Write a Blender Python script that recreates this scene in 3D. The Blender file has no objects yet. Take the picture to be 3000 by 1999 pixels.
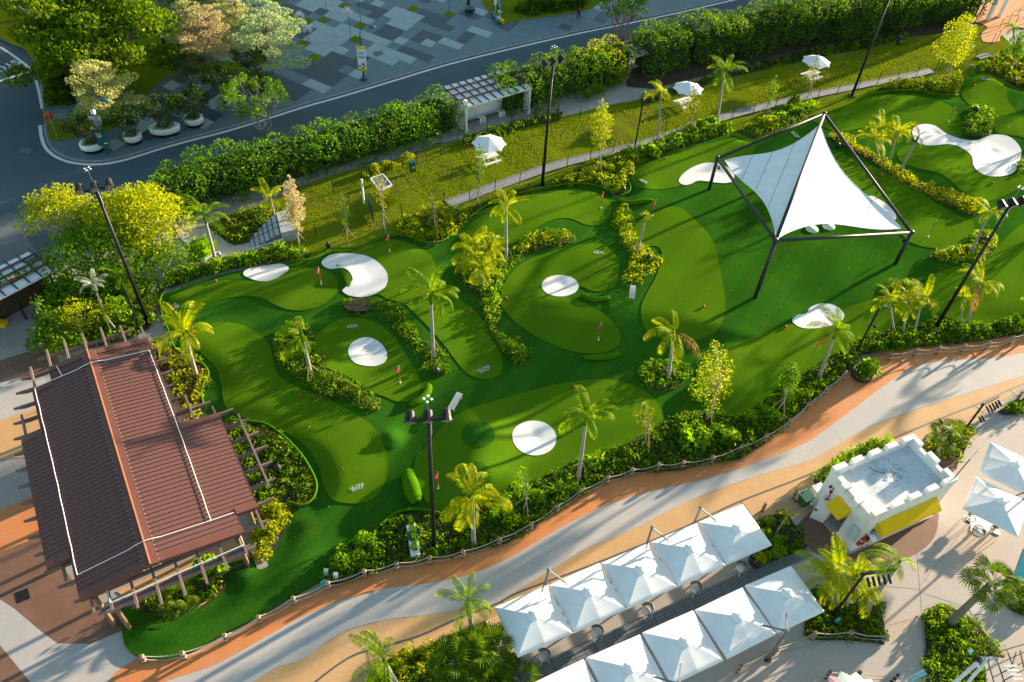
import bpy, math, random
import numpy as np
from mathutils import Vector, Matrix
from mathutils.geometry import delaunay_2d_cdt
random.seed(7); RNG = np.random.default_rng(7)
scene = bpy.context.scene
COL = scene.collection
rad = math.radians

# ---------------------------------------------------------------- camera
CAM_H, FOC, PW, PH = 42.0, 2333.0, 3000.0, 1999.0
_d = np.array([1350 - PW/2, 3250 - PH/2, FOC]); _up = -_d/np.linalg.norm(_d)
_f = np.array([0, 0, 1.0]); _Y = _f - (_f @ _up)*_up; _Y /= np.linalg.norm(_Y)
_X = np.cross(_Y, _up); ROT = np.array([_X, _Y, _up])
cam = bpy.data.cameras.new('camera'); cam_o = bpy.data.objects.new('camera', cam); COL.objects.link(cam_o)
cam.sensor_fit = 'HORIZONTAL'; cam.sensor_width = 36.0; cam.lens = FOC/PW*36.0
cam.clip_start = 0.5; cam.clip_end = 3000
mw = Matrix.Identity(4)
for i in range(3):
    mw[i][0] = ROT[i, 0]; mw[i][1] = -ROT[i, 1]; mw[i][2] = -ROT[i, 2]
mw[2][3] = CAM_H
cam_o.matrix_world = mw; scene.camera = cam_o

# ---------------------------------------------------------------- sky and sun
SUN_AZ, SUN_EL = 37.6, 9.9          # azimuth counted from +x towards +y
world = bpy.data.worlds.new('World'); scene.world = world; world.use_nodes = True
wn = world.node_tree.nodes; wl = world.node_tree.links
sky = wn.new('ShaderNodeTexSky'); sky.sky_type = 'NISHITA'; sky.sun_disc = False
sky.sun_elevation = rad(SUN_EL); sky.sun_rotation = rad(90 - SUN_AZ)
sky.air_density = 1.0; sky.dust_density = 0.6; sky.ozone_density = 0.6
wn['Background'].inputs['Strength'].default_value = 0.095
tint = wn.new('ShaderNodeMix'); tint.data_type = 'RGBA'; tint.blend_type = 'MULTIPLY'; tint.inputs[0].default_value = 1.0; tint.inputs[7].default_value = (.92, 1.03, .99, 1)   # even cast over the whole sky
wl.new(sky.outputs[0], tint.inputs[6]); wl.new(tint.outputs[2], wn['Background'].inputs['Color'])
sun = bpy.data.lights.new('sun', 'SUN'); sun.energy = 5.0; sun.angle = rad(0.9); sun.color = (1.0, 0.80, 0.57)
sun_o = bpy.data.objects.new('sun', sun); COL.objects.link(sun_o)
SD = Vector((math.cos(rad(SUN_AZ))*math.cos(rad(SUN_EL)), math.sin(rad(SUN_AZ))*math.cos(rad(SUN_EL)), math.sin(rad(SUN_EL))))
sun_o.rotation_euler = SD.to_track_quat('Z', 'Y').to_euler(); sun_o.location = (60, 60, 60)
scene.view_settings.view_transform = 'Standard'; scene.view_settings.look = 'None'
scene.view_settings.exposure = 1.85; scene.view_settings.gamma = 1.0
scene.view_settings.use_curve_mapping = False

# ---------------------------------------------------------------- survey: picture point -> place on the ground
SRV = {'f':(0,0,.78433),'r1':(0,0,2.351),'r2':(1000,0,2.351),'r3':(2000,0,2.351),'r4':(0,667,2.351),'r5':(1000,667,2.351),'r6':(2000,667,2.351),'r7':(0,1332,2.351),'r8':(1000,1332,2.351),'r9':(2000,1332,2.351),
'a1':(0,100,3.622),'a2':(400,0,3.92),'a3':(800,0,3.92),'a4':(1300,0,3.92),'a5':(1200,200,3.92),'a6':(850,450,3.92),'a7':(400,500,3.92),
'b1':(0,650,3.484),'b2':(0,950,3.484),'b3':(450,1050,3.484),'b4':(50,1400,3.92),'b5':(400,1400,3.92),'b6':(1000,1600,3.93),'b7':(2300,1550,3.4925),'b8':(2650,1550,3.491),
'c1':(2550,0,5.227),'c2':(2600,250,4.48),'c3':(2550,560,3.564),'c4':(1700,400,3.484),'c5':(1300,500,3.484),'c6':(1850,850,3.484),'c7':(2700,1100,5.227),'c8':(900,1350,3.92),
'd1':(1430,1450,4.706),'d2':(1850,1430,3.92),'d3':(1550,1650,3.922),'d4':(2350,1250,3.921),'d5':(2750,1250,4.236)}
def px(t, x, y):
    o = SRV[t]; return o[0]+x/o[2], o[1]+y/o[2]
def G(t, x, y, z=0.0):
    X, Y = px(t, x, y)
    r = ROT @ np.array([X-PW/2, Y-PH/2, FOC]); k = (z-CAM_H)/r[2]
    return Vector((r[0]*k, r[1]*k, z))
def proj(w):
    c = ROT.T @ (np.array(w)-np.array([0, 0, CAM_H])); return np.array([c[0]/c[2]*FOC+PW/2, c[1]/c[2]*FOC+PH/2])
def rise(base, top):
    """height of an upright thing whose foot and head were surveyed; returns (height, head position)"""
    t = np.array(px(*top)); best = min(np.linspace(.2, 16, 317), key=lambda z: np.linalg.norm(proj((base[0], base[1], z))-t))
    return float(best), G(*top, z=float(best))
ZP = 0.0      # level of the surface being surveyed
def PTS(*groups):
    out = []
    for t, pts in groups: out += [G(t, *p, z=ZP) for p in pts]
    return out
def crom(pts, n=5, closed=True):
    P = [Vector((p[0], p[1], p[2] if len(p) > 2 else 0)) for p in pts]; N = len(P); out = []
    for i in range(N if closed else N-1):
        a, b, c, d = (P[(i-1) % N], P[i], P[(i+1) % N], P[(i+2) % N]) if closed else (P[max(i-1, 0)], P[i], P[i+1], P[min(i+2, N-1)])
        for k in range(n):
            t = k/n; out.append(.5*((2*b)+(c-a)*t+(2*a-5*b+4*c-d)*t*t+(3*b-a-3*c+d)*t**3))
    if not closed: out.append(P[-1])
    return out

# ---------------------------------------------------------------- materials
MATS = {}
def nodes_of(name):
    m = bpy.data.materials.new(name); m.use_nodes = True; return m, m.node_tree.nodes, m.node_tree.links
def ramp_mix(n, l, fac, c1, c2):
    mx = n.new('ShaderNodeMix'); mx.data_type = 'RGBA'
    for s, c in ((mx.inputs[6], c1), (mx.inputs[7], c2)):
        if hasattr(c, 'is_linked') or hasattr(c, 'node'): l.new(c, s)
        else: s.default_value = (*c, 1)
    l.new(fac, mx.inputs[0]); return mx.outputs[2]
def noise(n, l, vec, scale, detail=4, rough=.6):
    t = n.new('ShaderNodeTexNoise'); t.inputs['Scale'].default_value = scale; t.inputs['Detail'].default_value = detail
    t.inputs['Roughness'].default_value = rough; l.new(vec, t.inputs['Vector']); return t.outputs['Fac']
def spread(n, l, s, lo, hi):
    m = n.new('ShaderNodeMapRange'); m.inputs[1].default_value = lo; m.inputs[2].default_value = hi; l.new(s, m.inputs[0]); return m.outputs[0]
def mat(name, c1, c2=None, rough=.75, scale=1.5, lo=.35, hi=.65, fine=None, fscale=40, bump=0, bscale=60, metal=0, spec=.35, stain=None, sscale=.35, bands=None, rings=None):
    """procedural surface: two tones mixed by a large noise, an optional fine speckle, an optional stain and a bump"""
    if name in MATS: return MATS[name]
    m, n, l = nodes_of(name); b = n['Principled BSDF']; tc = n.new('ShaderNodeTexCoord').outputs['Object']
    c2 = c2 or tuple(x*.82 for x in c1)
    col = ramp_mix(n, l, spread(n, l, noise(n, l, tc, scale), lo, hi), c1, c2)
    if stain: col = ramp_mix(n, l, spread(n, l, noise(n, l, tc, sscale, 6, .65), .5, .72), col, stain)
    if fine: col = ramp_mix(n, l, spread(n, l, noise(n, l, tc, fscale, 2), .45, .75), col, fine)
    for spec_, dr_ in ((bands, 'X'), (rings, 'Z')):
        if spec_:
            w = n.new('ShaderNodeTexWave'); w.bands_direction = dr_; w.inputs['Scale'].default_value = spec_[0]; w.inputs['Distortion'].default_value = spec_[3]; w.inputs['Detail Scale'].default_value = .3
            mp = n.new('ShaderNodeMapping'); mp.inputs['Rotation'].default_value = (0, 0, spec_[2] if dr_ == 'X' else 0); l.new(tc, mp.inputs['Vector']); l.new(mp.outputs[0], w.inputs['Vector'])
            dk = n.new('ShaderNodeHueSaturation'); dk.inputs['Value'].default_value = spec_[1]; l.new(col, dk.inputs['Color']); col = ramp_mix(n, l, spread(n, l, w.outputs['Fac'], .42, .58), col, dk.outputs[0])
    l.new(col, b.inputs['Base Color']); b.inputs['Roughness'].default_value = rough; b.inputs['Metallic'].default_value = metal
    b.inputs['Specular IOR Level'].default_value = spec
    if bump:
        bp = n.new('ShaderNodeBump'); bp.inputs['Strength'].default_value = bump; bp.inputs['Distance'].default_value = .03
        l.new(noise(n, l, tc, bscale, 3), bp.inputs['Height']); l.new(bp.outputs[0], b.inputs['Normal'])
    MATS[name] = m; return m
def leafmat(name, c1, c2, c3=None, trans=.42, rough=.5):
    """foliage: each leaf takes its own tone between c1 and c2, a few take c3; light passes through"""
    if name in MATS: return MATS[name]
    c1, c2, c3 = (tuple(c[:2])+(c[2]*(.45 if c[2] < .09 else 1),) if c else None for c in (c1, c2, c3))
    m, n, l = nodes_of(name); b = n['Principled BSDF']; out = n['Material Output']
    rnd = n.new('ShaderNodeNewGeometry').outputs['Random Per Island']; tc = n.new('ShaderNodeTexCoord').outputs['Object']
    col = ramp_mix(n, l, rnd, c1, c2)
    col = ramp_mix(n, l, spread(n, l, noise(n, l, tc, .9, 2), .35, .7), col, tuple(.5*(a+b_) for a, b_ in zip(c1, c2)))
    if c3:
        w = n.new('ShaderNodeTexWhiteNoise'); w.noise_dimensions = '1D'; l.new(rnd, w.inputs['W'])
        col = ramp_mix(n, l, spread(n, l, w.outputs['Value'], .72, .85), col, c3)
    l.new(col, b.inputs['Base Color']); b.inputs['Roughness'].default_value = rough; b.inputs['Specular IOR Level'].default_value = .06
    t = n.new('ShaderNodeBsdfTranslucent'); g = n.new('ShaderNodeHueSaturation'); g.inputs['Value'].default_value = 1.5; g.inputs['Saturation'].default_value = 1.1
    l.new(col, g.inputs['Color']); l.new(g.outputs[0], t.inputs['Color'])
    mx = n.new('ShaderNodeMixShader'); mx.inputs[0].default_value = trans
    l.new(b.outputs[0], mx.inputs[1]); l.new(t.outputs[0], mx.inputs[2]); l.new(mx.outputs[0], out.inputs['Surface'])
    MATS[name] = m; return m

# ---------------------------------------------------------------- mesh helpers
KIDS = {}
def link(o, parent=None):
    COL.objects.link(o)
    if parent is not None: o.parent = parent; KIDS.setdefault(parent.name, []).append(o)
    return o
def raw_mesh(name, V, F, m=None, smooth=False):
    me = bpy.data.meshes.new(name); me.from_pydata([tuple(v) for v in V], [], F); me.validate()
    if m: me.materials.append(m)
    if smooth: me.polygons.foreach_set('use_smooth', [True]*len(me.polygons))
    me.update(); return me
def quads_mesh(name, V, m):
    """V: (N,4,3) array, one quad for each row"""
    N = len(V); me = bpy.data.meshes.new(name)
    me.vertices.add(4*N); me.vertices.foreach_set('co', V.reshape(-1).astype(np.float32))
    me.loops.add(4*N); me.loops.foreach_set('vertex_index', np.arange(4*N, dtype=np.int32))
    me.polygons.add(N); me.polygons.foreach_set('loop_start', np.arange(0, 4*N, 4, dtype=np.int32))
    me.polygons.foreach_set('loop_total', np.full(N, 4, dtype=np.int32)); me.update(calc_edges=True); me.materials.append(m); return me
class MB:
    """collects boxes, bars and tubes; build() links them as ONE mesh object"""
    def __init__(s): s.v = []; s.f = []
    def add(s, V, F): o = len(s.v); s.v += [Vector(v) for v in V]; s.f += [tuple(i+o for i in f) for f in F]; return s
    def frame(s, c, ax, ay, az, hx, hy, hz):
        c, ax, ay, az = Vector(c), Vector(ax), Vector(ay), Vector(az)
        V = [c+ax*hx*i+ay*hy*j+az*hz*k for k in (-1, 1) for j in (-1, 1) for i in (-1, 1)]
        return s.add(V, [(0,2,3,1),(4,5,7,6),(0,1,5,4),(2,6,7,3),(0,4,6,2),(1,3,7,5)])
    def box(s, x0, x1, y0, y1, z0, z1): return s.frame(((x0+x1)/2,(y0+y1)/2,(z0+z1)/2),(1,0,0),(0,1,0),(0,0,1),(x1-x0)/2,(y1-y0)/2,(z1-z0)/2)
    def bar(s, a, b, w, h, up=(0,0,1)):
        a, b = Vector(a), Vector(b); d = (b-a); L = d.length; d.normalize(); y = Vector(up).cross(d)
        if y.length < 1e-4: y = Vector((1,0,0)).cross(d)
        y.normalize(); z = d.cross(y); return s.frame((a+b)/2, d, y, z, L/2, w/2, h/2)
    def tube(s, path, r, n=7, cap=True):
        path = [Vector(p) for p in path]; N = len(path); rr = r if hasattr(r, '__len__') else [r]*N; V = []; F = []
        ref = None
        for i, p in enumerate(path):
            d = (path[min(i+1, N-1)]-path[max(i-1, 0)]).normalized()
            a = ref if ref is not None else (Vector((0,0,1)) if abs(d.z) < .9 else Vector((1,0,0)))
            x = a.cross(d)
            if x.length < 1e-4: x = Vector((0,1,0)).cross(d)
            x.normalize(); y = d.cross(x)
            ref = y.copy() if abs(y.dot(d)) < .9 else None; ref = None
            V += [p+(x*math.cos(2*math.pi*k/n)+y*math.sin(2*math.pi*k/n))*rr[i] for k in range(n)]
        for i in range(N-1):
            for k in range(n): F.append((i*n+k, i*n+(k+1) % n, (i+1)*n+(k+1) % n, (i+1)*n+k))
        if cap: F += [tuple(range(n-1, -1, -1)), tuple(range((N-1)*n, N*n))]
        return s.add(V, F)
    def lathe(s, c, prof, n=16, sx=1, sy=1, rz=0):
        c = Vector(c); V = []; F = []; N = len(prof); ca, sa = math.cos(rz), math.sin(rz)
        for r, z in prof:
            for k in range(n):
                t = 2*math.pi*k/n; x, y = r*sx*math.cos(t), r*sy*math.sin(t); V.append(c+Vector((x*ca-y*sa, x*sa+y*ca, z)))
        for i in range(N-1):
            for k in range(n): F.append((i*n+k, i*n+(k+1) % n, (i+1)*n+(k+1) % n, (i+1)*n+k))
        F += [tuple(range(n-1, -1, -1)), tuple(range((N-1)*n, N*n))]
        return s.add(V, F)
    def prism(s, pts, z0, z1):
        n = len(pts); V = [Vector((p[0], p[1], z0)) for p in pts]+[Vector((p[0], p[1], z1)) for p in pts]
        return s.add(V, [tuple(range(n-1, -1, -1)), tuple(range(n, 2*n))]+[(i, (i+1) % n, n+(i+1) % n, n+i) for i in range(n)])
    def build(s, name, m, parent=None, smooth=False, local=False):
        o = parent.matrix_basis.translation if (parent is not None and not local) else Vector((0,0,0))
        if parent is not None and not local and parent.parent: o = o+parent.parent.matrix_basis.translation
        me = raw_mesh(name, [v-o for v in s.v], s.f, m, smooth)
        return link(bpy.data.objects.new(name, me), parent)
def tag(o, label=None, cat=None, group=None, kind=None):
    for k, v in (('label', label), ('category', cat), ('group', group), ('kind', kind)):
        if v: o[k] = v
    return o
def thing(name, label, cat, loc=(0,0,0), group=None, rz=0):
    o = bpy.data.objects.new(name, None); o.empty_display_size = .2; link(o); o.location = loc; o.rotation_euler = (0, 0, rz); return tag(o, label, cat, group)
def copy_tree(o, parent=None):
    c = link(o.copy(), parent)
    for ch in KIDS.get(o.name, []): copy_tree(ch, c)
    return c
def part(name, me, parent, loc=(0,0,0), rot=(0,0,0), sc=(1,1,1)):
    o = bpy.data.objects.new(name, me); link(o, parent); o.location = loc; o.rotation_euler = rot; o.scale = sc; return o

# ---------------------------------------------------------------- ground sheets
def inside(P, poly):
    P = np.asarray(P); x, y = P[:, 0], P[:, 1]; c = np.zeros(len(P), bool); n = len(poly)
    for i in range(n):
        x0, y0 = poly[i][0], poly[i][1]; x1, y1 = poly[i-1][0], poly[i-1][1]
        k = ((y0 > y) != (y1 > y)) & (x < (x1-x0)*(y-y0)/((y1-y0) or 1e-9)+x0); c ^= k
    return c
def edge_dist(P, poly):
    P = np.asarray(P)[:, :2]; d = np.full(len(P), 1e9)
    for i in range(len(poly)):
        a = np.array(poly[i-1][:2]); b = np.array(poly[i][:2]); ab = b-a; L = ab @ ab or 1e-9
        t = np.clip(((P-a) @ ab)/L, 0, 1); d = np.minimum(d, np.linalg.norm(P-(a+t[:, None]*ab), axis=1))
    return d
def grid_in(poly, step, margin):
    A = np.array([p[:2] for p in poly]); x0, y0 = A.min(0); x1, y1 = A.max(0)
    X, Y = np.meshgrid(np.arange(x0, x1, step), np.arange(y0, y1, step)); X = X+(np.arange(X.shape[0]) % 2)[:, None]*step*.5
    Q = np.stack([X.ravel(), Y.ravel()], 1); Q = Q[inside(Q, poly)]
    return Q[edge_dist(Q, poly) > margin] if len(Q) else Q
def sheet(name, poly, m, z=0.0, zf=None, step=.5, skirt=0, parent=None, kind='structure', smooth=True):
    b = [(p[0], p[1]) for p in poly]; nb = len(b)
    q = grid_in(poly, step, step*.45) if zf is not None else []
    V2 = [Vector(p) for p in b]+[Vector((float(p[0]), float(p[1]))) for p in q]
    vs, es, fs = delaunay_2d_cdt(V2, [], [list(range(nb))], 1, 1e-4)[:3]
    A = np.array([(v[0], v[1]) for v in vs]); Z = (zf(A) if zf is not None else 0)+z+np.zeros(len(A))
    V = [(A[i, 0], A[i, 1], Z[i]) for i in range(len(A))]; F = [tuple(f) for f in fs]
    def up(f):
        a, c, d = (Vector(V[i]) for i in f[:3]); return f if (c-a).cross(d-a).z > 0 else tuple(reversed(f))
    F = [up(f) for f in F]
    if skirt:
        zz = (zf(np.array(b)) if zf is not None else np.zeros(nb))+z; o = len(V)
        V += [(b[i][0], b[i][1], float(zz[i])) for i in range(nb)]+[(b[i][0], b[i][1], float(zz[i])-skirt) for i in range(nb)]
        area = sum(b[i-1][0]*b[i][1]-b[i][0]*b[i-1][1] for i in range(nb))
        for i in range(nb):
            j = (i+1) % nb; q4 = (o+i, o+nb+i, o+nb+j, o+j); F.append(q4 if area > 0 else tuple(reversed(q4)))
    me = raw_mesh(name, V, F, m, smooth and zf is not None)
    ob = link(bpy.data.objects.new(name, me), parent)
    if kind: ob['kind'] = kind
    return ob
def strip_poly(path, w):
    L, R = [], []; N = len(path)
    for i, p in enumerate(path):
        d = (path[min(i+1, N-1)]-path[max(i-1, 0)]); d = Vector((d.x, d.y, 0)).normalized(); nrm = Vector((-d.y, d.x, 0))
        L.append(p+nrm*w/2); R.append(p-nrm*w/2)
    return L+R[::-1]
def ribbon(name, path, w, m, z, h=None, parent=None, kind='structure'):
    """a strip that follows a path: flat when h is None, else a solid kerb of height h"""
    N = len(path); pl = strip_poly(path, w); L, R = pl[:N], pl[N:][::-1]
    if h is None:
        V = [(p[0], p[1], z) for p in L]+[(p[0], p[1], z) for p in R]; F = [(i, N+i, N+i+1, i+1) for i in range(N-1)]
    else:
        V = []; F = []
        for i in range(N):
            for q, zz in ((L[i], z), (L[i], z+h), (R[i], z+h), (R[i], z)): V.append((q[0], q[1], zz))
        for i in range(N-1):
            for k in range(4): F.append((4*i+k, 4*i+(k+1) % 4, 4*i+4+(k+1) % 4, 4*i+4+k))
        F += [(0, 3, 2, 1), (4*N-4, 4*N-3, 4*N-2, 4*N-1)]
    o = link(bpy.data.objects.new(name, raw_mesh(name, V, F, m)), parent)
    if kind: o['kind'] = kind
    return o
# ================================================================ MATERIALS
m_concrete = mat('pale_concrete', (.40,.34,.30), (.34,.31,.29), .8, .5, fine=(.30,.27,.25), fscale=9, stain=(.29,.25,.21), sscale=.3, bump=.15, bscale=30)
m_grey = mat('grey_concrete', (.48,.44,.41), (.405,.39,.385), .75, .45, fine=(.42,.39,.365), fscale=5, stain=(.54,.44,.355), sscale=.3, bump=.12, bscale=25)
m_orange = mat('terracotta_concrete', (.66,.24,.08), (.57,.20,.06), .75, .5, fine=(.54,.20,.065), fscale=8, stain=(.50,.26,.13), sscale=.4, bump=.12, bscale=25)
m_tan = mat('tan_concrete', (.62,.37,.165), (.55,.315,.135), .78, .6, fine=(.50,.29,.125), fscale=7, stain=(.52,.34,.19), sscale=.35, bump=.12, bscale=25)
m_brown = mat('brown_concrete', (.22,.115,.075), (.18,.095,.065), .7, .6, fine=(.17,.09,.06), fscale=8, stain=(.26,.15,.10), sscale=.4, bump=.1)
m_terrace = mat('terrace_concrete', (.50,.42,.36), (.42,.385,.36), .78, .35, fine=(.42,.36,.32), fscale=5, stain=(.50,.36,.25), sscale=.25, bump=.12, bscale=25)
m_road = mat('asphalt', (.055,.092,.112), (.043,.075,.094), .85, .25, fine=(.075,.11,.128), fscale=90, stain=(.085,.105,.118), sscale=.12, bump=.2, bscale=120)
m_line = mat('road_paint', (.72,.72,.70), (.55,.55,.54), .6, 6, .4, .8)
m_kerb = mat('kerb_stone', (.30,.29,.28), (.20,.20,.20), .8, 3)
m_slab = [mat('slab_slate', (.018,.044,.058), (.027,.056,.072), .55, .8, fine=(.045,.07,.085), fscale=14), mat('slab_grey', (.098,.155,.18), (.078,.128,.15), .6, .7, fine=(.13,.18,.20), fscale=14),
          mat('slab_light', (.31,.375,.39), (.25,.31,.33), .6, .7, fine=(.24,.29,.305), fscale=14)]
m_lawn = mat('lawn_grass', (.15,.195,.004), (.11,.16,.004), .95, .45, fine=(.16,.18,.02), fscale=9, stain=(.17,.135,.03), sscale=.28, bump=.9, bscale=9, spec=0)
m_rough = mat('turf_dark', (.025,.112,.008), (.020,.095,.008), 1, .5, fine=(.048,.148,.010), fscale=14, bump=.8, bscale=22, spec=0, stain=(.045,.115,.006), sscale=.6, bands=(.085,.88,.55,.6))
m_green = mat('turf_light', (.075,.168,.005), (.064,.150,.005), 1, .35, fine=(.085,.178,.006), fscale=120, bump=.2, bscale=120, spec=0, stain=(.088,.158,.010), sscale=.5, bands=(.085,.93,.55,.6))
m_turf_lip = mat('turf_lip', (.052,.155,.003), (.042,.13,.003), 1, 2, fine=(.09,.20,.006), fscale=30, bump=.4, bscale=60, spec=0)
m_core = mat('hedge_core', (.012,.03,.006), (.02,.045,.008), .95, 2)
m_sand = mat('bunker_white', (.66,.66,.66), (.60,.60,.61), .6, .8, fine=(.56,.56,.57), fscale=6, spec=.3)
m_soil = mat('soil', (.045,.030,.018), (.075,.05,.03), .95, 1.5, fine=(.11,.08,.05), fscale=14, bump=.8, bscale=12, spec=.1)
m_mulch = mat('bark_mulch', (.13,.07,.04), (.08,.045,.03), .95, 5, fine=(.2,.13,.09), fscale=14, bump=1, bscale=14)
m_white = mat('white_paint', (.78,.78,.77), (.70,.70,.70), .5, 1.2, .4, .8, spec=.4)
m_white_wall = mat('white_render', (.76,.75,.73), (.68,.67,.66), .8, .9, .4, .8, stain=(.55,.54,.52), sscale=.7)
m_fabric = mat('white_canvas', (.80,.80,.80), (.73,.735,.74), .85, .9, spec=.15, stain=(.70,.70,.69), sscale=1.2, bump=.06, bscale=3)
m_black = mat('black_metal', (.008,.008,.009), (.013,.013,.014), .5, 2, spec=.3)
m_dark = mat('dark_metal', (.028,.032,.038), (.02,.023,.028), .5, 2, spec=.35)
m_grey_metal = mat('grey_metal', (.20,.22,.24), (.14,.155,.17), .4, 2, metal=.3)
m_teal = mat('teal_paint', (.018,.115,.115), (.014,.09,.092), .45, 2)
m_green_plastic = mat('green_plastic', (.012,.11,.05), (.01,.09,.042), .4, 2)
m_red = mat('red_paint', (.55,.03,.035), (.45,.025,.03), .5, 3)
m_pink = mat('flag_cloth', (.62,.05,.09), (.5,.035,.07), .8, 3)
m_yellow = mat('yellow_canvas', (.80,.50,.008), (.74,.45,.006), .8, 1, spec=.15)
m_orange_sign = mat('orange_paint', (.80,.12,.01), (.7,.1,.01), .5, 2)
m_roof = mat('brown_roof_sheet', (.155,.072,.060), (.138,.064,.053), .5, .6, .3, .7, fine=(.17,.075,.06), fscale=5, spec=.4)
m_roof_cap = mat('brown_flashing', (.15,.058,.043), (.13,.05,.038), .5, 1.5)
m_timber = mat('brown_grey_timber', (.25,.18,.165), (.20,.145,.13), .75, 2.5, fine=(.12,.075,.06), fscale=30)
m_wood = mat('wood_post', (.22,.13,.075), (.15,.09,.055), .8, 6, fine=(.3,.19,.12), fscale=40)
m_stake = mat('stake_timber', (.42,.30,.18), (.34,.24,.15), .8, 5)
m_rope = mat('rope', (.46,.41,.33), (.34,.30,.24), .9, 30)
m_bark = mat('bark', (.20,.165,.13), (.12,.095,.075), .9, 4, fine=(.28,.25,.21), fscale=25, bump=.6, bscale=25)
m_palebark = mat('pale_bark', (.40,.37,.32), (.27,.25,.21), .85, 5, rings=(2.2,.62,0,2.5), fine=(.5,.47,.42), fscale=22, bump=.4, bscale=20)
m_pinkbark = mat('pink_bark', (.36,.22,.17), (.24,.15,.12), .85, 5, bump=.4, bscale=20)
m_chair = mat('grey_rattan', (.13,.17,.18), (.09,.12,.13), .7, 10)
m_water = mat('pool_water', (.02,.16,.22), (.03,.21,.28), .08, 2.5, bump=.5, bscale=7, spec=.5)
m_lens = mat('lamp_glass', (.25,.25,.27), (.15,.15,.17), .15, 3, spec=.6)
m_drain = mat('drain_grating', (.12,.12,.125), (.08,.08,.085), .6, 6)
m_deck = mat('grey_deck', (.46,.49,.52), (.36,.39,.42), .8, 3, fine=(.35,.36,.38), fscale=18)
# foliage
L_hedge = leafmat('leaf_creeper', (.05,.165,.010), (.115,.255,.014), (.20,.30,.016))
L_hedge_d = leafmat('leaf_creeper_dark', (.05,.125,.012), (.10,.20,.016), (.19,.24,.02))
L_ground = leafmat('leaf_groundcover', (.065,.16,.010), (.14,.25,.014), (.24,.30,.018))
L_ylw = leafmat('leaf_golden', (.22,.30,.010), (.36,.40,.012), (.46,.42,.015))
L_bed = leafmat('leaf_bed', (.045,.13,.010), (.11,.22,.013), (.19,.27,.016))
L_olive = leafmat('leaf_olive', (.14,.18,.014), (.25,.26,.018), (.32,.28,.02))
L_bright = leafmat('leaf_bright', (.12,.29,.013), (.24,.38,.018), (.32,.42,.03))
L_dark = leafmat('leaf_dark', (.018,.055,.016), (.04,.09,.022), (.09,.11,.02), trans=.3)
L_tree = leafmat('leaf_broad_tree', (.04,.10,.008), (.105,.185,.010), (.21,.27,.012))
L_pale = leafmat('leaf_pale', (.42,.44,.13), (.58,.55,.19), (.45,.47,.24))
L_pale_g = leafmat('leaf_pale_green', (.25,.38,.18), (.40,.48,.24), (.48,.46,.2))
L_rust = leafmat('leaf_rust', (.40,.36,.16), (.50,.43,.21), (.50,.36,.24))
L_palm = leafmat('leaf_palm', (.075,.18,.012), (.16,.27,.016), (.27,.34,.02), trans=.40)
L_palm_y = leafmat('leaf_palm_golden', (.19,.30,.010), (.33,.39,.012), (.50,.42,.012), trans=.45)
L_palm_w = leafmat('leaf_palm_silver', (.28,.33,.22), (.42,.45,.36), (.5,.5,.45), trans=.3)
L_dry = leafmat('leaf_palm_dry', (.20,.12,.05), (.28,.17,.07), trans=.3)
L_fan = leafmat('leaf_fan', (.035,.095,.012), (.08,.15,.014), (.17,.21,.02), trans=.35)
L_blossom = leafmat('white_blossom', (.62,.60,.58), (.75,.72,.70), trans=.3)

# ================================================================ SETTING
ground = sheet('ground', [(-900,-600,0),(900,-600,0),(900,1500,0),(-900,1500,0)], m_concrete, z=-.012)
tag(ground, 'pale grey beige concrete ground')

# ---- road
kerb_px = [('r1', [(310,858),(318,930),(345,1005),(400,1058),(480,1095),(570,1112),(650,1116),(740,1110),(830,1092),(960,1055),(1100,1010),(1300,955),(1500,905),(1700,847),(1880,790),(2100,720)]),
           ('r2', [(0,650),(350,545),(700,440),(1050,352),(1400,270),(1700,205),(2000,145),(2351,70)]), ('r3', [(150,35),(500,-45)])]
kerb = crom(PTS(*kerb_px), 4, False)
road_low = PTS(('f', [(2320,-90),(2050,-25),(1800,20),(1600,60),(1460,95),(1200,150),(1060,200),(850,265),(700,318),(560,368),(420,430),(300,490),(180,545),(0,640),(-150,720)]))
road = sheet('road', [Vector((p.x,p.y,0)) for p in kerb]+road_low+PTS(('f', [(-400,300),(-200,60),(0,70),(60,110),(90,180),(98,255)])), m_road, z=-.006)
joint = PTS(('r4', [(10,0),(100,170),(150,230)]))
ribbon('worn_asphalt', PTS(('r4', [(-60,-60),(40,120),(110,230)])), 3.2, mat('worn_asphalt', (.13,.14,.148), (.11,.12,.13), .85, .5, fine=(.15,.155,.16), fscale=30), -.001)
def offset(path, w):
    pl = strip_poly(path, 2*abs(w)); N = len(path); return pl[:N] if w > 0 else pl[N:][::-1]
ribbon('road_edge_line', offset(kerb, -.42), .30, m_line, .004)
side = crom(PTS(('r1', [(0,325),(100,390),(210,480),(255,580),(290,750)])), 5, False)
ribbon('road_edge_line', side, .26, m_line, .002)
ribbon('stop_line', PTS(('r1', [(-30,568),(215,488)])), .34, m_line, .003)
def text_mesh(name, body, m, size=1, bold=.02, spacing=1, line=.85):
    cu = bpy.data.curves.new('t', 'FONT'); cu.body = body; cu.align_x = 'CENTER'; cu.align_y = 'CENTER'; cu.size = size; cu.offset = bold; cu.space_character = spacing; cu.space_line = line
    ob = bpy.data.objects.new('t', cu); COL.objects.link(ob); dg = bpy.context.evaluated_depsgraph_get()
    me = bpy.data.meshes.new_from_object(ob.evaluated_get(dg)); me.name = name; me.materials.clear(); me.materials.append(m); bpy.data.objects.remove(ob); bpy.data.curves.remove(cu); return me
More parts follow.
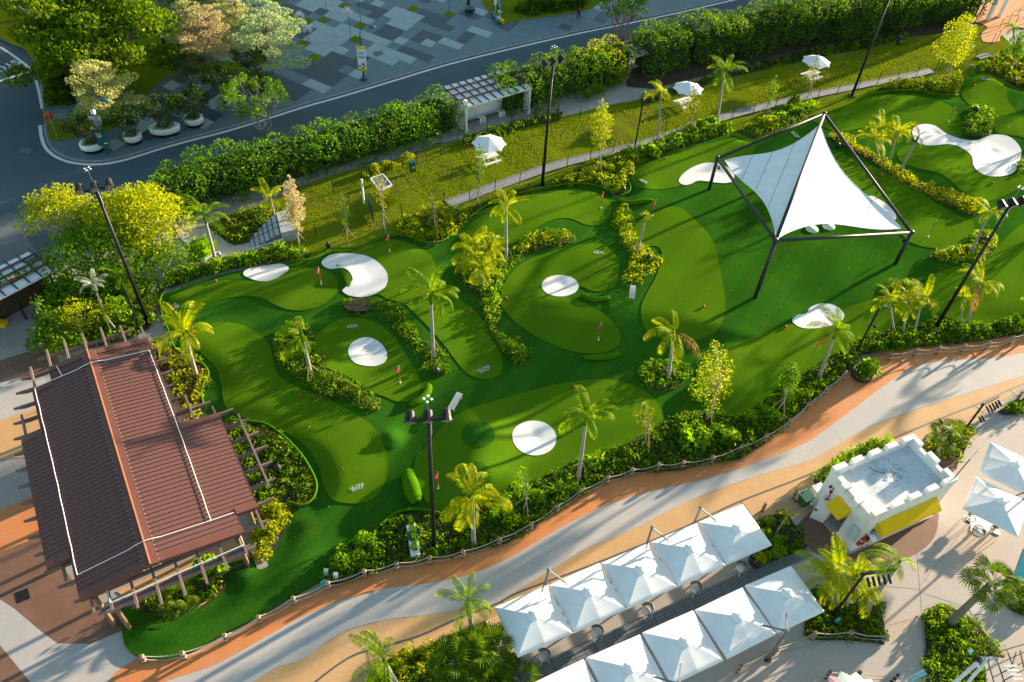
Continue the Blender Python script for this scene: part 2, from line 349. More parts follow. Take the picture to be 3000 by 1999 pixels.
def lay_text(name, me, a, b, z, sx=1, sy=1, parent=None):
    """lay a text on the ground; a -> b is its reading direction, centred between them"""
    c = (a+b)/2; o = part(name, me, parent, (c.x, c.y, z), (0, 0, math.atan2(b.y-a.y, b.x-a.x)), (sx, sy, 1)); return o
o = lay_text('road_marking', text_mesh('road_marking', 'STOP', m_line, 1.4, .012, 1.05), G('r1',115,425), G('r1',-75,505), .004, 1.0, 1.25); o['kind'] = 'structure'
tag(sheet('manhole_cover', [Vector((*(G('r1',175,1038).xy+Vector((sx*.55,sy*.45)).xy),0)) for sx,sy in ((-1,-1),(1,-1),(1,1),(-1,1))], m_drain, z=.004, kind=None), 'rusty square manhole cover on the left road', 'manhole cover')

# ---- plaza with its slabs
plaza_poly = [Vector((p.x,p.y,0)) for p in kerb]+[Vector((70,150,0)),Vector((-30,160,0)),Vector((-100,130,0))]+PTS(('f', [(-100,120),(0,90),(60,115),(95,180),(100,250)]))
plaza = sheet('plaza', plaza_poly, m_slab[1], z=.10, skirt=.13)
ribbon('kerb', [p+Vector((0,0,0)) for p in kerb], .22, m_kerb, 0, .115).location.z = 0
ax = Vector((math.cos(rad(-30.4)), math.sin(rad(-30.4)), 0)); ay = Vector((math.cos(rad(67.6)), math.sin(rad(67.6)), 0))
O = G('a3', 430, 912)       # a surveyed slab corner
def cell(i, j, ni, nj, gap=.012):
    a = O+ax*(1.5*i+gap)+ay*(1.5*j+gap); return [a, a+ax*(1.5*ni-2*gap), a+ax*(1.5*ni-2*gap)+ay*(1.5*nj-2*gap), a+ay*(1.5*nj-2*gap)]
def to_cell(t, x, y):
    p = G(t, x, y)-O; det = ax.x*ay.y-ax.y*ay.x; return (p.x*ay.y-p.y*ay.x)/det/1.5, (ax.x*p.y-ax.y*p.x)/det/1.5
def slab(i, j, ni, nj, k):
    return MB().prism(cell(i, j, ni, nj), .09, .106+random.random()*.003).build('slab', m_slab[k], plaza)
used = set(); PZ = np.array([(p.x, p.y) for p in plaza_poly])
def put(i, j, ni, nj, k):
    c = [(p.x, p.y) for p in cell(i, j, ni, nj)]
    if not inside(c, PZ).all() or edge_dist(c, PZ).min() < .2: return
    cs = {(a, b) for a in range(i, i+ni) for b in range(j, j+nj)}
    if cs & used: return
    used.update(cs); slab(i, j, ni, nj, k)
pits = [('a3',630,245),('a3',1005,325),('a3',890,455),('a3',825,95),('a3',1640,120),('a3',460,675),('a3',400,260),('a4',65,205),('a3',360,490)]
pit_cells = [tuple(math.floor(v) for v in to_cell(*p)) for p in pits]; used.update(pit_cells)
for t, x, y, ni, nj, k in [('a3',1500,235,2,3,2),('a3',510,1000,2,1,2),('a3',820,350,2,2,2),('a3',530,425,2,2,2),('a3',720,575,2,1,2),('a3',1220,455,3,1,2),('a3',1260,670,2,2,2),('a3',1700,510,1,1,2),('a3',1890,520,2,1,2),('a3',1170,40,1,1,2),
        ('a4',435,420,2,1,2),('a4',890,425,2,1,2),('a4',75,545,2,1,2),('a2',640,1400,2,1,2),('a1',1220,1190,1,1,2),('a1',1720,1150,2,1,2),('a4',1780,275,1,1,2),('a3',700,30,2,1,2),('a3',480,310,2,1,2),
        ('a3',1330,370,2,2,0),('a3',650,890,3,2,0),('a3',380,880,2,1,0),('a3',890,640,2,2,0),('a3',660,350,2,2,0),('a3',550,560,3,1,0),('a3',660,680,2,2,0),('a3',1180,800,3,2,0),('a3',1430,560,2,2,0),('a3',1230,140,3,3,0),('a3',520,130,4,3,0),('a3',1800,290,3,1,0),('a3',1600,40,3,2,0),('a3',740,1040,2,2,0),
        ('a2',890,1290,2,1,0),('a2',780,1390,1,1,0),('a2',1690,910,2,1,0),('a4',305,200,2,1,0),('a1',1580,1230,2,1,0),('a2',1230,1120,2,1,0),('a3',60,900,2,2,0),('a3',1010,90,2,1,0),('a2',1850,370,2,2,0)]:
    ci, cj = to_cell(t, x, y); put(round(ci-ni/2), round(cj-nj/2), ni, nj, k)
PZ = np.array([(p.x, p.y) for p in plaza_poly]); rs = random.Random(3); cnt = 0
cells = [(i, j) for i in range(-30, 40) for j in range(-14, 26)]; rs.shuffle(cells)
for i, j in cells:
    ni, nj = rs.choice([(1,1),(2,1),(1,2),(2,2),(3,1)]); k = rs.choices([0,1,2], [.30,.42,.28])[0]
    c = [(p.x, p.y) for p in cell(i, j, ni, nj)]; q = proj((c[0][0], c[0][1], 0))
    if not (350 < q[0] < 2050 and -30 < q[1] < 470) or cnt > 215: continue
    if inside(c, PZ).all() and edge_dist(c, PZ).min() > .35:
        n0 = len(used); put(i, j, ni, nj, k); cnt += len(used) > n0
for n_, (i, j) in enumerate(pit_cells):
    pts = cell(i, j, 1, 1, .14); b = MB().prism(pts, .09, .125); pit = b.build('planting_pit', m_lawn); pit['kind'] = 'structure'
# lawns on the plaza
for nm, pl in (('lawn_patch', [('a2', [(0,890),(250,800),(560,745),(1190,725),(1195,830),(1100,850),(860,870),(600,875),(200,895)])]), ('lawn_patch', [('a2',[(1660,190),(1900,170),(1860,280),(1680,290)])]), ('lawn_patch', [('a2',[(190,240),(640,235),(640,300),(200,320)])]),
               ('lawn_patch', [('a1', [(510,960),(650,915),(840,930),(960,850),(1190,845),(1215,1010),(1000,1060),(840,1100),(560,1148)])]), ('lawn_patch', [('a4', [(435,30),(560,-60),(1750,-90),(1720,100),(1300,190),(900,240),(640,285),(560,190)])]), ('lawn_patch',[('a3',[(-300,-20),(300,-60),(330,-10),(60,35),(-200,40)])])):
    sheet(nm, crom(PTS(*pl), 3), m_lawn, z=.118)
sheet('soil_bed', PTS(('f', [(60,118),(100,180),(103,250),(180,240),(330,230),(420,140),(420,60),(330,-60),(0,-60),(-60,60)])), m_lawn, z=.112)
tag(sheet('floor_hatch', [G('a3',*q) for q in [(1145,610),(1245,592),(1278,637),(1175,662)]], m_drain, z=.118, kind=None), 'dark square floor hatch in the plaza paving beside the banner lamp', 'hatch')

# ---- lawn, walkway, service path
lawn = sheet('lawn', crom(PTS(('f', [(560,520),(590,480),(690,430),(800,395),(900,370),(1000,338),(1150,305),(1300,268),(1420,238),(1500,222),(1700,165),(1900,125),(2050,95),(2150,70),(2260,60),(2330,110),(2353,180),(2300,230),(2050,260),(1900,300),(1700,360),(1500,420),(1300,470),(1100,530),(900,580),(740,600),(620,610),(560,560)])), 2), m_lawn, z=0, zf=lambda A: .05*np.sin(A[:,0]*.5)*np.sin(A[:,1]*.6)+.03*np.sin(A[:,0]*1.7+A[:,1]*1.3), step=1.0)
lawn.location.z = .06
walk = crom(PTS(('f', [(1030,472),(1160,424),(1290,380),(1480,333),(1650,276),(1830,230),(1960,203),(2070,181),(2140,165)])), 6, False)
m_pave = mat('grey_paver', (.24,.245,.255), (.19,.195,.205), .8, 3, fine=(.30,.30,.31), fscale=12)
wk = ribbon('walkway', walk, .95, m_kerb, .14); acc = 0
for i in range(len(walk)-1):
    a, b = walk[i], walk[i+1]; d = (b-a).normalized(); n_ = max(1, round((b-a).length/.42)); nr = Vector((-d.y, d.x, 0))
    for k in range(n_):
        p = a.lerp(b, (k+.5)/n_)
        if acc % 2 == 0 or True:
            MB().frame(p+Vector((0,0,.15)), d, nr, (0,0,1), (b-a).length/n_/2-.012, .43, .012+random.random()*.004).build('paver', m_pave, wk)
        acc += 1
for s in (-1, 1): ribbon('walkway_kerb', [p+Vector((s*.33, -s*.38*1.0, 0)) for p in walk], .09, m_kerb, .1, .1)
ribbon('walkway', PTS(('c1',[(1640,905),(1760,865),(1905,850)])), .8, m_pave, .15)
sheet('service_path', PTS(('a5', [(250,880),(420,620),(560,540),(1340,330),(1700,230),(1560,490),(1300,570),(800,740),(560,830),(330,875)])), m_concrete, z=.10)
sheet('soil_strip', PTS(('f', [(1440,165),(1700,75),(2000,30),(2150,-20),(2240,10),(2190,75),(2060,88),(1900,118),(1700,155),(1500,205),(1440,200)])), m_soil, z=.085)
sheet('playground_pad', crom(PTS(('c1', [(1340,170),(1500,90),(1750,60),(2400,-60),(2500,420),(2200,430),(1990,560),(1960,650),(1720,650),(1700,520),(1780,420),(1480,300)])), 3), m_orange, z=.12)
sheet('garden_path', crom(PTS(('a7', [(470,640),(560,520),(640,560),(700,680),(830,660),(900,720),(1000,800),(1130,865),(1300,830),(1320,930),(1200,960),(1000,1010),(860,960),(640,880),(540,820),(480,740)])), 3), m_grey, z=.11)

# ---- golf turf with hollows and mounds
ZP = .2
turf_poly = crom(PTS(('f', [(373,680),(369,703),(377,736),(394,777),(404,800),(427,816),(461,837),(474,848),(485,864),(479,882),(465,911),(465,925),(479,952),(528,968),(567,972),(612,981),(646,1004),(684,1045),(707,1065),(724,1102),(727,1135),(707,1161),(684,1168),(661,1161),(657,1211),(634,1261),(600,1292),(580,1281),(533,1292),(500,1308),(517,1332),(517,1352),(484,1382),(433,1405),(367,1415),(300,1398),(279,1395),(280,1452),(290,1488),(320,1508),(390,1512),(450,1490),(520,1452),(590,1417),(660,1375),(734,1335),(760,1300),(784,1262),(845,1231),(885,1205),(925,1178),(965,1175),(1018,1186),(1090,1170),(1201,1131),(1228,1108),(1351,1051),(1430,1020),(1525,977),(1569,945),(1619,947),(1679,954),(1735,940),(1782,900),(1852,857),(1902,823),(1986,777),(2052,753),(2120,740),(2169,730),(2268,743),(2353,740),(2480,700),(2560,560),(2500,380),(2440,240),(2353,207),(2329,202),(2302,187),(2269,170),(2232,172),(2210,187),(2203,207),(2196,225),(2152,220),(2102,214),(2036,214),(1986,224),(1936,250),(1856,274),(1790,302),(1729,322),(1679,310),(1635,320),(1592,334),(1547,350),(1491,365),(1453,392),(1439,418),(1448,433),(1444,444),(1423,453),(1412,453),(1380,435),(1323,427),(1257,436),(1206,446),(1132,469),(1071,511),(1059,525),(1037,543),(1011,561),(979,563),(947,550),(907,542),(867,551),(819,573),(767,575),(713,601),(667,603),(600,612),(520,628),(440,650),(395,667)])), 3)
HOLES = [(G('r4',1840,300),2.2,.22),(G('r5',140,330),3.2,.26),(G('r5',180,860),3.0,.26),(G('r5',1507,400),2.6,.26),(G('r5',1328,1460),2.6,.26),(G('r6',950,600),2.6,.26),(G('c4',1400,370),2.8,.26),(G('c2',620,650),2.8,.26),(G('c2',1370,880),3.8,.32),(G('c3',150,220),2.4,.25)]
MOUNDS = [(G('r5',940,1478),1.9,.75),(G('r8',930,200),1.6,.65),(G('r5',345,1492),.7,.45),(G('r4',1700,600),2.0,-.25),(G('r5',40,350),1.0,.6),(G('r4',1500,1130),1.2,-.25),(G('b3',1560,620),2.2,-.2),(G('c4',560,640),1.6,.25),(G('c5',130,960),1.6,-.25),(G('r3',1750,1210),2.6,.45),(G('c5',700,560),4,.18),(G('f',640,900),5,.2),(G('f',1570,650),4.5,.3),(G('f',800,1080),5,.22),(G('f',1750,850),5,.2),(G('f',1330,740),4,.22),(G('f',1250,940),6,.15)]
def hz(A):
    A = np.asarray(A, float); x, y = A[:, 0], A[:, 1]
    z = .10*np.sin(x*.31+1)*np.sin(y*.27+.5)+.07*np.sin(x*.17-y*.23+2)+.04*np.sin(x*.6+y*.45)
    for c, r, h in MOUNDS: z = z+h*np.exp(-((x-c.x)**2+(y-c.y)**2)/(r*r))
    for c, r, h in HOLES:
        q = np.sqrt((x-c.x)**2+(y-c.y)**2)/r; z = z-h*np.exp(-q**2*1.1)-.10*np.exp(-(q*7)**2)
    e = np.clip(edge_dist(A, turf_poly)/1.6, 0, 1); return (z+.22)*(e*e*(3-2*e))+.18
def hz1(p): return float(hz(np.array([[p[0], p[1]]]))[0])
turf = sheet('turf', turf_poly, m_rough, zf=hz, step=.42, skirt=.3)
ZP = .38
greens = [
 [('r4', [(1140,520),(1230,440),(1400,390),(1560,360),(1720,370),(1850,360),(1980,285),(2110,275),(2240,295),(2320,360),(2320,430),(2240,520),(2110,573),(1990,570),(1890,530),(1810,485),(1700,470),(1550,490),(1420,535),(1290,600),(1200,608),(1150,575)])],
 [('r5', [(-60,190),(60,130),(200,95),(330,72),(440,92),(560,140),(630,200),(650,260),(640,310),(680,360),(750,420),(830,500),(920,570),(990,660),(1030,760),(1080,830),(1110,900),(1110,990),(1060,1035),(980,1050),(890,1025),(820,960),(760,880),(690,790),(600,690),(520,610),(430,530),(330,500),(240,460),(100,480)])],
 [('r5', [(0,625),(90,622),(180,632),(270,670),(370,760),(430,850),(490,950),(550,1060),(550,1130),(500,1190),(400,1205),(300,1170),(200,1130),(100,1060),(0,1010)]), ('r4', [(2280,985),(2200,930),(2160,850),(2170,760),(2240,690)])],
 [('r4', [(1300,790),(1400,700),(1500,652),(1600,645),(1700,672),(1800,740),(1860,820),(1880,900),(1900,990),(1960,1060),(2100,1130)]), ('f', [(745,915),(790,938),(850,975),(880,1020),(890,1070),(885,1110),(870,1140),(840,1158),(800,1160),(765,1150),(745,1120),(735,1080),(715,1040),(680,1005),(630,978),(580,965),(525,940),(512,905),(508,875),(495,840),(465,812),(440,792)])],
 [('r5', [(1100,480),(1120,400),(1170,320),(1250,250),(1380,190),(1520,150),(1680,115),(1790,115),(1870,160),(1915,240),(1910,330),(1880,410),(1800,440),(1720,435),(1650,400),(1600,445),(1560,480),(1640,510),(1760,570),(1850,640),(1910,720),(1920,790),(1870,850),(1790,878),(1680,880),(1560,855),(1450,810),(1330,750),(1220,670),(1140,590),(1100,530)])],
 [('c5', [(165,680),(180,630),(300,520),(480,390),(700,280),(950,215),(1200,185),(1400,190),(1560,230),(1690,310),(1715,390),(1690,480),(1620,545),(1520,570),(1420,555),(1330,520),(1230,505),(1100,530),(950,600),(830,690),(740,750),(650,800),(500,810),(300,780),(200,740)])],
 [('c4', [(525,450),(545,375),(620,310),(780,240),(950,185),(1150,110),(1400,45),(1560,25),(1700,45),(1780,75),(1780,150),(1680,230),(1600,330),(1560,440),(1500,470),(1200,465),(1060,505),(950,530),(800,560),(680,560),(580,520)])],
 [('c4', [(525,960),(600,870),(750,790),(900,730),(1000,722),(1080,760),(1180,850),(1280,950),(1350,1060),(1390,1170),(1410,1300),(1440,1450)]), ('c6', [(945,40),(955,140),(945,260),(900,380),(830,470),(700,530),(560,560),(400,550),(250,500),(140,420),(100,300),(100,180),(150,60)]), ('c4', [(760,1470),(800,1360),(835,1280),(830,1180),(780,1120),(650,1110),(560,1070),(530,1010)])],
 [('r6', [(90,1080),(100,980),(150,920),(330,830),(500,760),(700,690),(900,620),(1100,560),(1330,497),(1480,520),(1530,570),(1490,640),(1420,700),(1250,755),(1000,895),(840,995),(630,1125),(490,1235),(380,1278),(260,1275),(165,1225),(110,1150)])],
 [('r5', [(600,1500),(700,1380),(880,1270),(1100,1190),(1300,1130),(1500,1085),(1700,1060),(1850,1060),(1980,1090),(2100,1150),(2180,1220),(2220,1290),(2200,1370),(2100,1435),(1950,1490),(1800,1540)]), ('r8', [(1640,30),(1340,170),(1150,260),(900,350),(740,395),(640,370),(545,270),(500,180),(500,90),(520,20)])],
 [('r3', [(900,820),(1000,775),(1150,705),(1270,660),(1420,645),(1600,653),(1760,690),(1870,745),(1922,820),(1928,920),(1800,960),(1580,950),(1450,880),(1300,870),(1100,905),(980,880)])],
 [('r3', [(1480,1050),(1590,990),(1750,1000),(1900,1000),(2000,1080),(2000,1160),(2080,1210),(2200,1225),(2290,1205),(2400,1130),(2450,1250),(2250,1335),(2050,1400),(1950,1345),(1780,1230),(1620,1180),(1500,1120)])],
 [('r3', [(1960,580),(2050,525),(2150,530),(2225,600),(2245,690),(2330,790),(2420,840),(2440,960),(2300,930),(2160,900),(2130,800),(2060,735),(1985,735),(1925,650)])],
 [('r3', [(1050,1050),(1200,1100),(1400,1190),(1600,1310),(1800,1440),(1950,1510)]), ('c3', [(1060,300),(1080,400),(1030,500),(950,570),(850,605),(750,615),(620,605),(500,580),(400,540),(320,470),(200,380),(60,310),(-120,160),(-300,-60),(-320,-160)])],
 [('c3', [(580,1000),(620,900),(720,845),(880,805),(1060,800),(1220,700),(1340,560),(1604,340),(1850,300),(1950,800),(1750,1200),(1500,1310),(1300,1370),(1180,1385),(1000,1365),(830,1315),(700,1240),(620,1140)])]]
GREEN = []
for i, gp in enumerate(greens):
    pl = crom(PTS(*gp), 4); g_ = sheet('putting_green', pl, m_green, z=.035, zf=hz, step=.42, skirt=.05); GREEN.append((g_, pl))
for (g_, pl) in GREEN:          # narrow seam round each green
    lo = pl+[pl[0]]
    V = []; N = len(lo); zz = hz(np.array([(p.x, p.y) for p in lo]))
    for i, p in enumerate(lo): V.append((p.x, p.y, float(zz[i])+.03))
    MB().tube([Vector(v) for v in V], .016, 4, False).build('turf_seam', m_turf_lip, g_)
bunkers = [
 [('r4', [(1675,300),(1720,270),(1850,250),(1930,240),(1980,260),(1980,295),(1920,340),(1840,372),(1760,365),(1690,335)])],
 [('a6', [(360,1250),(390,1200),(450,1160),(560,1140),(700,1138),(850,1165),(970,1215),(1060,1290),(1110,1370),(1120,1450),(1090,1530)]), ('r5', [(290,420),(230,460),(150,480),(60,470),(10,440),(20,420),(60,390),(80,368),(62,335),(10,305)]), ('a6', [(540,1342),(470,1335),(390,1300)])],
 [('r5', [(45,840),(70,790),(130,755),(200,752),(270,790),(310,850),(305,910),(250,945),(180,948),(100,930),(60,890)])],
 [('r5', [(1507+127*math.cos(k*math.pi/8), 396+77*math.sin(k*math.pi/8)) for k in range(16)])],
 [('r5', [(1328+152*math.cos(k*math.pi/8), 1458+123*math.sin(k*math.pi/8)) for k in range(16)])],
 [('r6', [(750,650),(790,610),(850,590),(880,550),(950,520),(1040,530),(1105,580),(1110,620),(1060,660),(960,690),(860,703),(790,690)])],
 [('c4', [(1002,460),(1040,400),(1130,330),(1250,275),(1350,262),(1450,275),(1540,320),(1575,380),(1560,440),(1490,467),(1380,465),(1280,455),(1200,455),(1130,490),(1070,505),(1020,490)])],
 [('c2', [(330,600),(360,545),(440,510),(540,503),(640,525),(710,570),(770,610),(860,650),(980,690),(1100,705),(1200,695),(1290,660),(1350,640),(1450,632),(1580,655),(1680,715),(1750,800),(1770,870),(1750,960),(1700,1050),(1690,1110),(1620,1170),(1530,1200),(1400,1205),(1280,1185),(1180,1130),(1125,1060),(1115,960),(1090,900),(1020,840),(930,790),(830,768),(740,770),(640,785),(560,790),(460,775),(380,735),(340,670)])],
 [('c3', [(-60,90),(0,55),(80,78),(180,140),(250,210),(270,270),(240,312),(150,330),(0,300),(-80,200)])]]
for gp in bunkers: sheet('bunker', crom(PTS(*gp), 4), m_sand, z=.065, zf=hz, step=.28, skirt=.05)
for t, x, y, a, b in (('r5',940,1478,115,90),('r8',935,200,92,95),('r5',345,1492,58,48)):      # rough mounds
    sheet('turf_mound', crom(PTS((t, [(x+a*math.cos(k*math.pi/8), y+b*math.sin(k*math.pi/8)) for k in range(16)])), 2), m_rough, z=.06, zf=hz, step=.25)
ZP = .2
# lips of turf round the beds by the pavilion
for pl in ([('r4',[(1180,790),(1215,850),(1290,900),(1370,930),(1420,975),(1440,1030),(1405,1090),(1390,1150),(1405,1230)])], [('b3',[(760,650),(950,660),(1150,690),(1300,790),(1430,910),(1530,1030),(1620,1180),(1665,1300),(1655,1400),(1600,1480),(1520,1520),(1430,1500),(1360,1480)])],
           [('r8',[(280,490),(350,430),(420,398),(540,388),(640,405),(720,435)])], [('a6',[(0,1255),(230,1245),(400,1160),(500,1115),(760,1105),(900,1040),(1000,990),(1200,948),(1400,985),(1560,1045),(1720,1040),(1850,950),(1950,860)])], [('c5',[(230,520),(500,335),(830,235),(1050,190),(1350,150),(1600,185),(1742,265)])], [('c4',[(400,622),(470,600),(505,560),(505,520),(480,460)])], [('r3',[(860,822),(1100,752),(1250,672),(1400,640),(1600,638),(1750,660),(1880,672)])], [('c6',[(830,1285),(980,1305),(1080,1305),(1170,1290)])], [('r4',[(1120,470),(1105,540),(1130,640),(1180,760)])]):
    pa = crom(PTS(*pl), 4, False); MB().tube([p+Vector((0,0,.22)) for p in pa], .085, 6).build('turf_lip', m_turf_lip, smooth=True)['kind'] = 'structure'

ZP = 0.0
# ---- promenade bands, terrace and forecourt
orange_low = [('r7',[(700,1700),(1000,1620),(1200,1540),(1500,1440),(1850,1245),(2080,1120),(2351,1005)]), ('r8',[(330,920),(600,885),(900,820),(1200,690),(1500,510),(1800,360),(2100,260),(2351,205)]), ('r9',[(250,140),(500,60)]), ('r6',[(850,1480),(1000,1380),(1200,1230),(1400,1080),(1600,960),(1800,915),(2100,900),(2351,860),(2700,760)])]
fence_up = [('r6',[(2700,600),(2351,735),(2122,790),(1952,805),(1780,820),(1620,830),(1440,880),(1130,1010),(1000,1120),(875,1230),(750,1345),(585,1450),(410,1525)]), ('r9',[(10,70)]), ('r8',[(2192,85),(2010,120),(1838,175),(1652,270),(1490,380),(1308,500),(1090,605),(838,690),(608,735),(378,770),(155,825)]), ('r7',[(2255,905),(2015,1010),(1775,1140),(1540,1270),(1250,1390),(970,1405),(800,1500),(700,1650)])]
sheet('orange_pavement', crom(PTS(*orange_low)+PTS(*[(t, [(x, y-38) for x, y in p]) for t, p in fence_up[:-1]])+PTS(fence_up[-1]), 3), m_orange, z=.010)
grey_low = [('r6',[(2700,900),(2351,1020),(1900,1160),(1500,1290),(1230,1400)]), ('r9',[(900,30),(600,120),(300,220),(0,340)]), ('r8',[(2000,520),(1700,640),(1500,760),(1230,930),(1050,1030),(850,1060),(600,1105),(300,1140),(0,1225)]), ('r7',[(2100,1400),(1900,1470),(1700,1590),(1400,1750)])]
sheet('grey_pavement', crom(PTS(*orange_low)+PTS(*grey_low), 3), m_grey, z=.004)
sheet('tan_pavement', PTS(*[(t, p) for t, p in grey_low])[::-1]+PTS(('c7',[(1700,60),(1568,170),(1200,400)]),('r9',[(1000,640),(830,440),(640,420),(300,560)]),('r8',[(2000,800),(1230,1130),(1060,1200),(1050,1300),(830,1420),(560,1560),(300,1700)]),('r7',[(1800,2000)])), m_tan, z=-.003)
sheet('terrace', PTS(('r9',[(-900,1700),(-950,1560),(640,420),(830,440),(1000,640)]),('c7',[(900,860),(1280,690),(1568,570),(2200,300)]),('f',[(2700,1400),(2500,1800)])), m_terrace, z=.001)
rail = crom(PTS(('r7',[(2080,1640)]),('r8',[(50,1400),(300,1320),(545,1245),(800,1130),(1065,1030),(1230,945),(1700,770),(2351,505)]),('r9',[(400,320),(890,130)]),('c7',[(0,780),(500,575),(920,410),(1350,215),(1568,125),(1800,30)])), 4, False)
ribbon('drain_channel', rail, .11, m_drain, .012)
for i in range(6, len(rail)-2, 5):
    d = (rail[i+1]-rail[i]).normalized(); nr = Vector((d.y, -d.x, 0)); ribbon('paving_joint', [rail[i], rail[i]+nr*1.1], .05, m_drain, .011)
tl_ = PTS(('r9',[(1600,540),(1640,1000),(1670,1560)]))
ribbon('paving_joint', tl_, .03, m_kerb, .006)
for a_, b_ in ((('r9',1640,950),('r9',1950,1050)),(('r9',1340,900),(('r9',1640,930))),(('r9',700,1360),('r9',1640,1120)),(('r9',1900,560),('r9',1640,900)),(('d5',450,20),('d5',130,640))): ribbon('paving_joint', [G(*a_), G(*b_)], .03, m_kerb, .006)
for pl, m, z in (([(0,670),(290,560),(520,900),(700,1050),(845,1040),(838,1215),(620,1305),(400,1300),(300,1230),(100,1060),(-100,930)], m_brown, .008), ([(-60,410),(250,270),(340,540),(-60,700)], m_orange, .007), ([(-60,1240),(210,1568),(300,1800),(-200,1800)], m_brown, .006),
                 ([(-100,930),(100,1060),(300,1230),(400,1300),(620,1305),(838,1215),(870,1330),(960,1392),(800,1500),(700,1650),(300,1800),(210,1568),(-60,1240)], m_grey, .005)):
    sheet('forecourt_pavement', PTS(('r7', pl)), m, z=z)
sheet('forecourt_pavement', PTS(('r4',[(-40,930),(330,810),(420,940),(300,1000),(-40,1080)])), m_brown, z=.007)
sheet('forecourt_pavement', PTS(('r4',[(-40,1345),(240,1240),(420,1300),(380,1568),(-60,1600)])), m_tan, z=.006)
sheet('forecourt_pavement', PTS(('r4',[(-40,1080),(300,1000),(420,1300),(240,1240),(-40,1345)])), m_grey, z=.005)
sheet('dark_floor_mat', PTS(('r7',[(100,955),(190,918),(210,990),(120,1028)])), m_black, z=.02)
sheet('kiosk_apron', crom(PTS(('d4',[(-20,1090),(300,900),(900,1000),(1500,960),(1560,1100),(1500,1300),(1330,1450),(1100,1540),(800,1580),(500,1540),(240,1490),(60,1400),(-30,1250)])), 4), m_brown, z=.012)
sheet('seating_floor', PTS(('r8',[(1050,1200),(1230,1130),(2351,640)]),('r9',[(430,450),(520,480),(850,600),(880,680),(760,740)]),('r8',[(2351,1300),(1400,1700),(1100,1700),(1160,1480)])), mat('seating_concrete', (.42,.36,.31), (.35,.31,.28), .8, .5, fine=(.34,.30,.27), fscale=8), z=.014)
gr = sheet('slate_paving', PTS(('d3',[(-140,1300),(2353,180)]),('d2',[(2000,680),(2060,755)]),('d3',[(2353,335),(-60,1430)])), m_drain, z=.020)
a0, a1 = G('d3',-100,1335), G('d2',2030,718); d = (a1-a0).normalized(); nr = Vector((-d.y, d.x, 0)); Lp = (a1-a0).length; nseg = int(Lp/.62)
m_slate = mat('slate_paver', (.15,.17,.185), (.115,.135,.15), .7, 4, fine=(.21,.22,.23), fscale=25)
for k in range(nseg):
    for r_ in range(4):
        c = a0+d*(k+.5)*Lp/nseg+nr*(-.30+.2*r_); MB().frame(c+Vector((0,0,.028)), d, nr, (0,0,1), Lp/nseg/2-.02, .085, .010).build('paver', m_slate, gr)
pool = sheet('pool_water', PTS(('b8',[(1222,190),(1120,475),(1222,560),(1500,700),(1600,100)])), m_water, z=.03)
sheet('stone_slab', PTS(('b8',[(760,1320),(950,1330),(1040,1380),(1090,1500),(1080,1620),(800,1620),(820,1480)])), m_grey, z=.25, skirt=.25)
sheet('perforated_mat', PTS(('b8',[(655,815),(860,690),(1010,700),(1030,770),(850,870),(690,875)])), mat('white_mat',(.55,.52,.5),(.42,.40,.38),.8,22,.45,.55), z=.014)
# ================================================================ PAVILION
ZR, SL = 4.5, .135
PR0 = G('b2', 895, 290, 4.7); PR1 = G('b4', 1530, 1000, 4.7); PU = (PR1-PR0).normalized(); PV = Vector((-PU.y, PU.x, 0))
if PV.x < 0: PV = -PV
PB = Vector((PR0.x, PR0.y, 0))
def pv(u, v, z): return PB+PU*u+PV*v+Vector((0,0,z))
def rz_(v): return ZR-SL*abs(v)
pav = thing('pavilion', 'golf pavilion with ribbed brown metal gable roof and projecting timber rafters', 'pavilion', pv(8, 0, 0))
secs = {-1: [(-.3,.9,2.35),(.9,4.35,3.5),(4.35,13.65,4.61),(13.65,16.3,3.46)], 1: [(-.3,7.65,3.45),(7.65,15.05,5.72),(15.05,16.3,4.6)]}
sw = .302; nS = int(round(16.6/sw))
strip_me = raw_mesh('roof_panel', [(0,0,0),(.235,0,0),(.25,0,.06),(.285,0,.06),(.30,0,0),(0,1,0),(.235,1,0),(.25,1,.06),(.285,1,.06),(.30,1,0),(0,0,-.05),(.30,0,-.05),(0,1,-.05),(.30,1,-.05)],
    [(0,1,6,5),(1,2,7,6),(2,3,8,7),(3,4,9,8),(5,6,7,8,9,13,12),(0,10,11,4,3,2,1),(10,12,13,11),(0,5,12,10),(4,11,13,9)], m_roof)
cs = 1/math.sqrt(1+SL*SL)
for side in (-1, 1):
    dn = (PV*side+Vector((0,0,-SL))).normalized(); nm = PU.cross(dn)
    xa = PU.copy()
    if nm.z < 0: nm = -nm
    for k in range(nS):
        u0 = -.3+k*16.6/nS; um = u0+sw/2; d = next(s[2] for s in secs[side] if s[0]-.01 <= um <= s[1]+.01)
        o = bpy.data.objects.new('roof_panel', strip_me); link(o, pav)
        M4 = Matrix.Identity(4); sc = (d-.22)/cs; p0 = pv(u0, side*.22, rz_(.22))-pav.location
        for i in range(3): M4[i][0] = xa[i]; M4[i][1] = dn[i]*sc; M4[i][2] = nm[i]; M4[i][3] = p0[i]
        o.matrix_basis = M4
    for (ua, ub, d) in secs[side]:
        MB().bar(pv(ua, side*(d+.02), rz_(d)-.07), pv(ub, side*(d+.02), rz_(d)-.07), .05, .16).build('fascia', m_roof_cap, pav)
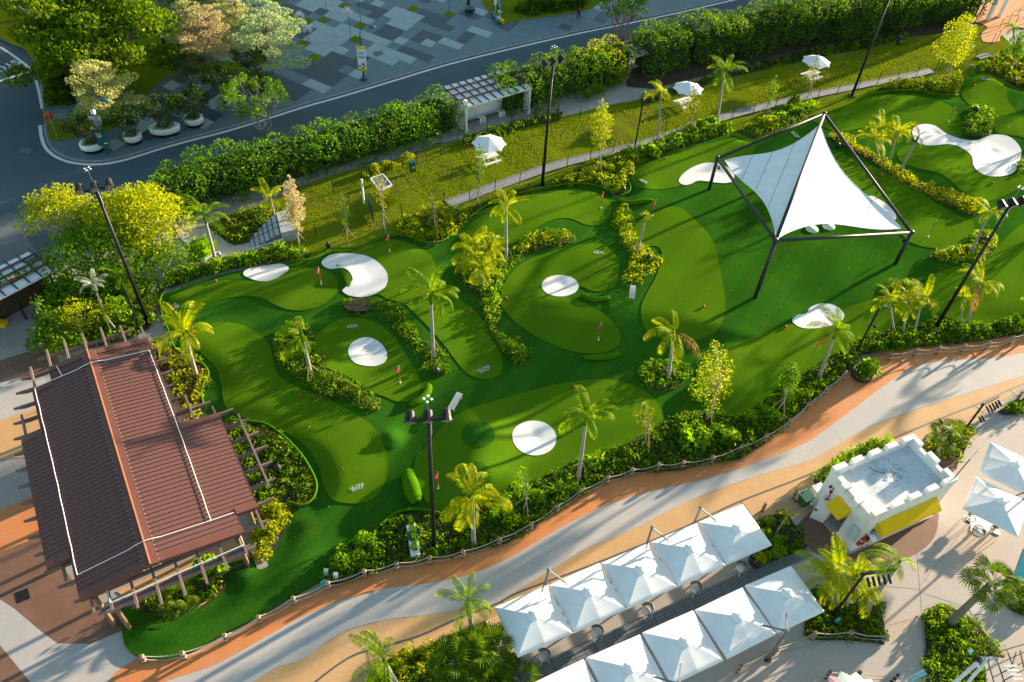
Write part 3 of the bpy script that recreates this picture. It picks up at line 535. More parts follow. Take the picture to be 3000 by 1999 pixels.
for side in (-1, 1):       # barge flashings along the gable ends and the steps of the eaves
    ss = secs[side]
    for ue, (d0, d1), s_ in [(-.3,(0,ss[0][2]),1),(16.3,(0,ss[-1][2]),-1)]+[(ss[i][1], (min(ss[i][2],ss[i+1][2]),max(ss[i][2],ss[i+1][2])), 1 if ss[i+1][2]>ss[i][2] else -1) for i in range(len(ss)-1)]:
        b = MB(); w = .42*s_
        V = [pv(ue-.03*s_, side*d0, rz_(d0)+.075), pv(ue+w, side*d0, rz_(d0)+.075), pv(ue+w, side*(d1+.03), rz_(d1)+.07), pv(ue-.03*s_, side*(d1+.03), rz_(d1)+.07)]
        b.add(V+[v-Vector((0,0,.02)) for v in V]+[V[0]-Vector((0,0,.28)), V[3]-Vector((0,0,.28))], [(0,1,2,3),(4,7,6,5),(0,3,9,8),(1,5,6,2),(2,6,7,3)]); b.build('barge_flashing', m_roof_cap, pav)
b = MB()
V = []
for u_ in (-.34, 16.36): V += [pv(u_,-.34,rz_(.34)+.09), pv(u_,-.04,ZR+.10), pv(u_,0,ZR+.17), pv(u_,.05,ZR+.10), pv(u_,.40,rz_(.40)+.09)]
b.add(V, [(i, i+1, 6+i, 5+i) for i in range(4)]).build('ridge_cap', m_roof_cap, pav)
MB().bar(pv(-.34,.0,ZR+.185), pv(16.36,.0,ZR+.185), .05, .04).build('ridge_highlight', m_orange, pav)  # orange bar paints the sunlit highlight along the ridge
scr = MB()
for k in range(56):
    for v_ in (-.36, .42): scr.frame(pv(k*.3, v_, rz_(v_)+.1), (1,0,0),(0,1,0),(0,0,1), .014,.014,.012)
so = scr.build('screw', m_white, pav); so['kind'] = 'stuff'
lefts = [-4.56,-4.83,-4.99,-5.13,-5.24,-5.33,-5.38,-5.4,-5.39,-5.35,-5.2,-4.9,-4.47,-3.9,-3.0]; rights = [4.2,4.3,4.24,3.96,4.1,5.54,6.62,7.21,7.45,7.54,7.46,7.22,6.73,6.02,4.9]
def rafter(a, b, w=.11, h=.26):
    a, b = Vector(a), Vector(b); d = (b-a).normalized(); n_ = Vector((-d.y, d.x, 0))*w/2; dz = Vector((0,0,h/2)); t = .55
    pr = [a-dz*-1, b+dz, b-dz*-.35, b-d*t-dz, a+d*t-dz, a-dz*-.35]
    MB().add([p+n_ for p in pr]+[p-n_ for p in pr], [(0,5,4,3,2,1),(6,7,8,9,10,11)]+[(i,(i+1)%6,6+(i+1)%6,6+i) for i in range(6)]).build('rafter', m_timber, pav)
for k in range(15):
    u_ = .13+1.21*k; rafter(pv(u_, lefts[k], 3.3), pv(u_, rights[k], 3.3))
for v_, u0, u1 in [(-2.35,-2.7,.3),(-1.26,-3.12,.3),(-.13,-3.23,.3),(1.01,-3.2,.3),(2.17,-2.8,.3),(3.33,-2.09,.3),(-2.3,15.8,17.31),(-1.2,15.8,17.79),(-.13,15.8,18.15),(1.0,15.8,18.25),(2.12,15.8,18.14),(3.24,15.8,17.9),(4.38,15.6,17.53),(-3.45,-1.6,.6),(-4.45,2.2,4.6),(4.35,5.1,7.9),(5.55,6.8,8),(5.6,14.6,16.45),(6.73,8.1,13.95),(-4.0,13.2,14.6),(-3.1,16,17)]:
    rafter(pv(u_ := u0, v_, 3.52), pv(u1, v_, 3.52), .12, .2)
for u_, v0, v1 in [(-2.25,-3.05,2.9),(16.9,-2.85,4.65),(-.9,-4.1,-2.2)]: rafter(pv(u_, v0, 3.32), pv(u_, v1, 3.32), .12, .24)
for u_, v_ in [(15.9,-3.0),(16.6,-2.3),(11,-4.1),(6,-4.1),(1,-3.1),(1,3),(5.2,3.1),(7.4,3.2),(9.5,5.3),(13.8,5.3),(16,4.2)]:
    p = pv(u_, v_, 0); MB().lathe(p, [(.13,0),(.13,3.25)], 10).build('post', m_wood, pav)
MB().frame(pv(4,1.2,1.1), PU, PV, (0,0,1), 1.6, .12, 1.1).build('counter_wall', m_tan, pav)
rb = MB()
for k in range(26): rb.bar(pv(16.35,.2+k*.16,.05), pv(16.35,.2+k*.16,1.1), .025, .025, (1,0,0))
rb.bar(pv(16.35,.15,1.1), pv(16.35,4.3,1.1), .05, .05).bar(pv(16.35,.15,.12), pv(16.35,4.3,.12), .05, .05); rb.build('railing', m_dark, pav)
ramp = MB().frame(pv(15.7,4.9,.14), PU, PV, (0,0,1), 1.2, .3, .12); ramp.build('low_wall', m_concrete, pav)
sheet('pavilion_floor', [pv(14,-2.5,0),pv(17.0,-1.0,0),pv(17.1,4.7,0),pv(14,5,0)], m_tan, z=.02)
lr = MB()
def along(pts, off=.09):
    out = []
    for (ua, va), (ub, vb) in zip(pts, pts[1:]):
        for k in range(8):
            t = k/8; u_, v_ = ua+(ub-ua)*t, va+(vb-va)*t; out.append(pv(u_, v_+.012*math.sin(u_*3), rz_(v_)+off+(.09 if abs(v_) < .5 else 0)))
    u_, v_ = pts[-1]; out.append(pv(u_, v_, rz_(v_)+off)); return out
for pts in ([(.93,-3.36),(.93,0),(.93,3.33)],[(.93,3.33),(8,3.36),(15.0,3.3)],[(14.95,4.5),(14.97,3.3),(14.92,0),(14.9,-3.35)],[(14.9,-3.35),(8,-3.3),(.93,-3.36)],[(-.1,-1.9),(.93,-1.75)]): lr.tube(along(pts), .024, 6)
tag(lr.build('light_rope', m_white), 'white light rope laid round the ribbed brown pavilion roof', 'light rope')
lr2 = MB().tube([pv(15.9,-2.3,3.66),pv(16.9,-2.3,3.66),pv(16.9,1,3.68),pv(16.9,4.4,3.66),pv(16.0,4.38,3.66)], .035, 6); tag(lr2.build('light_rope', m_white), 'white light rope along the lower pergola beam of the brown pavilion', 'light rope')

# ================================================================ CASTLE KIOSK
kp = [(20.9,24.91),(26.51,27.79),(24.89,31.0),(19.3,28.07)]
KO = Vector((20.9,24.91,0)); KX = Vector((.889,.457,0)).normalized(); KY = Vector((-KX.y, KX.x, 0)); KW, KD = 6.31, 3.56
def kq(x, y, z): return KO+KX*x+KY*y+Vector((0,0,z))
kio = thing('castle_kiosk', 'small white castle kiosk with notched parapet and yellow awnings', 'kiosk', kq(KW/2, KD/2, 0))
def kbox(name, x0, x1, y0, y1, z0, z1, m, par=None): return MB().frame(kq((x0+x1)/2,(y0+y1)/2,(z0+z1)/2), KX, KY, (0,0,1), (x1-x0)/2, (y1-y0)/2, (z1-z0)/2).build(name, m, par or kio)
t_ = .26
kbox('wall', 0, KW, KD-t_, KD, 0, 3.86, m_white_wall); kbox('wall', KW-t_, KW, t_+.002, KD-t_-.002, 0, 3.86, m_white_wall)
kbox('wall', 0, .75, 0, t_, 0, 3.86, m_white_wall); kbox('wall', .752, KW, 0, t_, 2.2, 3.86, m_white_wall); kbox('wall', .752, KW, 0, t_, 0, 1.0, m_white_wall); kbox('wall', KW-.5, KW, 0, t_-.003, 1.002, 2.198, m_white_wall)
kbox('wall', 0, t_, t_+.002, 1.3, 0, 3.86, m_white_wall); kbox('wall', 0, t_, 2.3, KD-t_-.002, 0, 3.86, m_white_wall); kbox('wall', 0, t_, 1.302, 2.298, 2.25, 3.86, m_white_wall)
m_kroof = mat('weathered_roof', (.70,.73,.74), (.56,.63,.66), .6, .8, .35, .6, stain=(.25,.34,.40), sscale=.6, fine=(.5,.52,.54), fscale=8)
kbox('roof_deck', t_, KW-t_, t_, KD-t_, 3.33, 3.42, m_kroof)
kbox('floor', t_+.01, KW-t_-.01, t_+.01, KD-t_-.01, 0, .05, m_dark)
for i in range(5):
    w = .9 if i in (0, 4) else .72; xs = [0, 1.46, 2.79, 4.12, KW-.9][i]
    for y0 in (0, KD-t_): kbox('merlon', xs-.03, xs+w+.03*(i==4), y0-.04, y0+t_+.04, 3.863, 4.2, m_white_wall)
for y0, y1 in ((t_+.05,.85),(1.38,2.15),(2.72,KD-t_-.05)):
    kbox('merlon', KW-t_-.04, KW+.04, y0, y1, 3.863, 4.196, m_white_wall)
for y0, y1 in ((1.05,1.42),(2.1,2.5)): kbox('merlon', -.22, t_+.04, y0, y1, 3.45, 4.0, m_white_wall)
kbox('parapet_cap', -.05, t_+.05, t_+.05, KD-t_-.05, 3.863, 3.92, m_white_wall)
kbox('plinth', -.10, KW+.05, -.10, KD+.05, 0, .16, m_concrete)
def awning(x0, x1, out, zt, zb, name, along_x=True, y0=0, y1=0):
    b = MB()
    if along_x: T = [kq(x0,-.02,zt), kq(x1,-.02,zt)]; Bt = [kq(x0,-out,zb), kq(x1,-out,zb)]; Bk = [kq(x0,-.02,zb), kq(x1,-.02,zb)]
    else: T = [kq(-.02,y1,zt), kq(-.02,y0,zt)]; Bt = [kq(-out,y1,zb), kq(-out,y0,zb)]; Bk = [kq(-.02,y1,zb), kq(-.02,y0,zb)]
    dr = Vector((0,0,.17)); V = T+Bt+Bk+[p-dr for p in Bt]+[p-dr for p in Bk]
    b.add(V, [(0,2,3,1),(0,4,2),(1,3,5),(2,6,7,3),(4,8,6,2),(3,7,9,5)]).build(name, m_yellow, kio)
awning(.86, 5.4, .68, 2.88, 2.42, 'awning'); awning(0, 0, .8, 2.9, 2.45, 'awning', False, 1.24, 2.34)
kbox('counter', .8, KW-.5, -.35, .1, .95, 1.03, m_white)
dA, dB = G('d4',240,1105,.05), G('d4',85,1040,.05); b = MB(); b.bar(Vector((dA.x,dA.y,1.1)), Vector((dB.x,dB.y,1.1)), .05, 2.1); dr = b.build('door', m_white, kio)
MB().frame(Vector((dB.x,dB.y,1.05)).lerp(Vector((dA.x,dA.y,1.05)), .12)+Vector((-.04,-.06,0)), (1,0,0),(0,1,0),(0,0,1),.06,.06,.05).build('handle', m_dark, dr)
kbox('door_frame', -.03, .02, 1.24, 1.3, .16, 2.28, m_grey_metal); kbox('door_frame', -.03, .02, 2.3, 2.36, .16, 2.28, m_grey_metal)
kbox('downpipe', -.05, -.01, KD-.75, KD-.70, .2, 3.0, m_red)
for z_, y_ in ((2.9,KD-.55),(2.6,KD-.72),(1.7,KD-.72)): MB().lathe(kq(-.1,y_,z_), [(.02,-.08),(.09,-.05),(.09,.05),(.02,.08)], 10).build('alarm_bell', mat('maroon',(.22,.01,.04),None,.5), kio)
sg = kbox('notice_board', -.045, -.012, .12, .72, 1.1, 2.3, mat('notice_blue', (.45,.56,.62), (.40,.5,.57), .5, 2), kio)
for k in range(5): kbox('text_line', -.05, -.046, .2, .64-.1*(k%2), 1.25+.2*k, 1.31+.2*k, m_white, sg)
lb = MB(); c = kq(.42,-.1,1.25); ring = [c+KX*.36*math.cos(k*math.pi/12)+Vector((0,0,.36*math.sin(k*math.pi/12))) for k in range(25)]; lb.tube(ring, .085, 8, False)
lbo = lb.build('lifebuoy', m_red, smooth=True); tag(lbo, 'red lifebuoy ring hanging on the front wall of the castle kiosk', 'lifebuoy')
for k in range(4):
    a = k*math.pi/2+math.pi/4; q = c+KX*.36*math.cos(a)+Vector((0,0,.36*math.sin(a))); MB().lathe(q, [(.095,-.05),(.095,.05)], 8).build('reflective_band', m_white, lbo, local=False)
for z_, m_ in ((1.85, m_white),): tag(MB().lathe(kq(.55,-.35,z_), [(.02,-.05),(.2,0),(.24,.12),(.16,.24),(.02,.28)], 12).build('wall_lamp', m_, smooth=True), 'white bulb shaped lamp on the front corner of the castle kiosk', 'lamp')
MB().bar(kq(.3,-.02,2.0), kq(.3,-.3,2.05), .05, .05).lathe(kq(.25,-.3,1.98), [(.02,-.1),(.1,-.06),(.1,.06),(.02,.1)], 8).build('camera_bracket', m_black, kio)
tw = MB(); rt = random.Random(5)
for k in range(36):
    x_, y_ = 3.6+rt.gauss(0,.55), 2.2+rt.gauss(0,.35)
    if .4 < x_ < 5.8 and .4 < y_ < 3.1: tw.tube([kq(x_, y_, 3.43), kq(x_+rt.uniform(-.35,.35), y_+rt.uniform(-.3,.3), 3.43+rt.uniform(.01,.1))], .012, 4)
tw.tube([kq(2.6,3.0,3.44), kq(2.75,2.6,3.45), kq(3.2,2.3,3.46)], .035, 6); tag(tw.build('dry_branches', m_grey_metal), 'tangle of dry twigs lying on the white kiosk roof', 'twigs', kind='stuff')
fp = thing('kiosk_flag', 'slim dark pole with a small teal pennant on the kiosk roof corner', 'flag', kq(KW-.15,.13,4.2)); MB().tube([kq(KW-.15,.13,4.2), kq(KW-.1,.1,6.1)], .03, 6).build('pole', m_black, fp)
MB().add([kq(KW-.1,.1,6.05),kq(KW+.9,.4,6.0),kq(KW-.1,.12,5.5),kq(KW+.86,.42,5.97)], [(0,1,2),(1,3,2),(0,2,3)]).build('pennant', m_teal, fp)
acp = G('d4',170,735,.5); acp.z = 0; ac = thing('condenser_unit', 'pale boxed air conditioner unit behind the castle kiosk', 'air conditioner', acp); MB().frame(acp+Vector((0,0,.45)), KX, KY, (0,0,1), .36, .24, .45).build('casing', m_white, ac); MB().frame(acp-KY*.25+Vector((0,0,.45)), KX, KY, (0,0,1), .28, .01, .3).build('grille', m_grey_metal, ac)
wb = G('d2', 1960, 190); wbin = thing('wheelie_bin', 'green wheelie bin with white rimmed lid beside the castle kiosk', 'bin', wb)
b = MB(); V = [wb+KX*(sx*s)+KY*(sy*s*1.1)+Vector((0,0,z_)) for z_, s in ((.08,.24),(1.0,.31)) for sx, sy in ((-1,-1),(1,-1),(1,1),(-1,1))]; b.add(V, [(3,2,1,0),(4,5,6,7),(0,1,5,4),(1,2,6,5),(2,3,7,6),(3,0,4,7)]).build('body', m_green_plastic, wbin)
MB().frame(wb+Vector((0,0,1.03)), KX, KY, (0,0,1), .34, .38, .025).build('rim', m_white, wbin); MB().frame(wb+Vector((0,0,1.075)), KX, KY, (0,0,1), .31, .35, .022).build('lid', m_green_plastic, wbin)
for s in (-1, 1): MB().tube([wb+KX*s*.3+KY*.33+Vector((-.03,0,.09)), wb+KX*s*.3+KY*.33+Vector((.03,0,.09))], .09, 10).build('wheel', m_black, wbin)

# ================================================================ SHADE SAIL
HB, HF, LL, LR = G('r3',975,785,6.25), G('r6',640,90,6.25), G('r3',240,1090,3.65), G('r6',1575,35,3.6)
sail = thing('shade_sail', 'large white tensioned sail canopy on a dark four post steel frame', 'canopy', ((HB+HF)/2).xy.to_3d())
for p in (HB, HF, LL, LR):
    MB().tube([Vector((p.x,p.y,.15)), p], .16, 12).build('post', m_dark, sail, True); MB().lathe((p.x,p.y,.15), [(.3,0),(.3,.06),(.22,.16)], 12).build('base_plate', m_dark, sail)
    MB().lathe((p.x,p.y,p.z-.1), [(.19,0),(.19,.24),(.16,.3)], 12).build('node', m_dark, sail, True)
for a, b_ in ((HB,LL),(LL,HF),(HF,LR),(LR,HB),(HB,HF)): MB().tube([a, b_], .13, 10).build('beam', m_dark, sail, True)
cen = (HB+HF+LL+LR)/4
rA, rB = HB.lerp(HF, .07)+Vector((0,0,-.28)), HF.lerp(HB, .03)+Vector((0,0,-.28))
for nm, lo in (('left', LL), ('right', LR)):
    Lo = lo.lerp(cen, .09)+Vector((0,0,-.02)); n1, n2 = 18, 22; V = []; 
    for j in range(n2+1):
        w = j/n2; pull = .34*math.sin(math.pi*w**.9)
        for i in range(n1+1):
            t = i/n1; t2 = .5+(t-.5)*(1-pull); p = (rA.lerp(rB, t2))*(1-w)+Lo*w; p.z -= .35*math.sin(math.pi*w)*(1-.3*abs(2*t-1)); V.append(p)
    F = [(j*(n1+1)+i, j*(n1+1)+i+1, (j+1)*(n1+1)+i+1, (j+1)*(n1+1)+i) for j in range(n2) for i in range(n1)]
    me = raw_mesh('sail_cloth', [v-sail.location for v in V], F, m_fabric, True); cl = link(bpy.data.objects.new('sail_cloth', me), sail)
    for j in (5, 10, 15):
        MB().tube([V[j*(n1+1)+i]+Vector((0,0,.012)) for i in range(n1+1)], .014, 4, False).build('seam', m_grey_metal, cl)
    for i in (0, n1): MB().tube([V[j*(n1+1)+i] for j in range(n2+1)], .035, 6, False).build('edge_cable', m_white, cl)
    MB().tube([Lo, lo+Vector((0,0,-.1))], .05, 6).build('corner_tie', m_grey_metal, sail)
for p, d_ in ((LL, Vector((.2,-.1,0))), (LR, Vector((-.2,-.05,0)))): MB().bar(Vector((p.x,p.y,2.9)), Vector((p.x,p.y,2.9))+d_*1.6, .06, .06).lathe(Vector((p.x,p.y,2.75))+d_*1.6, [(.03,-.1),(.1,-.08),(.12,.12),(.03,.16)], 8).build('spotlight', m_black, sail)
for k, (x_, y_) in enumerate(((885,22),(1000,2))):
    tag(MB().lathe(G('r6',x_,y_,.25), [(.05,0),(.5,.05),(.56,.2),(.4,.34),(.1,.38)], 18).build('bean_seat', m_fabric, smooth=True), ['rounded white seat under the shade sail front edge, the larger left one', 'rounded white seat under the shade sail front edge, the right one'][k], 'seat')

# ================================================================ PARASOLS OVER THE TERRACE
def canopy_panel(sgn, n=7):
    """one eighth of a 3 m square pyramid canopy, between a corner rib and a side rib, sagging between them"""
    V = []; F = []; top = Vector((0,0,.57)); a = Vector((1.48,0,0)); b_ = Vector((1.48,1.48*sgn,-.03))
    for i in range(n+1):
        for j in range(i+1):
            w = i/n; t = j/i if i else 0; p = top*(1-w)+(a.lerp(b_, t))*w; p.z -= .012*math.sin(math.pi*t)*w; V.append(p)
    def id_(i, j): return i*(i+1)//2+j
    for i in range(n):
        for j in range(i+1):
            F.append((id_(i,j), id_(i+1,j), id_(i+1,j+1)))
            if j < i: F.append((id_(i,j), id_(i+1,j+1), id_(i,j+1)))
    if sgn < 0: F = [tuple(reversed(f)) for f in F]
    k = len(V); e0 = [V[id_(n,j)] for j in range(n+1)]; V += [p+Vector((.0,0,-.10)) for p in e0]
    for j in range(n): F.append((id_(n,j), k+j, k+j+1, id_(n,j+1)) if sgn > 0 else (id_(n,j), id_(n,j+1), k+j+1, k+j))
    return raw_mesh('canopy_panel', V, F, m_fabric, True)
pan = {1: canopy_panel(1), -1: canopy_panel(-1)}
cap_me = MB(); cap_me.add([(0,0,.73)]+[(.34*math.cos(k*math.pi/4),.34*math.sin(k*math.pi/4),.55-.05*(k%2)) for k in range(8)], [(0,1+k,1+(k+1)%8) for k in range(8)]); cap_me = raw_mesh('vent_cap', cap_me.v, cap_me.f, m_fabric)
hub_me = MB().lathe((0,0,.69),[(.05,0),(.09,.05),(.06,.14),(.01,.17)],10); hub_me = raw_mesh('finial', hub_me.v, hub_me.f, m_white, True)
def parasol(c, ang, label, group, z=2.5):
    r = thing('parasol', label, 'parasol', (c[0], c[1], z), group, ang); r.scale = (1.045, .965, 1); r.rotation_euler = (random.gauss(0,.012), random.gauss(0,.012), ang+random.gauss(0,.012))
    for k in range(4):
        for s in (1, -1): part('canopy_panel', pan[s], r, rot=(0,0,k*math.pi/2))
    part('vent_cap', cap_me, r, rot=(0,0,.2)); part('finial', hub_me, r)
    for k in range(8):
        L = 1.46*(1.41 if k % 2 else 1); a = k*math.pi/4
        o = MB().bar((0,0,.49), (L*math.cos(a), L*math.sin(a), -.07), .03, .03).build('rib', m_white, r, local=True)
    return r
rowd = Vector((2.83,1.48,0)).normalized(); ra = math.atan2(rowd.y, rowd.x)
U0 = Vector((2.04,18.32,0)); ustep = Vector((2.83,1.475,0)); ordn = ['nearest the round palm bed', 'second from the palm bed', 'third from the palm bed', 'fourth from the palm bed', 'at the kiosk end beside the small shrub bed']
W0 = Vector((3.9,14.45,0)); ordw = ['cut by the bottom edge of the picture', 'second from the bottom edge', 'third from the bottom edge', 'fourth from the bottom edge', 'at the end beside the golden palm']
UC = [U0+ustep*i for i in range(5)]; WC = [W0+Vector((2.9,1.50,0))*i for i in range(5)]; WC[4] = Vector((15.47,20.45,0))
for i, c in enumerate(UC): parasol(c, ra, 'white square parasol of the upper row, '+ordn[i], 'square parasols of the upper row')
for i, c in enumerate(WC): parasol(c, ra, 'white square parasol of the lower row, '+ordw[i], 'square parasols of the lower row')
sa = math.atan2(-1.64, 2.48); SC = [Vector((29.4,27.3,0)), Vector((31.35,30.05,0)), Vector((31.2,21.2,0))]
for c, t in zip(SC, ('beside the table with three tub chairs, right of the kiosk', 'above the chair table one at the right edge', 'at the lower right corner by the lattice')): parasol(c, sa, 'white square parasol '+t, 'square parasols at the right edge')
def mast(base, top_z, ends, label):
    base = Vector((base[0], base[1], 0)); r = thing('parasol_mast', label, 'parasol mast', base)
    MB().box(base.x-.18,base.x+.18,base.y-.18,base.y+.18,0,.06).build('base_plate', m_dark, r); MB().tube([base, base+Vector((0,0,top_z))], .065, 8).build('mast', m_grey_metal, r)
    MB().lathe(base+Vector((0,0,top_z-.05)), [(.1,0),(.1,.16),(.06,.2)], 8).build('mast_head', m_grey_metal, r); MB().tube([base+Vector((.1,0,1.1)), base+Vector((.28,0,1.1)), base+Vector((.28,0,.95))], .02, 5).build('crank', m_wood, r)
    for e in ends:
        a = base+Vector((0,0,top_z)); MB().bar(a, Vector(e), .06, .10).build('arm', m_grey_metal, r); MB().tube([Vector(e)+Vector((0,0,.08)), Vector(e)-Vector((0,0,.25))], .045, 6).build('arm_tip', m_white, r)
def mid(p, q, k): v = p.lerp(q, k); return (v.x, v.y, 3.12)
nu = Vector((-rowd.y, rowd.x, 0))
for i, j, t in ((0,1,'first'),(2,3,'second'),(3,4,'third')):
    b_ = (UC[i]+UC[j])/2+nu*1.62; mast(b_, 3.75, [mid(Vector((b_.x,b_.y,0)), UC[i], .45)] * (i != 3) + [mid(Vector((b_.x,b_.y,0)), UC[j], .45)], f'grey cantilever mast holding the upper parasol row, {t} from the palm bed')
for i, j, t in ((1,2,'nearer the bottom edge'),(3,4,'nearer the golden palm')):
    b_ = (WC[i]+WC[j])/2-nu*1.75; mast(b_, 3.5, [mid(Vector((b_.x,b_.y,0)), WC[i], .5), mid(Vector((b_.x,b_.y,0)), WC[j], .5)], f'grey cantilever mast below the lower parasol row, {t}')
b_ = SC[0]+Vector((1.9,.6,0)); mast(b_, 3.5, [mid(Vector((b_.x,b_.y,0)), SC[0], .55)], 'grey cantilever mast right of the parasol with the chair table')

# chairs and tables
def make_chair():
    r = thing('tub_chair', 'x', 'chair')
    MB().lathe((0,0,.40), [(.26,0),(.28,.03),(.28,.07),(.22,.10)], 16).build('cushion', m_white, r, True, True); MB().lathe((0,0,.34), [(.24,0),(.29,.03),(.29,.055)], 16).build('seat', m_chair, r, local=True)
    for k, z_ in enumerate((.50,.56,.62,.68)):
        MB().tube([(.33*math.cos(t),.33*math.sin(t),z_) for t in [math.pi*(.5+i/14*1.0+.0)-math.pi/2+math.pi/2-.35+i*.05 for i in range(15)]], .028, 6).build('back_band', m_chair, r, local=True)
    MB().tube([(.34*math.cos(t),.34*math.sin(t),.73) for t in [math.pi/2-.6+i*(math.pi+1.2)/18 for i in range(19)]], .03, 6).build('top_rail', m_grey_metal, r, True, True)
    for a in (.785, 2.356, 3.927, 5.498): MB().tube([(.2*math.cos(a),.2*math.sin(a),.36),(.36*math.cos(a),.36*math.sin(a),0)], .018, 6).build('leg', m_white, r, local=True)
    return r
chair = make_chair(); used_chair = [False]
def put_chair(p, rz, label, group):
    c = chair if not used_chair[0] else copy_tree(chair); used_chair[0] = True
    c.location = (p[0], p[1], .02); c.rotation_euler = (0,0,rz); tag(c, label, 'chair', group)
def put_table(p, rz, w, d, label):
    r = thing('cafe_table', label, 'table', (p[0],p[1],.02), rz=rz); MB().box(-w/2,w/2,-d/2,d/2,.70,.74).build('tabletop', m_white, r, local=True); MB().box(-.05,.05,-.05,.05,.04,.70).build('pedestal', m_white, r, local=True); MB().box(-.3,.3,-.25,.25,0,.04).build('foot', m_white, r, local=True)
for i, c in enumerate(UC):
    p = c-nu*1.25+rowd*.15; put_chair(p, ra+math.pi, 'grey tub chair under the upper parasol '+ordn[i], 'tub chairs under the upper parasols'); put_table(c-nu*.3+rowd*.15, ra, .8, .8, 'white cafe table under the upper parasol '+ordn[i])
tp = G('d5',530,1205,.74); put_table(tp, sa+.15, 1.25, .75, 'pale rectangular cafe table with three tub chairs beside the right parasol')
for k, ((x_, y_), t) in enumerate((((365,1150),'left end'),((490,1310),'near long side'),((700,1310),'lower right side'))):
    q = G('d5',x_,y_,.5); put_chair(q, math.atan2(tp.y-q.y, tp.x-q.x)+math.pi*.0+math.pi, f'grey tub chair at the {t} of the pale table by the right parasol', 'tub chairs at the open table')
# ================================================================ FOLIAGE HELPERS
def unit(v): return v/np.maximum(np.linalg.norm(v, axis=-1, keepdims=True), 1e-9)
def leaf_quads(C, N_, size, aspect=.55, tilt=.95, rng=RNG):
    n = len(C); nr = unit(N_+tilt*rng.normal(size=(n, 3))); t = unit(np.cross(nr, rng.normal(size=(n, 3)))); b = np.cross(nr, t)
    s = (size*rng.uniform(.7, 1.3, n))[:, None]; a = aspect
    return np.stack([C-t*s*.5, C+b*s*a*.5+t*s*.08, C+t*s*.5-nr*s*.12, C-b*s*a*.5+t*s*.08], 1)
def dome(c, r, h, n, rng=RNG, full=False):
    d = rng.normal(size=(n, 3)); d = unit(d)
    if not full: d[:, 2] = np.abs(d[:, 2])
    k = rng.uniform(.78, 1.02, n)[:, None]; s = np.array([r, r, h]); return np.asarray(c)+d*s*k, unit(d/s*np.array([1, 1, 1.2])*max(r, h))
def cloud(name, quads, m, parent=None):
    V = np.concatenate(quads); o = np.array(parent.location) if parent is not None else np.zeros(3); me = quads_mesh(name, V-o, m); return link(bpy.data.objects.new(name, me), parent)
def scatter(poly, spacing, rng=RNG):
    """points of a loose even scatter inside a polygon"""
    Q = grid_in(poly, spacing, 0.02)
    if not len(Q): return Q
    Q = Q+rng.uniform(-.38, .38, Q.shape)*spacing; return Q[inside(Q, poly)]
TRI = [0]
def bed(label, poly, m, spacing=.55, r=.38, h=.45, n=26, leaf=.2, m2=None, share=.3, z0=None, soil=m_soil, cat='ground cover', name='ground_cover', skip=0.0):
    """a planted bed: a soil sheet and a mass of low plants nobody could count"""
    p3 = [Vector((p[0], p[1], 0)) for p in poly]
    zb = .17 if z0 is None else z0
    sheet('soil_bed', p3, soil, z=zb-.02+random.random()*.006)
    Q = scatter(p3, spacing); A, B = [], []
    for q in Q:
        if random.random() < skip: continue
        k = random.uniform(.65, 1.3); C, N_ = dome((q[0], q[1], zb), r*k, h*k*random.uniform(.7, 1.35), max(8, int(n*k*k)))
        (B if (m2 and random.random() < share) else A).append(leaf_quads(C, N_, leaf*random.choice((.75,1,1,1.45))))
    out = []
    for L_, mm, nm in ((A, m, name), (B, m2, name)):
        if L_:
            o = cloud(nm, L_, mm); TRI[0] += len(o.data.polygons)*2; out.append(o)
    tag(out[0], label, cat, kind='stuff')
    for o in out[1:]:
        o.parent = out[0]; o['kind'] = 'stuff'
    return out[0]
def shrub_mesh(r, h, n, leaf, m, full=False, lumps=5):
    Q = []
    for k in range(lumps):
        a = random.uniform(0, 6.28); d = r*.45*(k > 0); C, N_ = dome((d*math.cos(a), d*math.sin(a), h*.1*random.random()+(h*.5 if full else 0)), r*random.uniform(.55, .8), h*random.uniform(.6, .95)*(.5 if full else 1), n//lumps, full=full); Q.append(leaf_quads(C, N_, leaf))
    return quads_mesh('foliage', np.concatenate(Q), m)
stem_me = MB().tube([(0,0,0),(.02,.01,.3),(.0,.03,.55)], [.05,.04,.02], 6); stem_me = raw_mesh('stem', stem_me.v, stem_me.f, m_bark)
def shrub(p, kind, label, group=None, s=1.0, z=.15):
    r = thing('shrub', label, 'shrub', (p[0], p[1], z), group, random.uniform(0, 6.28)); r.scale = (s, s, s*random.uniform(.85, 1.15)); part('foliage', random.choice(SHR[kind]), r); part('stem', stem_me, r); return r
SHR = {'green': [shrub_mesh(.6,.75,260,.19,L_bright) for _ in range(3)], 'gold': [shrub_mesh(.6,.7,260,.17,L_ylw) for _ in range(3)], 'dark': [shrub_mesh(.6,.8,280,.2,L_bed) for _ in range(3)], 'broad': [shrub_mesh(.6,.8,110,.36,L_bright) for _ in range(3)], 'spiky': []}
def spiky_mesh(m, n=70, L=.75):
    V = []
    for k in range(n):
        a = random.uniform(0, 6.28); e = random.uniform(.15, 1.35); d = Vector((math.cos(a)*math.cos(e), math.sin(a)*math.cos(e), math.sin(e))); l = L*random.uniform(.6, 1.1); sd = Vector((-math.sin(a), math.cos(a), 0))*.035; mid_ = d*l*.55+Vector((0,0,.03)); tip = d*l-Vector((0,0,.18*l)); o = Vector((random.uniform(-.15,.15), random.uniform(-.15,.15), .05))
        V.append([o-sd*.5, o+mid_+sd*1.3, o+tip, o+mid_-sd*1.3])
    return quads_mesh('foliage', np.array([[tuple(p) for p in q] for q in V]), m)
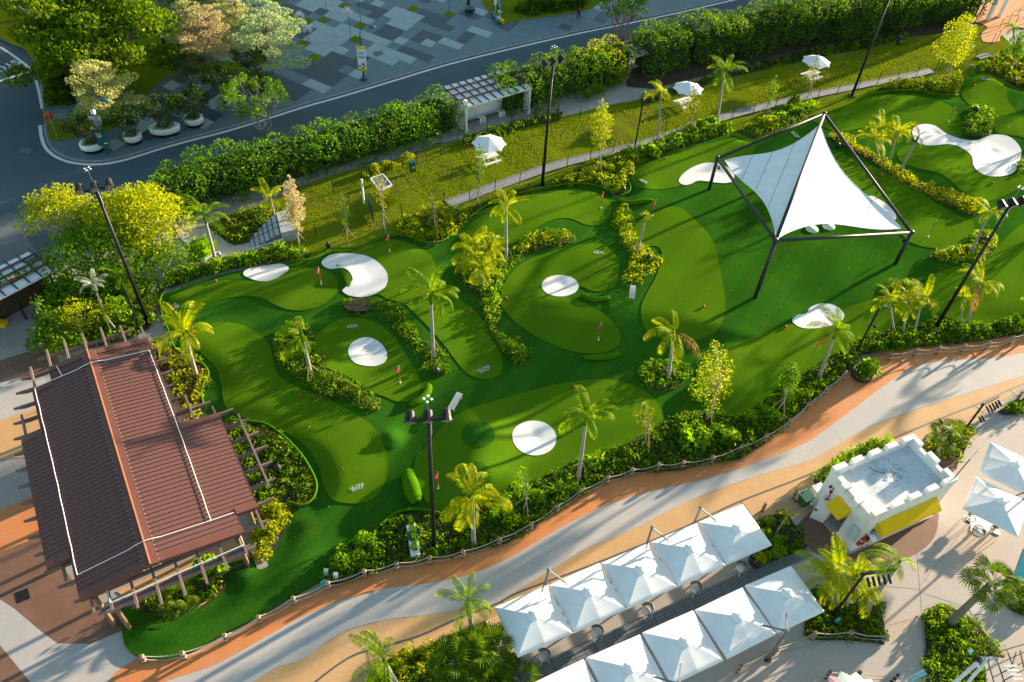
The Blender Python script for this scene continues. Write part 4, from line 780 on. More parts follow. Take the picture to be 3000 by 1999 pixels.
SHR['spiky'] = [spiky_mesh(L_bright) for _ in range(3)]; SHR['fern'] = [spiky_mesh(L_palm, 90, .95) for _ in range(2)]

# ---------------------------------------------------------------- palms
def frond_mesh(m, L=2.3, elev=.7, droop=1.5, nl=30, wid=.40, hang=.5, gap=.06):
    """a feather leaf along +x: an arched midrib with two rows of leaflets"""
    pts = []; p = Vector((0,0,0)); n = 14
    for i in range(n+1):
        pts.append(p.copy()); a = elev-droop*(i/n)**1.3; p = p+Vector((math.cos(a), 0, math.sin(a)))*L/n
    rb = MB().tube(pts, [.022*(1-i/n*.8)+.004 for i in range(n+1)], 4, False); V = list(rb.v); F = list(rb.f); rr = random.Random(int(L*1000+elev*100))
    for k in range(nl):
        t = .14+.86*k/(nl-1); f = t*n; i = min(int(f), n-1); q = pts[i].lerp(pts[i+1], f-i); d = (pts[i+1]-pts[i]).normalized()
        if rr.random() < gap: continue
        ll = wid*L*.5*(math.sin(math.pi*min(1, t*.82+.16))**.7)*rr.uniform(.85, 1.1)+.06
        for s in (-1, 1):
            side = Vector((0, s, 0)); dr = (side*.80+d*.62+Vector((0,0,.12))).normalized(); w = d*.024
            m1 = q+dr*ll*.5+Vector((0,0,-.05*hang*ll)); tip = q+dr*ll+Vector((0,0,-hang*ll*.75)); o = len(V)
            V += [q-w*.6, q+w*.6, m1+w, m1-w, tip]; F += [(o, o+1, o+2, o+3), (o+3, o+2, o+4)]
    return raw_mesh('frond', V, F, m)
def fan_mesh(m, R=1.0, n=24, spreadA=2.5):
    V = [(0,0,0)]; F = []; b = MB().tube([(-1.1,0,-.35),(-.5,0,-.08),(0,0,0)], [.025,.02,.015], 4); V = [tuple(v) for v in b.v]; F = list(b.f)
    for k in range(n):
        a = -spreadA+2*spreadA*k/(n-1); d = Vector((math.cos(a), math.sin(a), .10*math.cos(a*1.2))); sd = Vector((-math.sin(a), math.cos(a), 0)); w = R*.055; l = R*(1-.12*abs(a)/spreadA)
        m1 = d*l*.6; tip = d*l+Vector((0,0,-.22*R*random.uniform(.5,1.3))); o = len(V); fold = Vector((0,0,.03))
        V += [tuple(d*.04), tuple(m1+sd*w), tuple(tip), tuple(m1-sd*w), tuple(m1+fold)]; F += [(o, o+1, o+4), (o, o+4, o+3), (o+4, o+1, o+2), (o+4, o+2, o+3)]
    return raw_mesh('fan_leaf', V, F, m)
FR = {}
for nm, m_ in (('g', L_palm), ('y', L_palm_y), ('w', L_palm_w), ('d', L_dry)):
    FR[nm] = [frond_mesh(m_, 2.2, e, d, hang=h) for e, d, h in ((1.3,1.5,.5),(.95,1.9,.8),(.6,1.9,.95),(.15,1.7,1.1))]
FAN = [fan_mesh(L_fan, 1.0), fan_mesh(L_fan, .9, 20, 2.2), fan_mesh(L_fan, 1.0, 22, 2.0)]
def palm(base, crown, label, kind='g', n=9, L=1.0, wind=0.0, stakes=False, group=None, zb=.2, bark=m_palebark, fan=False, r0=.13, low=0.0, dry=0):
    b0 = G(*base, z=zb); h, c = rise(b0, crown); h = max(h, .7)
    if (c.xy-b0.xy).length > .6*h: c = Vector((*(b0.xy+(c.xy-b0.xy).normalized()*.6*h), h))
    r = thing('palm_tree', label, 'palm', b0, group)
    P_ = [b0.lerp(c, t)+Vector((0,0,0)) for t in (0,.12,.3,.5,.7,.88,1)]; rr = [r0*1.5, r0*1.1, r0, r0*.92, r0*.85, r0*.8, r0*.55]
    if h > 1.0:
        MB().tube(P_, rr, 9).build('trunk', bark, r, True)
        if not fan: MB().tube([P_[5], P_[6], c+(P_[6]-P_[5]).normalized()*.35], [r0*.85, r0*.8, r0*.3], 8).build('crown_shaft', m_turf_lip if kind != 'y' else mat('golden_shaft', (.35,.3,.06)), r, True)
    n = int(n*random.uniform(1.05, 1.5)); cl = c-b0; a0 = random.uniform(0, 6.28); wdir = math.radians(200)
    for k in range(n):
        a = a0+k*2.39996; e = k/max(1, n-1)
        if wind: a = wdir+((a-wdir+math.pi) % (2*math.pi)-math.pi)*(1-wind)
        sc = L*random.uniform(.68, 1.15)
        if fan:
            el = 1.2-1.9*e; me = random.choice(FAN); o = part('fan_leaf', me, r, cl+Vector((math.cos(a)*math.cos(el), math.sin(a)*math.cos(el), math.sin(el)))*1.0*L, (random.uniform(-.3,.3), -el*.8+.15, a), (sc,)*3)
        else:
            vi = min(3, int(e*3.2+low)); o = part('frond', FR['d' if k >= n-dry or (k >= n-2 and not fan and h > 3 and random.random() < .35) else kind][vi], r, cl+Vector((0,0,.12)), (random.uniform(-.3,.3), random.uniform(-.25,.25), a+random.uniform(-.3,.3)), (sc,)*3)
    if stakes:
        for k in range(3):
            a = k*2.094+.4; MB().tube([b0+Vector((math.cos(a)*.75, math.sin(a)*.75, -.05)), P_[2].lerp(P_[3], .3)], .025, 5).build('stake', m_stake, r)
    return r

# ---------------------------------------------------------------- broadleaf trees
def branchy(mb, a, b, r, bend=.12, n=4):
    a, b = Vector(a), Vector(b); L = (b-a).length; pts = []
    for i in range(n+1):
        t = i/n; p = a.lerp(b, t)+Vector((random.uniform(-1,1), random.uniform(-1,1), random.uniform(-.4,.8)))*bend*L*math.sin(math.pi*t); pts.append(p)
    mb.tube(pts, [r*(1-.65*i/n) for i in range(n+1)], 6); return pts
def tree(base, label, h, clumps, m, leaf=.3, dens=26, bark=m_bark, r=.2, zb=.1, group=None, name='tree', fork=.35, core=True, limbs=True, tilt=1.0, stakes=False, asp=.55):
    """clumps: (dx, dy, z, rx, rz) lumps of the crown, placed from the foot"""
    b0 = Vector((base[0], base[1], zb)); t = thing(name, label, 'tree', b0, group); tr = MB(); top = b0+Vector((0,0,h*fork)); branchy(tr, b0-Vector((0,0,.1)), top, r, .05)
    Q = []
    for dx, dy, z, rx, rz2 in clumps:
        c = b0+Vector((dx, dy, z)); n_ = int(dens*(rx*rx*2+rx*rz2*2)); C, N_ = dome(c, rx, rz2, max(14, n_), full=True); Q.append(leaf_quads(C, N_+np.array([0,0,.1]), leaf, asp, tilt))
        ni = int(n_*.35); C2 = np.array(c)+unit(RNG.normal(size=(ni, 3)))*np.array([rx, rx, rz2])*RNG.uniform(.3,.8,(ni,1)); Q.append(leaf_quads(C2, RNG.normal(size=(ni,3)), leaf, asp, 1))
        if limbs: branchy(tr, top.lerp(b0, random.uniform(0,.35)), c-Vector((0,0,rz2*.3)), r*.42, .10)
    tr.build('trunk', bark, t, True); o = cloud('crown', Q, m, t); TRI[0] += len(o.data.polygons)*2
    if stakes:
        for k in range(3):
            a = k*2.094+.9; MB().tube([b0+Vector((math.cos(a)*.8, math.sin(a)*.8, -.05)), b0+Vector((0,0,min(h*.38,1.7)))], .028, 5).build('stake', m_stake, t)
    return t
def lumps(n, R, z0, z1, r0, r1, flat=.7, cx=0, cy=0):
    out = []
    for k in range(n):
        a = k*2.39996; d = R*math.sqrt((k+.5)/n); z = z0+(z1-z0)*(1-(d/R)**2*.8)*random.uniform(.75, 1.05); r = random.uniform(r0, r1); out.append((cx+d*math.cos(a), cy+d*math.sin(a), z, r, r*flat))
    return out
def young(base, top, label, m, dens=34, leaf=.17, wide=.55, start=.4, bark=m_palebark, stakes=True, sparse=False, zb=.2, group=None):
    b0 = G(*base, z=zb); h, c = rise(b0, top); n = max(5, int(h*2.2)); cl = []
    for k in range(n):
        t = start+(1-start)*(k+.5)/n; w = wide*math.sin(math.pi*min(.97, (t-start)/(1-start)*.8+.16)); a = k*2.4; d = w*.6*random.uniform(.4, 1.1); cl.append(((c.x-b0.x)*t+d*math.cos(a), (c.y-b0.y)*t+d*math.sin(a), h*t, w*random.uniform(.55,.85)*(.75 if sparse else 1), w*random.uniform(.5,.8)))
    return tree(b0, label, h, cl, m, leaf, dens*(1.3 if sparse else 2.3), bark, .035+.005*h, zb, group, 'young_tree', .55, stakes=stakes)
# ================================================================ BEDS
Fp = lambda *pts: crom(PTS(('f', list(pts))), 3)
ZP = .15
up_edge = [(745,1335),(765,1300),(790,1265),(845,1235),(885,1208),(925,1182),(965,1178),(1018,1190),(1090,1175),(1201,1135),(1228,1112),(1351,1055),(1430,1024),(1525,981),(1569,949),(1619,951),(1679,958),(1735,944),(1782,904),(1852,861),(1902,827),(1986,781),(2052,757),(2120,744),(2169,734),(2268,747),(2353,744),(2430,725)]
lowe = [(2440,745),(2353,766),(2280,778),(2200,790),(2120,797),(2050,800),(1980,815),(1956,846),(1910,885),(1881,909),(1837,949),(1791,989),(1751,1023),(1698,1056),(1640,1062),(1560,1080),(1480,1085),(1400,1100),(1340,1130),(1290,1165),(1230,1210),(1160,1250),(1060,1272),(990,1284),(920,1297),(840,1322),(770,1345)]
bed('dense green planting between the turf and the rope fence', PTS(('f', up_edge+lowe)), L_bed, .40, .36, .38, 34, .19, L_ground, .4, z0=.15)
bed('yellow green shrubs beside the upper right pavilion eave', Fp((352,780),(394,796),(440,822),(474,850),(478,880),(462,908),(462,948),(440,968),(400,905),(362,840)), L_ylw, .45, .36, .5, 34, .18, L_olive, .4, skip=.12)
bed('green shrub bed inside the curved turf lip by the pavilion', Fp((515,972),(570,974),(642,1004),(694,1056),(722,1108),(722,1142),(695,1164),(664,1158),(650,1110),(600,1060),(560,1020)), L_ground, .42, .36, .42, 32, .17, L_bed, .4)
bed('green shrub bed under the right pavilion rafters', Fp((520,985),(560,1025),(600,1065),(648,1112),(655,1160),(600,1165),(570,1100),(540,1040)), L_ground, .45, .36, .45, 30, .18, L_bright, .3)
bed('golden shrub bed at the lower right pavilion corner', Fp((600,1168),(655,1166),(652,1205),(630,1252),(600,1284),(572,1268),(585,1215)), L_ylw, .42, .36, .5, 34, .18, L_olive, .3)
bed('shady plants under the lower pavilion beams', Fp((290,1402),(367,1410),(432,1400),(482,1376),(512,1346),(506,1312),(470,1318),(400,1352),(310,1390)), L_bed, .42, .36, .5, 30, .2, L_ylw, .35)
bed('thick mixed planting left of the pavilion top', Fp((110,800),(92,705),(130,650),(250,630),(372,655),(362,690),(352,740),(320,768),(220,795)), L_bed, .5, .45, .8, 40, .24, L_bright, .35)
bed('green strip of leafy plants along the upper left turf edge', Fp((390,662),(440,644),(520,622),(600,606),(700,594),(705,575),(600,584),(500,604),(420,628),(385,647)), L_bright, .42, .36, .5, 34, .2, L_bed, .5)
bed('planted slope below the creeper hedge by the steps', PTS(('a7',[(830,650),(900,690),(1000,790),(1130,860),(1290,820),(1340,740),(1600,640),(1640,560),(1550,430),(1350,430),(1000,520)])), L_bed, .5, .4, .5, 34, .2, L_olive, .35)
bed('golden leafed bed at the lawn side of the third flag', Fp((912,540),(930,502),(1000,474),(1060,486),(1075,500),(1040,536),(1010,556),(980,558),(950,547)), L_ylw, .42, .4, .55, 36, .18, L_bed, .5)
bed('green planting between the walkway and the turf below the tall mast', Fp((1064,500),(1100,470),(1200,432),(1245,424),(1212,440),(1135,466),(1080,502)), L_bed, .42, .36, .4, 30, .18, L_olive, .3)
bed('golden shrub bed right of the tall mast', Fp((1262,430),(1300,404),(1380,364),(1440,348),(1475,352),(1456,386),(1436,412),(1442,430),(1430,446),(1402,446),(1380,431),(1325,423)), L_ylw, .40, .4, .55, 40, .18, L_bed, .4)
bed('bright leafy bed by the short lamp pole', Fp((1480,346),(1540,312),(1600,292),(1650,282),(1678,300),(1600,329),(1540,347),(1492,361)), L_bright, .42, .4, .55, 34, .22, L_bed, .4)
bed('leafy bed above the shade sail', Fp((1694,300),(1730,287),(1780,268),(1855,242),(1876,250),(1840,274),(1780,299),(1732,317),(1704,306)), L_ground, .5, .45, .55, 34, .2, L_bright, .4)
bed('long shrub bed at the top right turf edge', Fp((2012,206),(2080,192),(2150,186),(2200,172),(2204,190),(2196,220),(2150,215),(2080,209)), L_olive, .42, .4, .6, 36, .2, L_bed, .45)
bed('leafy bed at the far top right corner', Fp((2240,165),(2280,130),(2353,110),(2420,190),(2353,205),(2310,186),(2275,167)), L_olive, .45, .4, .6, 34, .2, L_bed, .5)
bed('bushes along the lawn in front of the white shelter', PTS(('a5',[(600,850),(700,770),(900,720),(1170,640),(1440,560),(1760,490),(1740,590),(1440,640),(1200,720),(1000,800),(700,900)])), L_bed, .5, .36, .5, 32, .2, L_ground, .4, z0=.12)
bed('bushes at the foot of the far creeper hedge', Fp((1480,225),(1560,198),(1700,160),(1900,112),(2060,82),(2070,92),(1900,128),(1700,172),(1560,212),(1490,236)), L_dark, .5, .42, .6, 32, .22, L_bed, .5, z0=.12)
ZP = .3
I = [('kidney shaped bed with a bare soil end left of the tall palm', [('r5',[(20,550),(60,515),(150,500),(280,485),(360,520),(430,580),(480,680),(560,780),(640,830),(720,880),(760,950),(720,1010),(650,1030),(590,990),(560,900),(480,820),(400,720),(300,650),(200,600),(90,595),(35,580)])], L_bed, L_ground),
     ('curved bed with the drooping palm between two greens', [('r4',[(1900,850),(1930,760),(2010,690),(2090,680),(2150,720),(2160,800),(2180,900),(2250,980),(2340,1040)]),('r5',[(60,1090),(180,1150),(270,1230),(240,1280),(150,1260),(40,1190)]),('r4',[(2250,1180),(2100,1090),(1980,1010),(1920,940)])], L_ground, L_bed),
     ('long curling bed round the golden palm clump', [('c5',[(190,960),(300,900),(560,960),(700,900),(800,880),(810,920),(720,980),(650,1050),(600,1150),(570,1250),(565,1350),(560,1430)]),('r5',[(1080,740),(1200,790),(1290,880),(1270,920),(1210,940),(1150,890),(1080,790),(1030,700),(1000,610)]),('c5',[(480,1568),(400,1440),(370,1300),(230,1200),(185,1060)])], L_ground, L_bright),
     ('low bright hedge island above the middle bunker', [('c5',[(720,830),(830,720),(950,670),(1100,640),(1250,660),(1330,700),(1300,750),(1150,790),(950,830),(800,880)])], L_ground, L_ylw),
     ('zigzag hedge bed with the spiky staked tree', [('c4',[(320,860),(350,790),(410,735),(470,760),(500,850),(540,990),(560,1080),(650,1115),(700,1180),(800,1220),(830,1270),(780,1350),(680,1440),(600,1520),(500,1540),(430,1490),(460,1350),(500,1250),(430,1150),(380,1000)])], L_ylw, L_ground),
     ('round shrub island round the windswept palm', [('c6',[(320+265*math.cos(k*math.pi/6), 900+150*math.sin(k*math.pi/6)) for k in range(12)])], L_bed, L_bright),
     ('winding low hedge right of the shade sail', [('r3',[(1010,930),(1100,950),(1200,1010),(1350,1100),(1500,1190),(1620,1260),(1700,1300),(1850,1340),(2000,1400),(2060,1440),(2020,1500),(1900,1470),(1700,1370),(1550,1290),(1400,1190),(1250,1090),(1100,1010),(1020,970)])], L_olive, L_ylw),
     ('bushy island above the double lobed bunker', [('c2',[(990,600),(1000,450),(1050,340),(1170,300),(1300,330),(1380,370),(1370,480),(1360,600),(1300,660),(1120,680),(1020,650)])], L_bed, L_bright),
     ('spiky plant island right of the sail front post', [('c3',[(610,690),(680,650),(850,640),(1000,560),(1080,470),(1200,450),(1280,500),(1260,620),(1180,720),(1050,770),(850,770),(680,730)])], L_ground, L_ylw),
     ('round plant island by the golden palm near the promenade', [('c3',[(150,1050),(220,960),(330,950),(470,1000),(500,1060),(440,1150),(330,1180),(200,1120)])], L_bed, L_ground),
     ('bush at the right edge beside the double lobed bunker', [('c2',[(1700,1080),(1760,1000),(1850,980),(1900,1150),(1760,1170)])], L_bright, L_bed)]
for lb_, pl, ma, mb_ in I:
    pw = crom(PTS(*pl), 3); zc = hz1((sum(p.x for p in pw)/len(pw), sum(p.y for p in pw)/len(pw)))
    bed(lb_, pw, ma, .38, .34, .5 if 'kidney' not in lb_ else .3, 34, .17, mb_, .4, z0=max(.32, zc+.02), skip=.15 if 'kidney' in lb_ else 0)
sheet('bare_soil', crom(PTS(('r5',[(22,550),(60,515),(150,503),(200,540),(190,590),(90,593),(35,578)])), 3), m_mulch, z=.60)
ZP = .1
T = [('leafy bed round the fan palms at the bottom', [('r8',[(150,1600),(250,1460),(420,1370),(640,1290),(800,1220),(920,1190),(1020,1240),(1070,1320),(1080,1400),(1150,1520),(1150,1640),(100,1640)])], L_bed, L_ylw, .35),
     ('small dark shrub bed between the parasols and the kiosk', [('d2',[(1400,400),(1720,290),(1825,345),(2005,640),(1985,690),(1560,865),(1500,850),(1460,760)])], L_bed, L_bright, .25),
     ('green creeper bed under the golden palm', [('b7',[(200,980),(260,625),(420,612),(700,622),(900,660),(955,740),(1000,900),(1025,1060),(1015,1185),(940,1168),(600,1138),(240,1128)])], L_ground, L_bed, .4),
     ('trimmed green bed under the big fan palm', [('b8',[(208,880),(330,772),(420,768),(540,830),(640,880),(780,1010),(900,1160),(1030,1320),(760,1318),(790,1480),(820,1620),(242,1620),(217,1200)])], L_ground, L_bright, .3),
     ('green bed at the pool edge on the right', [('b8',[(1010,630),(1120,500),(1215,545),(1330,600),(1330,900),(1222,890),(1050,800)])], L_ground, L_bed, .4),
     ('planted bed behind the right side of the kiosk', [('c7',[(30,1100),(300,900),(620,785),(795,805),(775,900),(650,1180),(590,1300),(300,1300),(180,1240)])], L_ground, L_olive, .35),
     ('small green bed at the right rope fence', [('c7',[(1165,560),(1300,472),(1568,352),(1720,300),(1720,560),(1568,585),(1280,605)])], L_ground, L_bed, .3)]
for lb_, pl, ma, mb_, sh in T:
    bed(lb_, crom(PTS(*pl), 2), ma, .38, .32, .34 if 'trim' in lb_ or 'creeper' in lb_ else .42, 34, .16, mb_, sh, z0=.12, skip=.35 if 'dark' in lb_ else 0)
sheet('mulch_bed', PTS(('c7',[(200,1250),(580,1310),(520,1430),(470,1500),(330,1500)])), m_mulch, z=.11)
bed('clipped bright hedge behind the castle kiosk', crom(PTS(('d4',[(140,600),(330,450),(520,330),(740,215),(980,220),(960,290),(800,350),(560,450),(350,590),(180,660)])), 2), L_bright, .36, .34, 1.15, 70, .19, L_ground, .5, z0=.05)
ZP = 0.0
print('bed tris', TRI[0])

# ---------------------------------------------------------------- individual shrubs
def shrubs(lst, kind, label, group, s=1.0, z=.2):
    lst = sorted(lst, key=lambda q: px(*q)[0]); O_ = ['first','second','third','fourth','fifth','sixth','seventh','eighth','ninth','tenth','eleventh','twelfth']
    for i, (t, x, y) in enumerate(lst): shrub(G(t, x, y, z), kind, label+', '+O_[i]+' from left', group, s*random.uniform(.85, 1.2), z)
shrubs([('c8',340,1200),('c8',420,1090),('c8',640,900),('c8',700,980),('c8',640,1080),('c8',560,1140)], 'green', 'bright green shrub in the bed left of the white plinth', 'bright shrubs left of the white plinth')
shrubs([('c6',520,1480),('c6',640,1440),('c6',740,1520),('c6',880,1470),('c6',960,1520),('c6',700,1560),('c6',560,1570)], 'broad', 'broad leafed plant below the tall see through tree', 'broad leafed plants by the rope fence', 1.15)
shrubs([('c4',480,190),('c4',560,200),('c4',620,170),('c4',700,150),('c4',740,190),('r3',40,900),('r3',130,880),('r3',190,850)], 'broad', 'large leafed bright plant beside the short lamp pole', 'large leafed plants beside the short lamp pole', 1.1)
shrubs([('c4',60,370),('c4',120,420),('c4',220,440),('c4',320,360),('c4',380,300),('c4',380,470),('c4',250,330)], 'gold', 'golden shrub round the staked yellow tree', 'golden shrubs round the yellow tree')
shrubs([('a6',1420,800),('a6',1480,760),('a6',1700,890),('a6',1820,770),('a6',1880,720),('a6',1740,730),('a6',1460,870)], 'gold', 'golden shrub in the bed above the third flag', 'golden shrubs above the third flag')
shrubs([('r3',560,860),('r3',620,850)], 'gold', 'rounded olive gold bush above the shade sail left beam', 'round bushes above the sail', 1.5)
shrubs([('r3',720,760),('r3',770,720),('r3',790,790)], 'dark', 'leafy green bush above the shade sail beside the walkway', 'leafy bushes above the sail', 1.4)
shrubs([('a7',480,1220),('a7',600,1190),('a7',720,1150),('a7',860,1130),('a7',960,1120),('a7',1120,1050),('a7',1220,1040),('a7',1330,1020),('a7',1540,960),('a7',1650,930),('a7',1760,930),('a7',1880,970)], 'spiky', 'spiky leafed plant along the upper left turf edge', 'spiky plants along the turf edge', 1.25)
shrubs([('a7',700,930),('a7',760,900),('a7',800,960)], 'broad', 'tall broad leafed plant at the corner of the garden path', 'broad leafed plants at the garden path', 1.5)
shrubs([('r8',1250,250),('r8',1330,290),('r8',1110,330),('r8',1180,440),('r8',1060,400)], 'green', 'green shrub between the golden palm and twiggy tree', 'green shrubs by the twiggy tree')
shrubs([('r8',1700,90),('r8',1760,60),('r8',1560,220),('r8',1500,260),('r8',1600,180)], 'spiky', 'spiky plant below the slender palm at the rope fence', 'spiky plants below the slender palm', 1.1)
shrubs([('r6',1350,830),('r6',1450,800),('r6',1550,790),('r6',1900,740),('r6',2050,720),('r6',2200,690),('r6',2300,660)], 'dark', 'dark green shrub by the upper rope fence at the right', 'dark shrubs by the upper rope fence', 1.15)
shrubs([('c6',1200,1330),('c6',1330,1240),('c6',1440,1330),('c6',1600,1100),('c6',1680,1060)], 'green', 'fresh green shrub along the curved rope fence', 'fresh shrubs along the curved fence', 1.1)
shrubs([('c3',900,640),('c3',1000,620),('c3',1080,690),('c3',800,690)], 'spiky', 'spiky tuft in the island right of the sail post', 'spiky tufts right of the sail post', 1.0, .4)
shrubs([('r5',1190,850),('r5',1150,830),('r5',1230,900)], 'spiky', 'spiky tuft at the tail of the curling bed', 'spiky tufts at the curling bed tail', 1.1, .4)
shrubs([('r5',340,560),('r5',345,610)], 'spiky', 'pale spiky tuft in the kidney shaped bed', 'pale tufts in the kidney bed', .8, .4)
shrub(G('r5',115,1165,.4), 'spiky', 'teal green spiky plant at the lower tip of the curved bed', None, .8, .4)
shrubs([('d2',1590,400),('d2',1660,620),('d2',1680,750),('d2',1560,500),('d2',1520,800)], 'green', 'small bright shrub in the dark bed by the parasols', 'small shrubs in the dark bed', .7)
shrubs([('b6',760,1250),('b6',650,1360),('b6',700,1450),('b6',980,1190),('b6',500,1490)], 'gold', 'yellow flowering shrub in the palm bed at the bottom', 'yellow shrubs in the palm bed', .8)
shrubs([('b5',800,1000),('b5',900,1100),('b5',840,1200),('b5',700,1140),('b5',920,1060)], 'broad', 'large leafed plant under the lower pavilion beams', 'large leafed plants under the beams', .9)
shrubs([('b5',1500,420),('b5',1600,380),('b5',1640,500),('b5',1560,640),('b5',1480,760),('b5',1440,880),('b5',1380,700)], 'gold', 'golden shrub at the pavilion lower right corner', 'golden shrubs at the pavilion corner', .95)
shrubs([('a6',1100,130),('a6',1200,160),('a6',1000,180),('a6',1360,60),('a6',850,240)], 'gold', 'yellowish weed shrub at the lawn edge by the hedge', 'weed shrubs at the lawn edge', .9)
shrubs([('a4',1900,1000),('a4',2000,960),('a4',1780,1080),('a4',1650,1120)], 'fern', 'dark ferny plant at the gap in the creeper hedge', 'ferny plants at the hedge gap', 1.3)
# ================================================================ CREEPER HEDGE ON ITS PERGOLA
HS = Vector((.803,.596,0)); HN = Vector((-.596,.803,0))
def hp(s, n, z=0.0): return HS*s+HN*n+Vector((0,0,z))
def hedge_seg(a, b, label, m, m2=None, h=3.1, w=4.2, dens=62, group='creeper hedge sections', leaf=.23, white=0):
    """a lumpy mass of creeper between two ground points"""
    a, b = Vector(a), Vector(b); L = (b-a).length; d = (b-a).normalized(); nn = Vector((-d.y, d.x, 0)); r = thing('creeper_hedge', label, 'hedge', ((a+b)/2).xy.to_3d(), group); Q = []; Q2 = []; Wt = []
    k = max(2, int(L/1.55))
    for i in range(k):
        for row, off in enumerate((-.36, 0, .36)):
            for lev, zz in enumerate((.32, .78)):
                if lev == 0 and row == 1: continue
                c = a.lerp(b, (i+random.uniform(.2,.8))/k)+nn*w*off*random.uniform(.85,1.1)+Vector((0,0,h*zz*random.uniform(.9,1.08))); rr = random.uniform(.75,1.3)*w*.28; C, N_ = dome(c, rr, rr*(.85 if lev else 1.1), int(dens*rr*rr*3.6), full=True)
                (Q2 if (m2 and random.random() < .3) else Q).append(leaf_quads(C, N_, leaf))
                if white: Wt.append(leaf_quads(C[::white], N_[::white], .16))
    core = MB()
    core.frame((a+b)/2+Vector((0,0,h*.45)), d, nn, (0,0,1), L/2-.5, w*.30, h*.36); core.build('dark_core', m_core, r)  # dark box added inside the creeper to block light
    for q, mm, nm in ((Q, m, 'foliage'), (Q2, m2, 'foliage'), (Wt, L_blossom, 'blossom')):
        if q: o = cloud(nm, q, mm, r); TRI[0] += len(o.data.polygons)*2; o['kind'] = 'stuff'
names = ['beside the yellow tree','behind the garden path palm','above the garden steps','left of the rust leaved tree','behind the white solar tray','behind the first staked trees','left of the white shelter','joining the white shelter on its left']
ss = np.linspace(7.5, 35.2, 9)
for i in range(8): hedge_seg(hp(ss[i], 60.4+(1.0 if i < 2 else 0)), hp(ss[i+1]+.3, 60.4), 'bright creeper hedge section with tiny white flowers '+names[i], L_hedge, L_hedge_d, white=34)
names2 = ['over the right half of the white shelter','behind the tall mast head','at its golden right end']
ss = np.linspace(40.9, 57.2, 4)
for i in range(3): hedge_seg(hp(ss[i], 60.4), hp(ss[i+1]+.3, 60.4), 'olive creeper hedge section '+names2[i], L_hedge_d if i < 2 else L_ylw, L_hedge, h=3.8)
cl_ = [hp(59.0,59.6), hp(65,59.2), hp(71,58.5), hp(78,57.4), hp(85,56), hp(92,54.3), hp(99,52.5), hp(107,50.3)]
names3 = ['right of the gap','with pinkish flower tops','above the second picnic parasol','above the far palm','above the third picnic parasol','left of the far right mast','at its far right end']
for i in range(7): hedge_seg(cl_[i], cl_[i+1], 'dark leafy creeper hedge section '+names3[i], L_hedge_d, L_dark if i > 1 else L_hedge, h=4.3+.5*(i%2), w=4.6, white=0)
# wall behind the hedge and pergola bones
tag(MB().bar(hp(8,61.9,.8), hp(57,61.9,.8), .2, 1.6).build('garden_wall', m_white_wall), 'long pale wall running behind the creeper hedge', 'wall')
def pergola(s0, s1, n0, n1, label, z=2.95, origin=None, hs=HS, hn=HN, panels=True, mr=m_white, cols=(0,), spacing=.82):
    P_ = (lambda s, n, zz=0.: (origin or Vector((0,0,0)))+hs*s+hn*n+Vector((0,0,zz))); r = thing('pergola', label, 'pergola', P_((s0+s1)/2, (n0+n1)/2))
    k = int((s1-s0)/spacing); rows = 4; dn = (n1-n0)/rows
    for i in range(k):
        for j in range(rows):
            if not panels or (i*j) % 11 == 7: continue
            MB().frame(P_(s0+(i+.5)*(s1-s0)/k, n0+(j+.5)*dn, z-.02), hs, hn, (0,0,1), (s1-s0)/k/2-.045, dn/2-.05, .015).build('roof_panel', mr, r)
    for i in range(k+1): MB().bar(P_(s0+i*(s1-s0)/k, n0-.15, z+.06), P_(s0+i*(s1-s0)/k, n1+.15, z+.06), .07, .12).build('slat', m_dark, r)
    for j in range(1, rows): MB().bar(P_(s0-.1, n0+j*dn, z+.16), P_(s1+.1, n0+j*dn, z+.16), .10, .14).build('purlin', m_roof_cap, r)
    for n_ in (n0+.1, n1-.1): MB().bar(P_(s0-.1, n_, z-.12), P_(s1+.1, n_, z-.12), .16, .2).build('edge_beam', mr, r)
    return r, P_
sh, P_ = pergola(35.9, 43.6, 58.2, 62.6, 'white shelter pergola with slatted roof and benches by the lawn')
for s_ in (36.0, 43.4):
    MB().frame(P_(s_, 58.9, 1.45), HS, HN, (0,0,1), .09, .75, 1.45).build('pier', m_white_wall, sh); MB().frame(P_(s_, 58.25, .3), HS, HN, (0,0,1), .14, .14, .3).build('pier_foot', m_white_wall, sh)
MB().bar(P_(36.0,60.2,1.35), P_(43.4,60.2,1.35), .14, 2.7).build('back_wall', m_white_wall, sh)
MB().frame(P_(36.0,58.35,3.25), HS, HN, (0,0,1), .16, .16, .3).build('pier_cap', m_white, sh)
for k, s_ in enumerate((37.3, 39.6, 41.9)):
    r = thing('bench', ['dark slatted bench in the white shelter, left one','dark slatted bench in the white shelter, middle one','dark slatted bench in the white shelter, right one'][k], 'bench', P_(s_, 59.3), 'benches in the white shelter')
    for j in range(3): MB().bar(P_(s_-.85, 59.12+.16*j, .47), P_(s_+.85, 59.12+.16*j, .47), .13, .04).build('slat', m_drain, r)
    for e in (-1, 1): MB().frame(P_(s_+e*.95, 59.25, .3), HS, HN, (0,0,1), .12, .24, .3).build('end_block', m_white_wall, r)
tag(MB().bar(P_(44.2,58.9,.9), P_(45.6,59.6,.9), .06, 1.8).build('service_gate', m_black), 'dark service gate beside the white shelter', 'gate')
pergola(57.0, 59.4, 58.8, 62.2, 'short bare stretch of pergola in the gap of the creeper hedge', mr=m_concrete, z=2.6)
LS = Vector((.585,.811,0)); LN = Vector((-.811,.585,0)); LO = Vector((-35.4,38.7,0))
lp, LPf = pergola(-5, 3.8, 0, 3.2, 'white panelled pergola at the left picture edge', origin=LO, hs=LS, hn=LN)
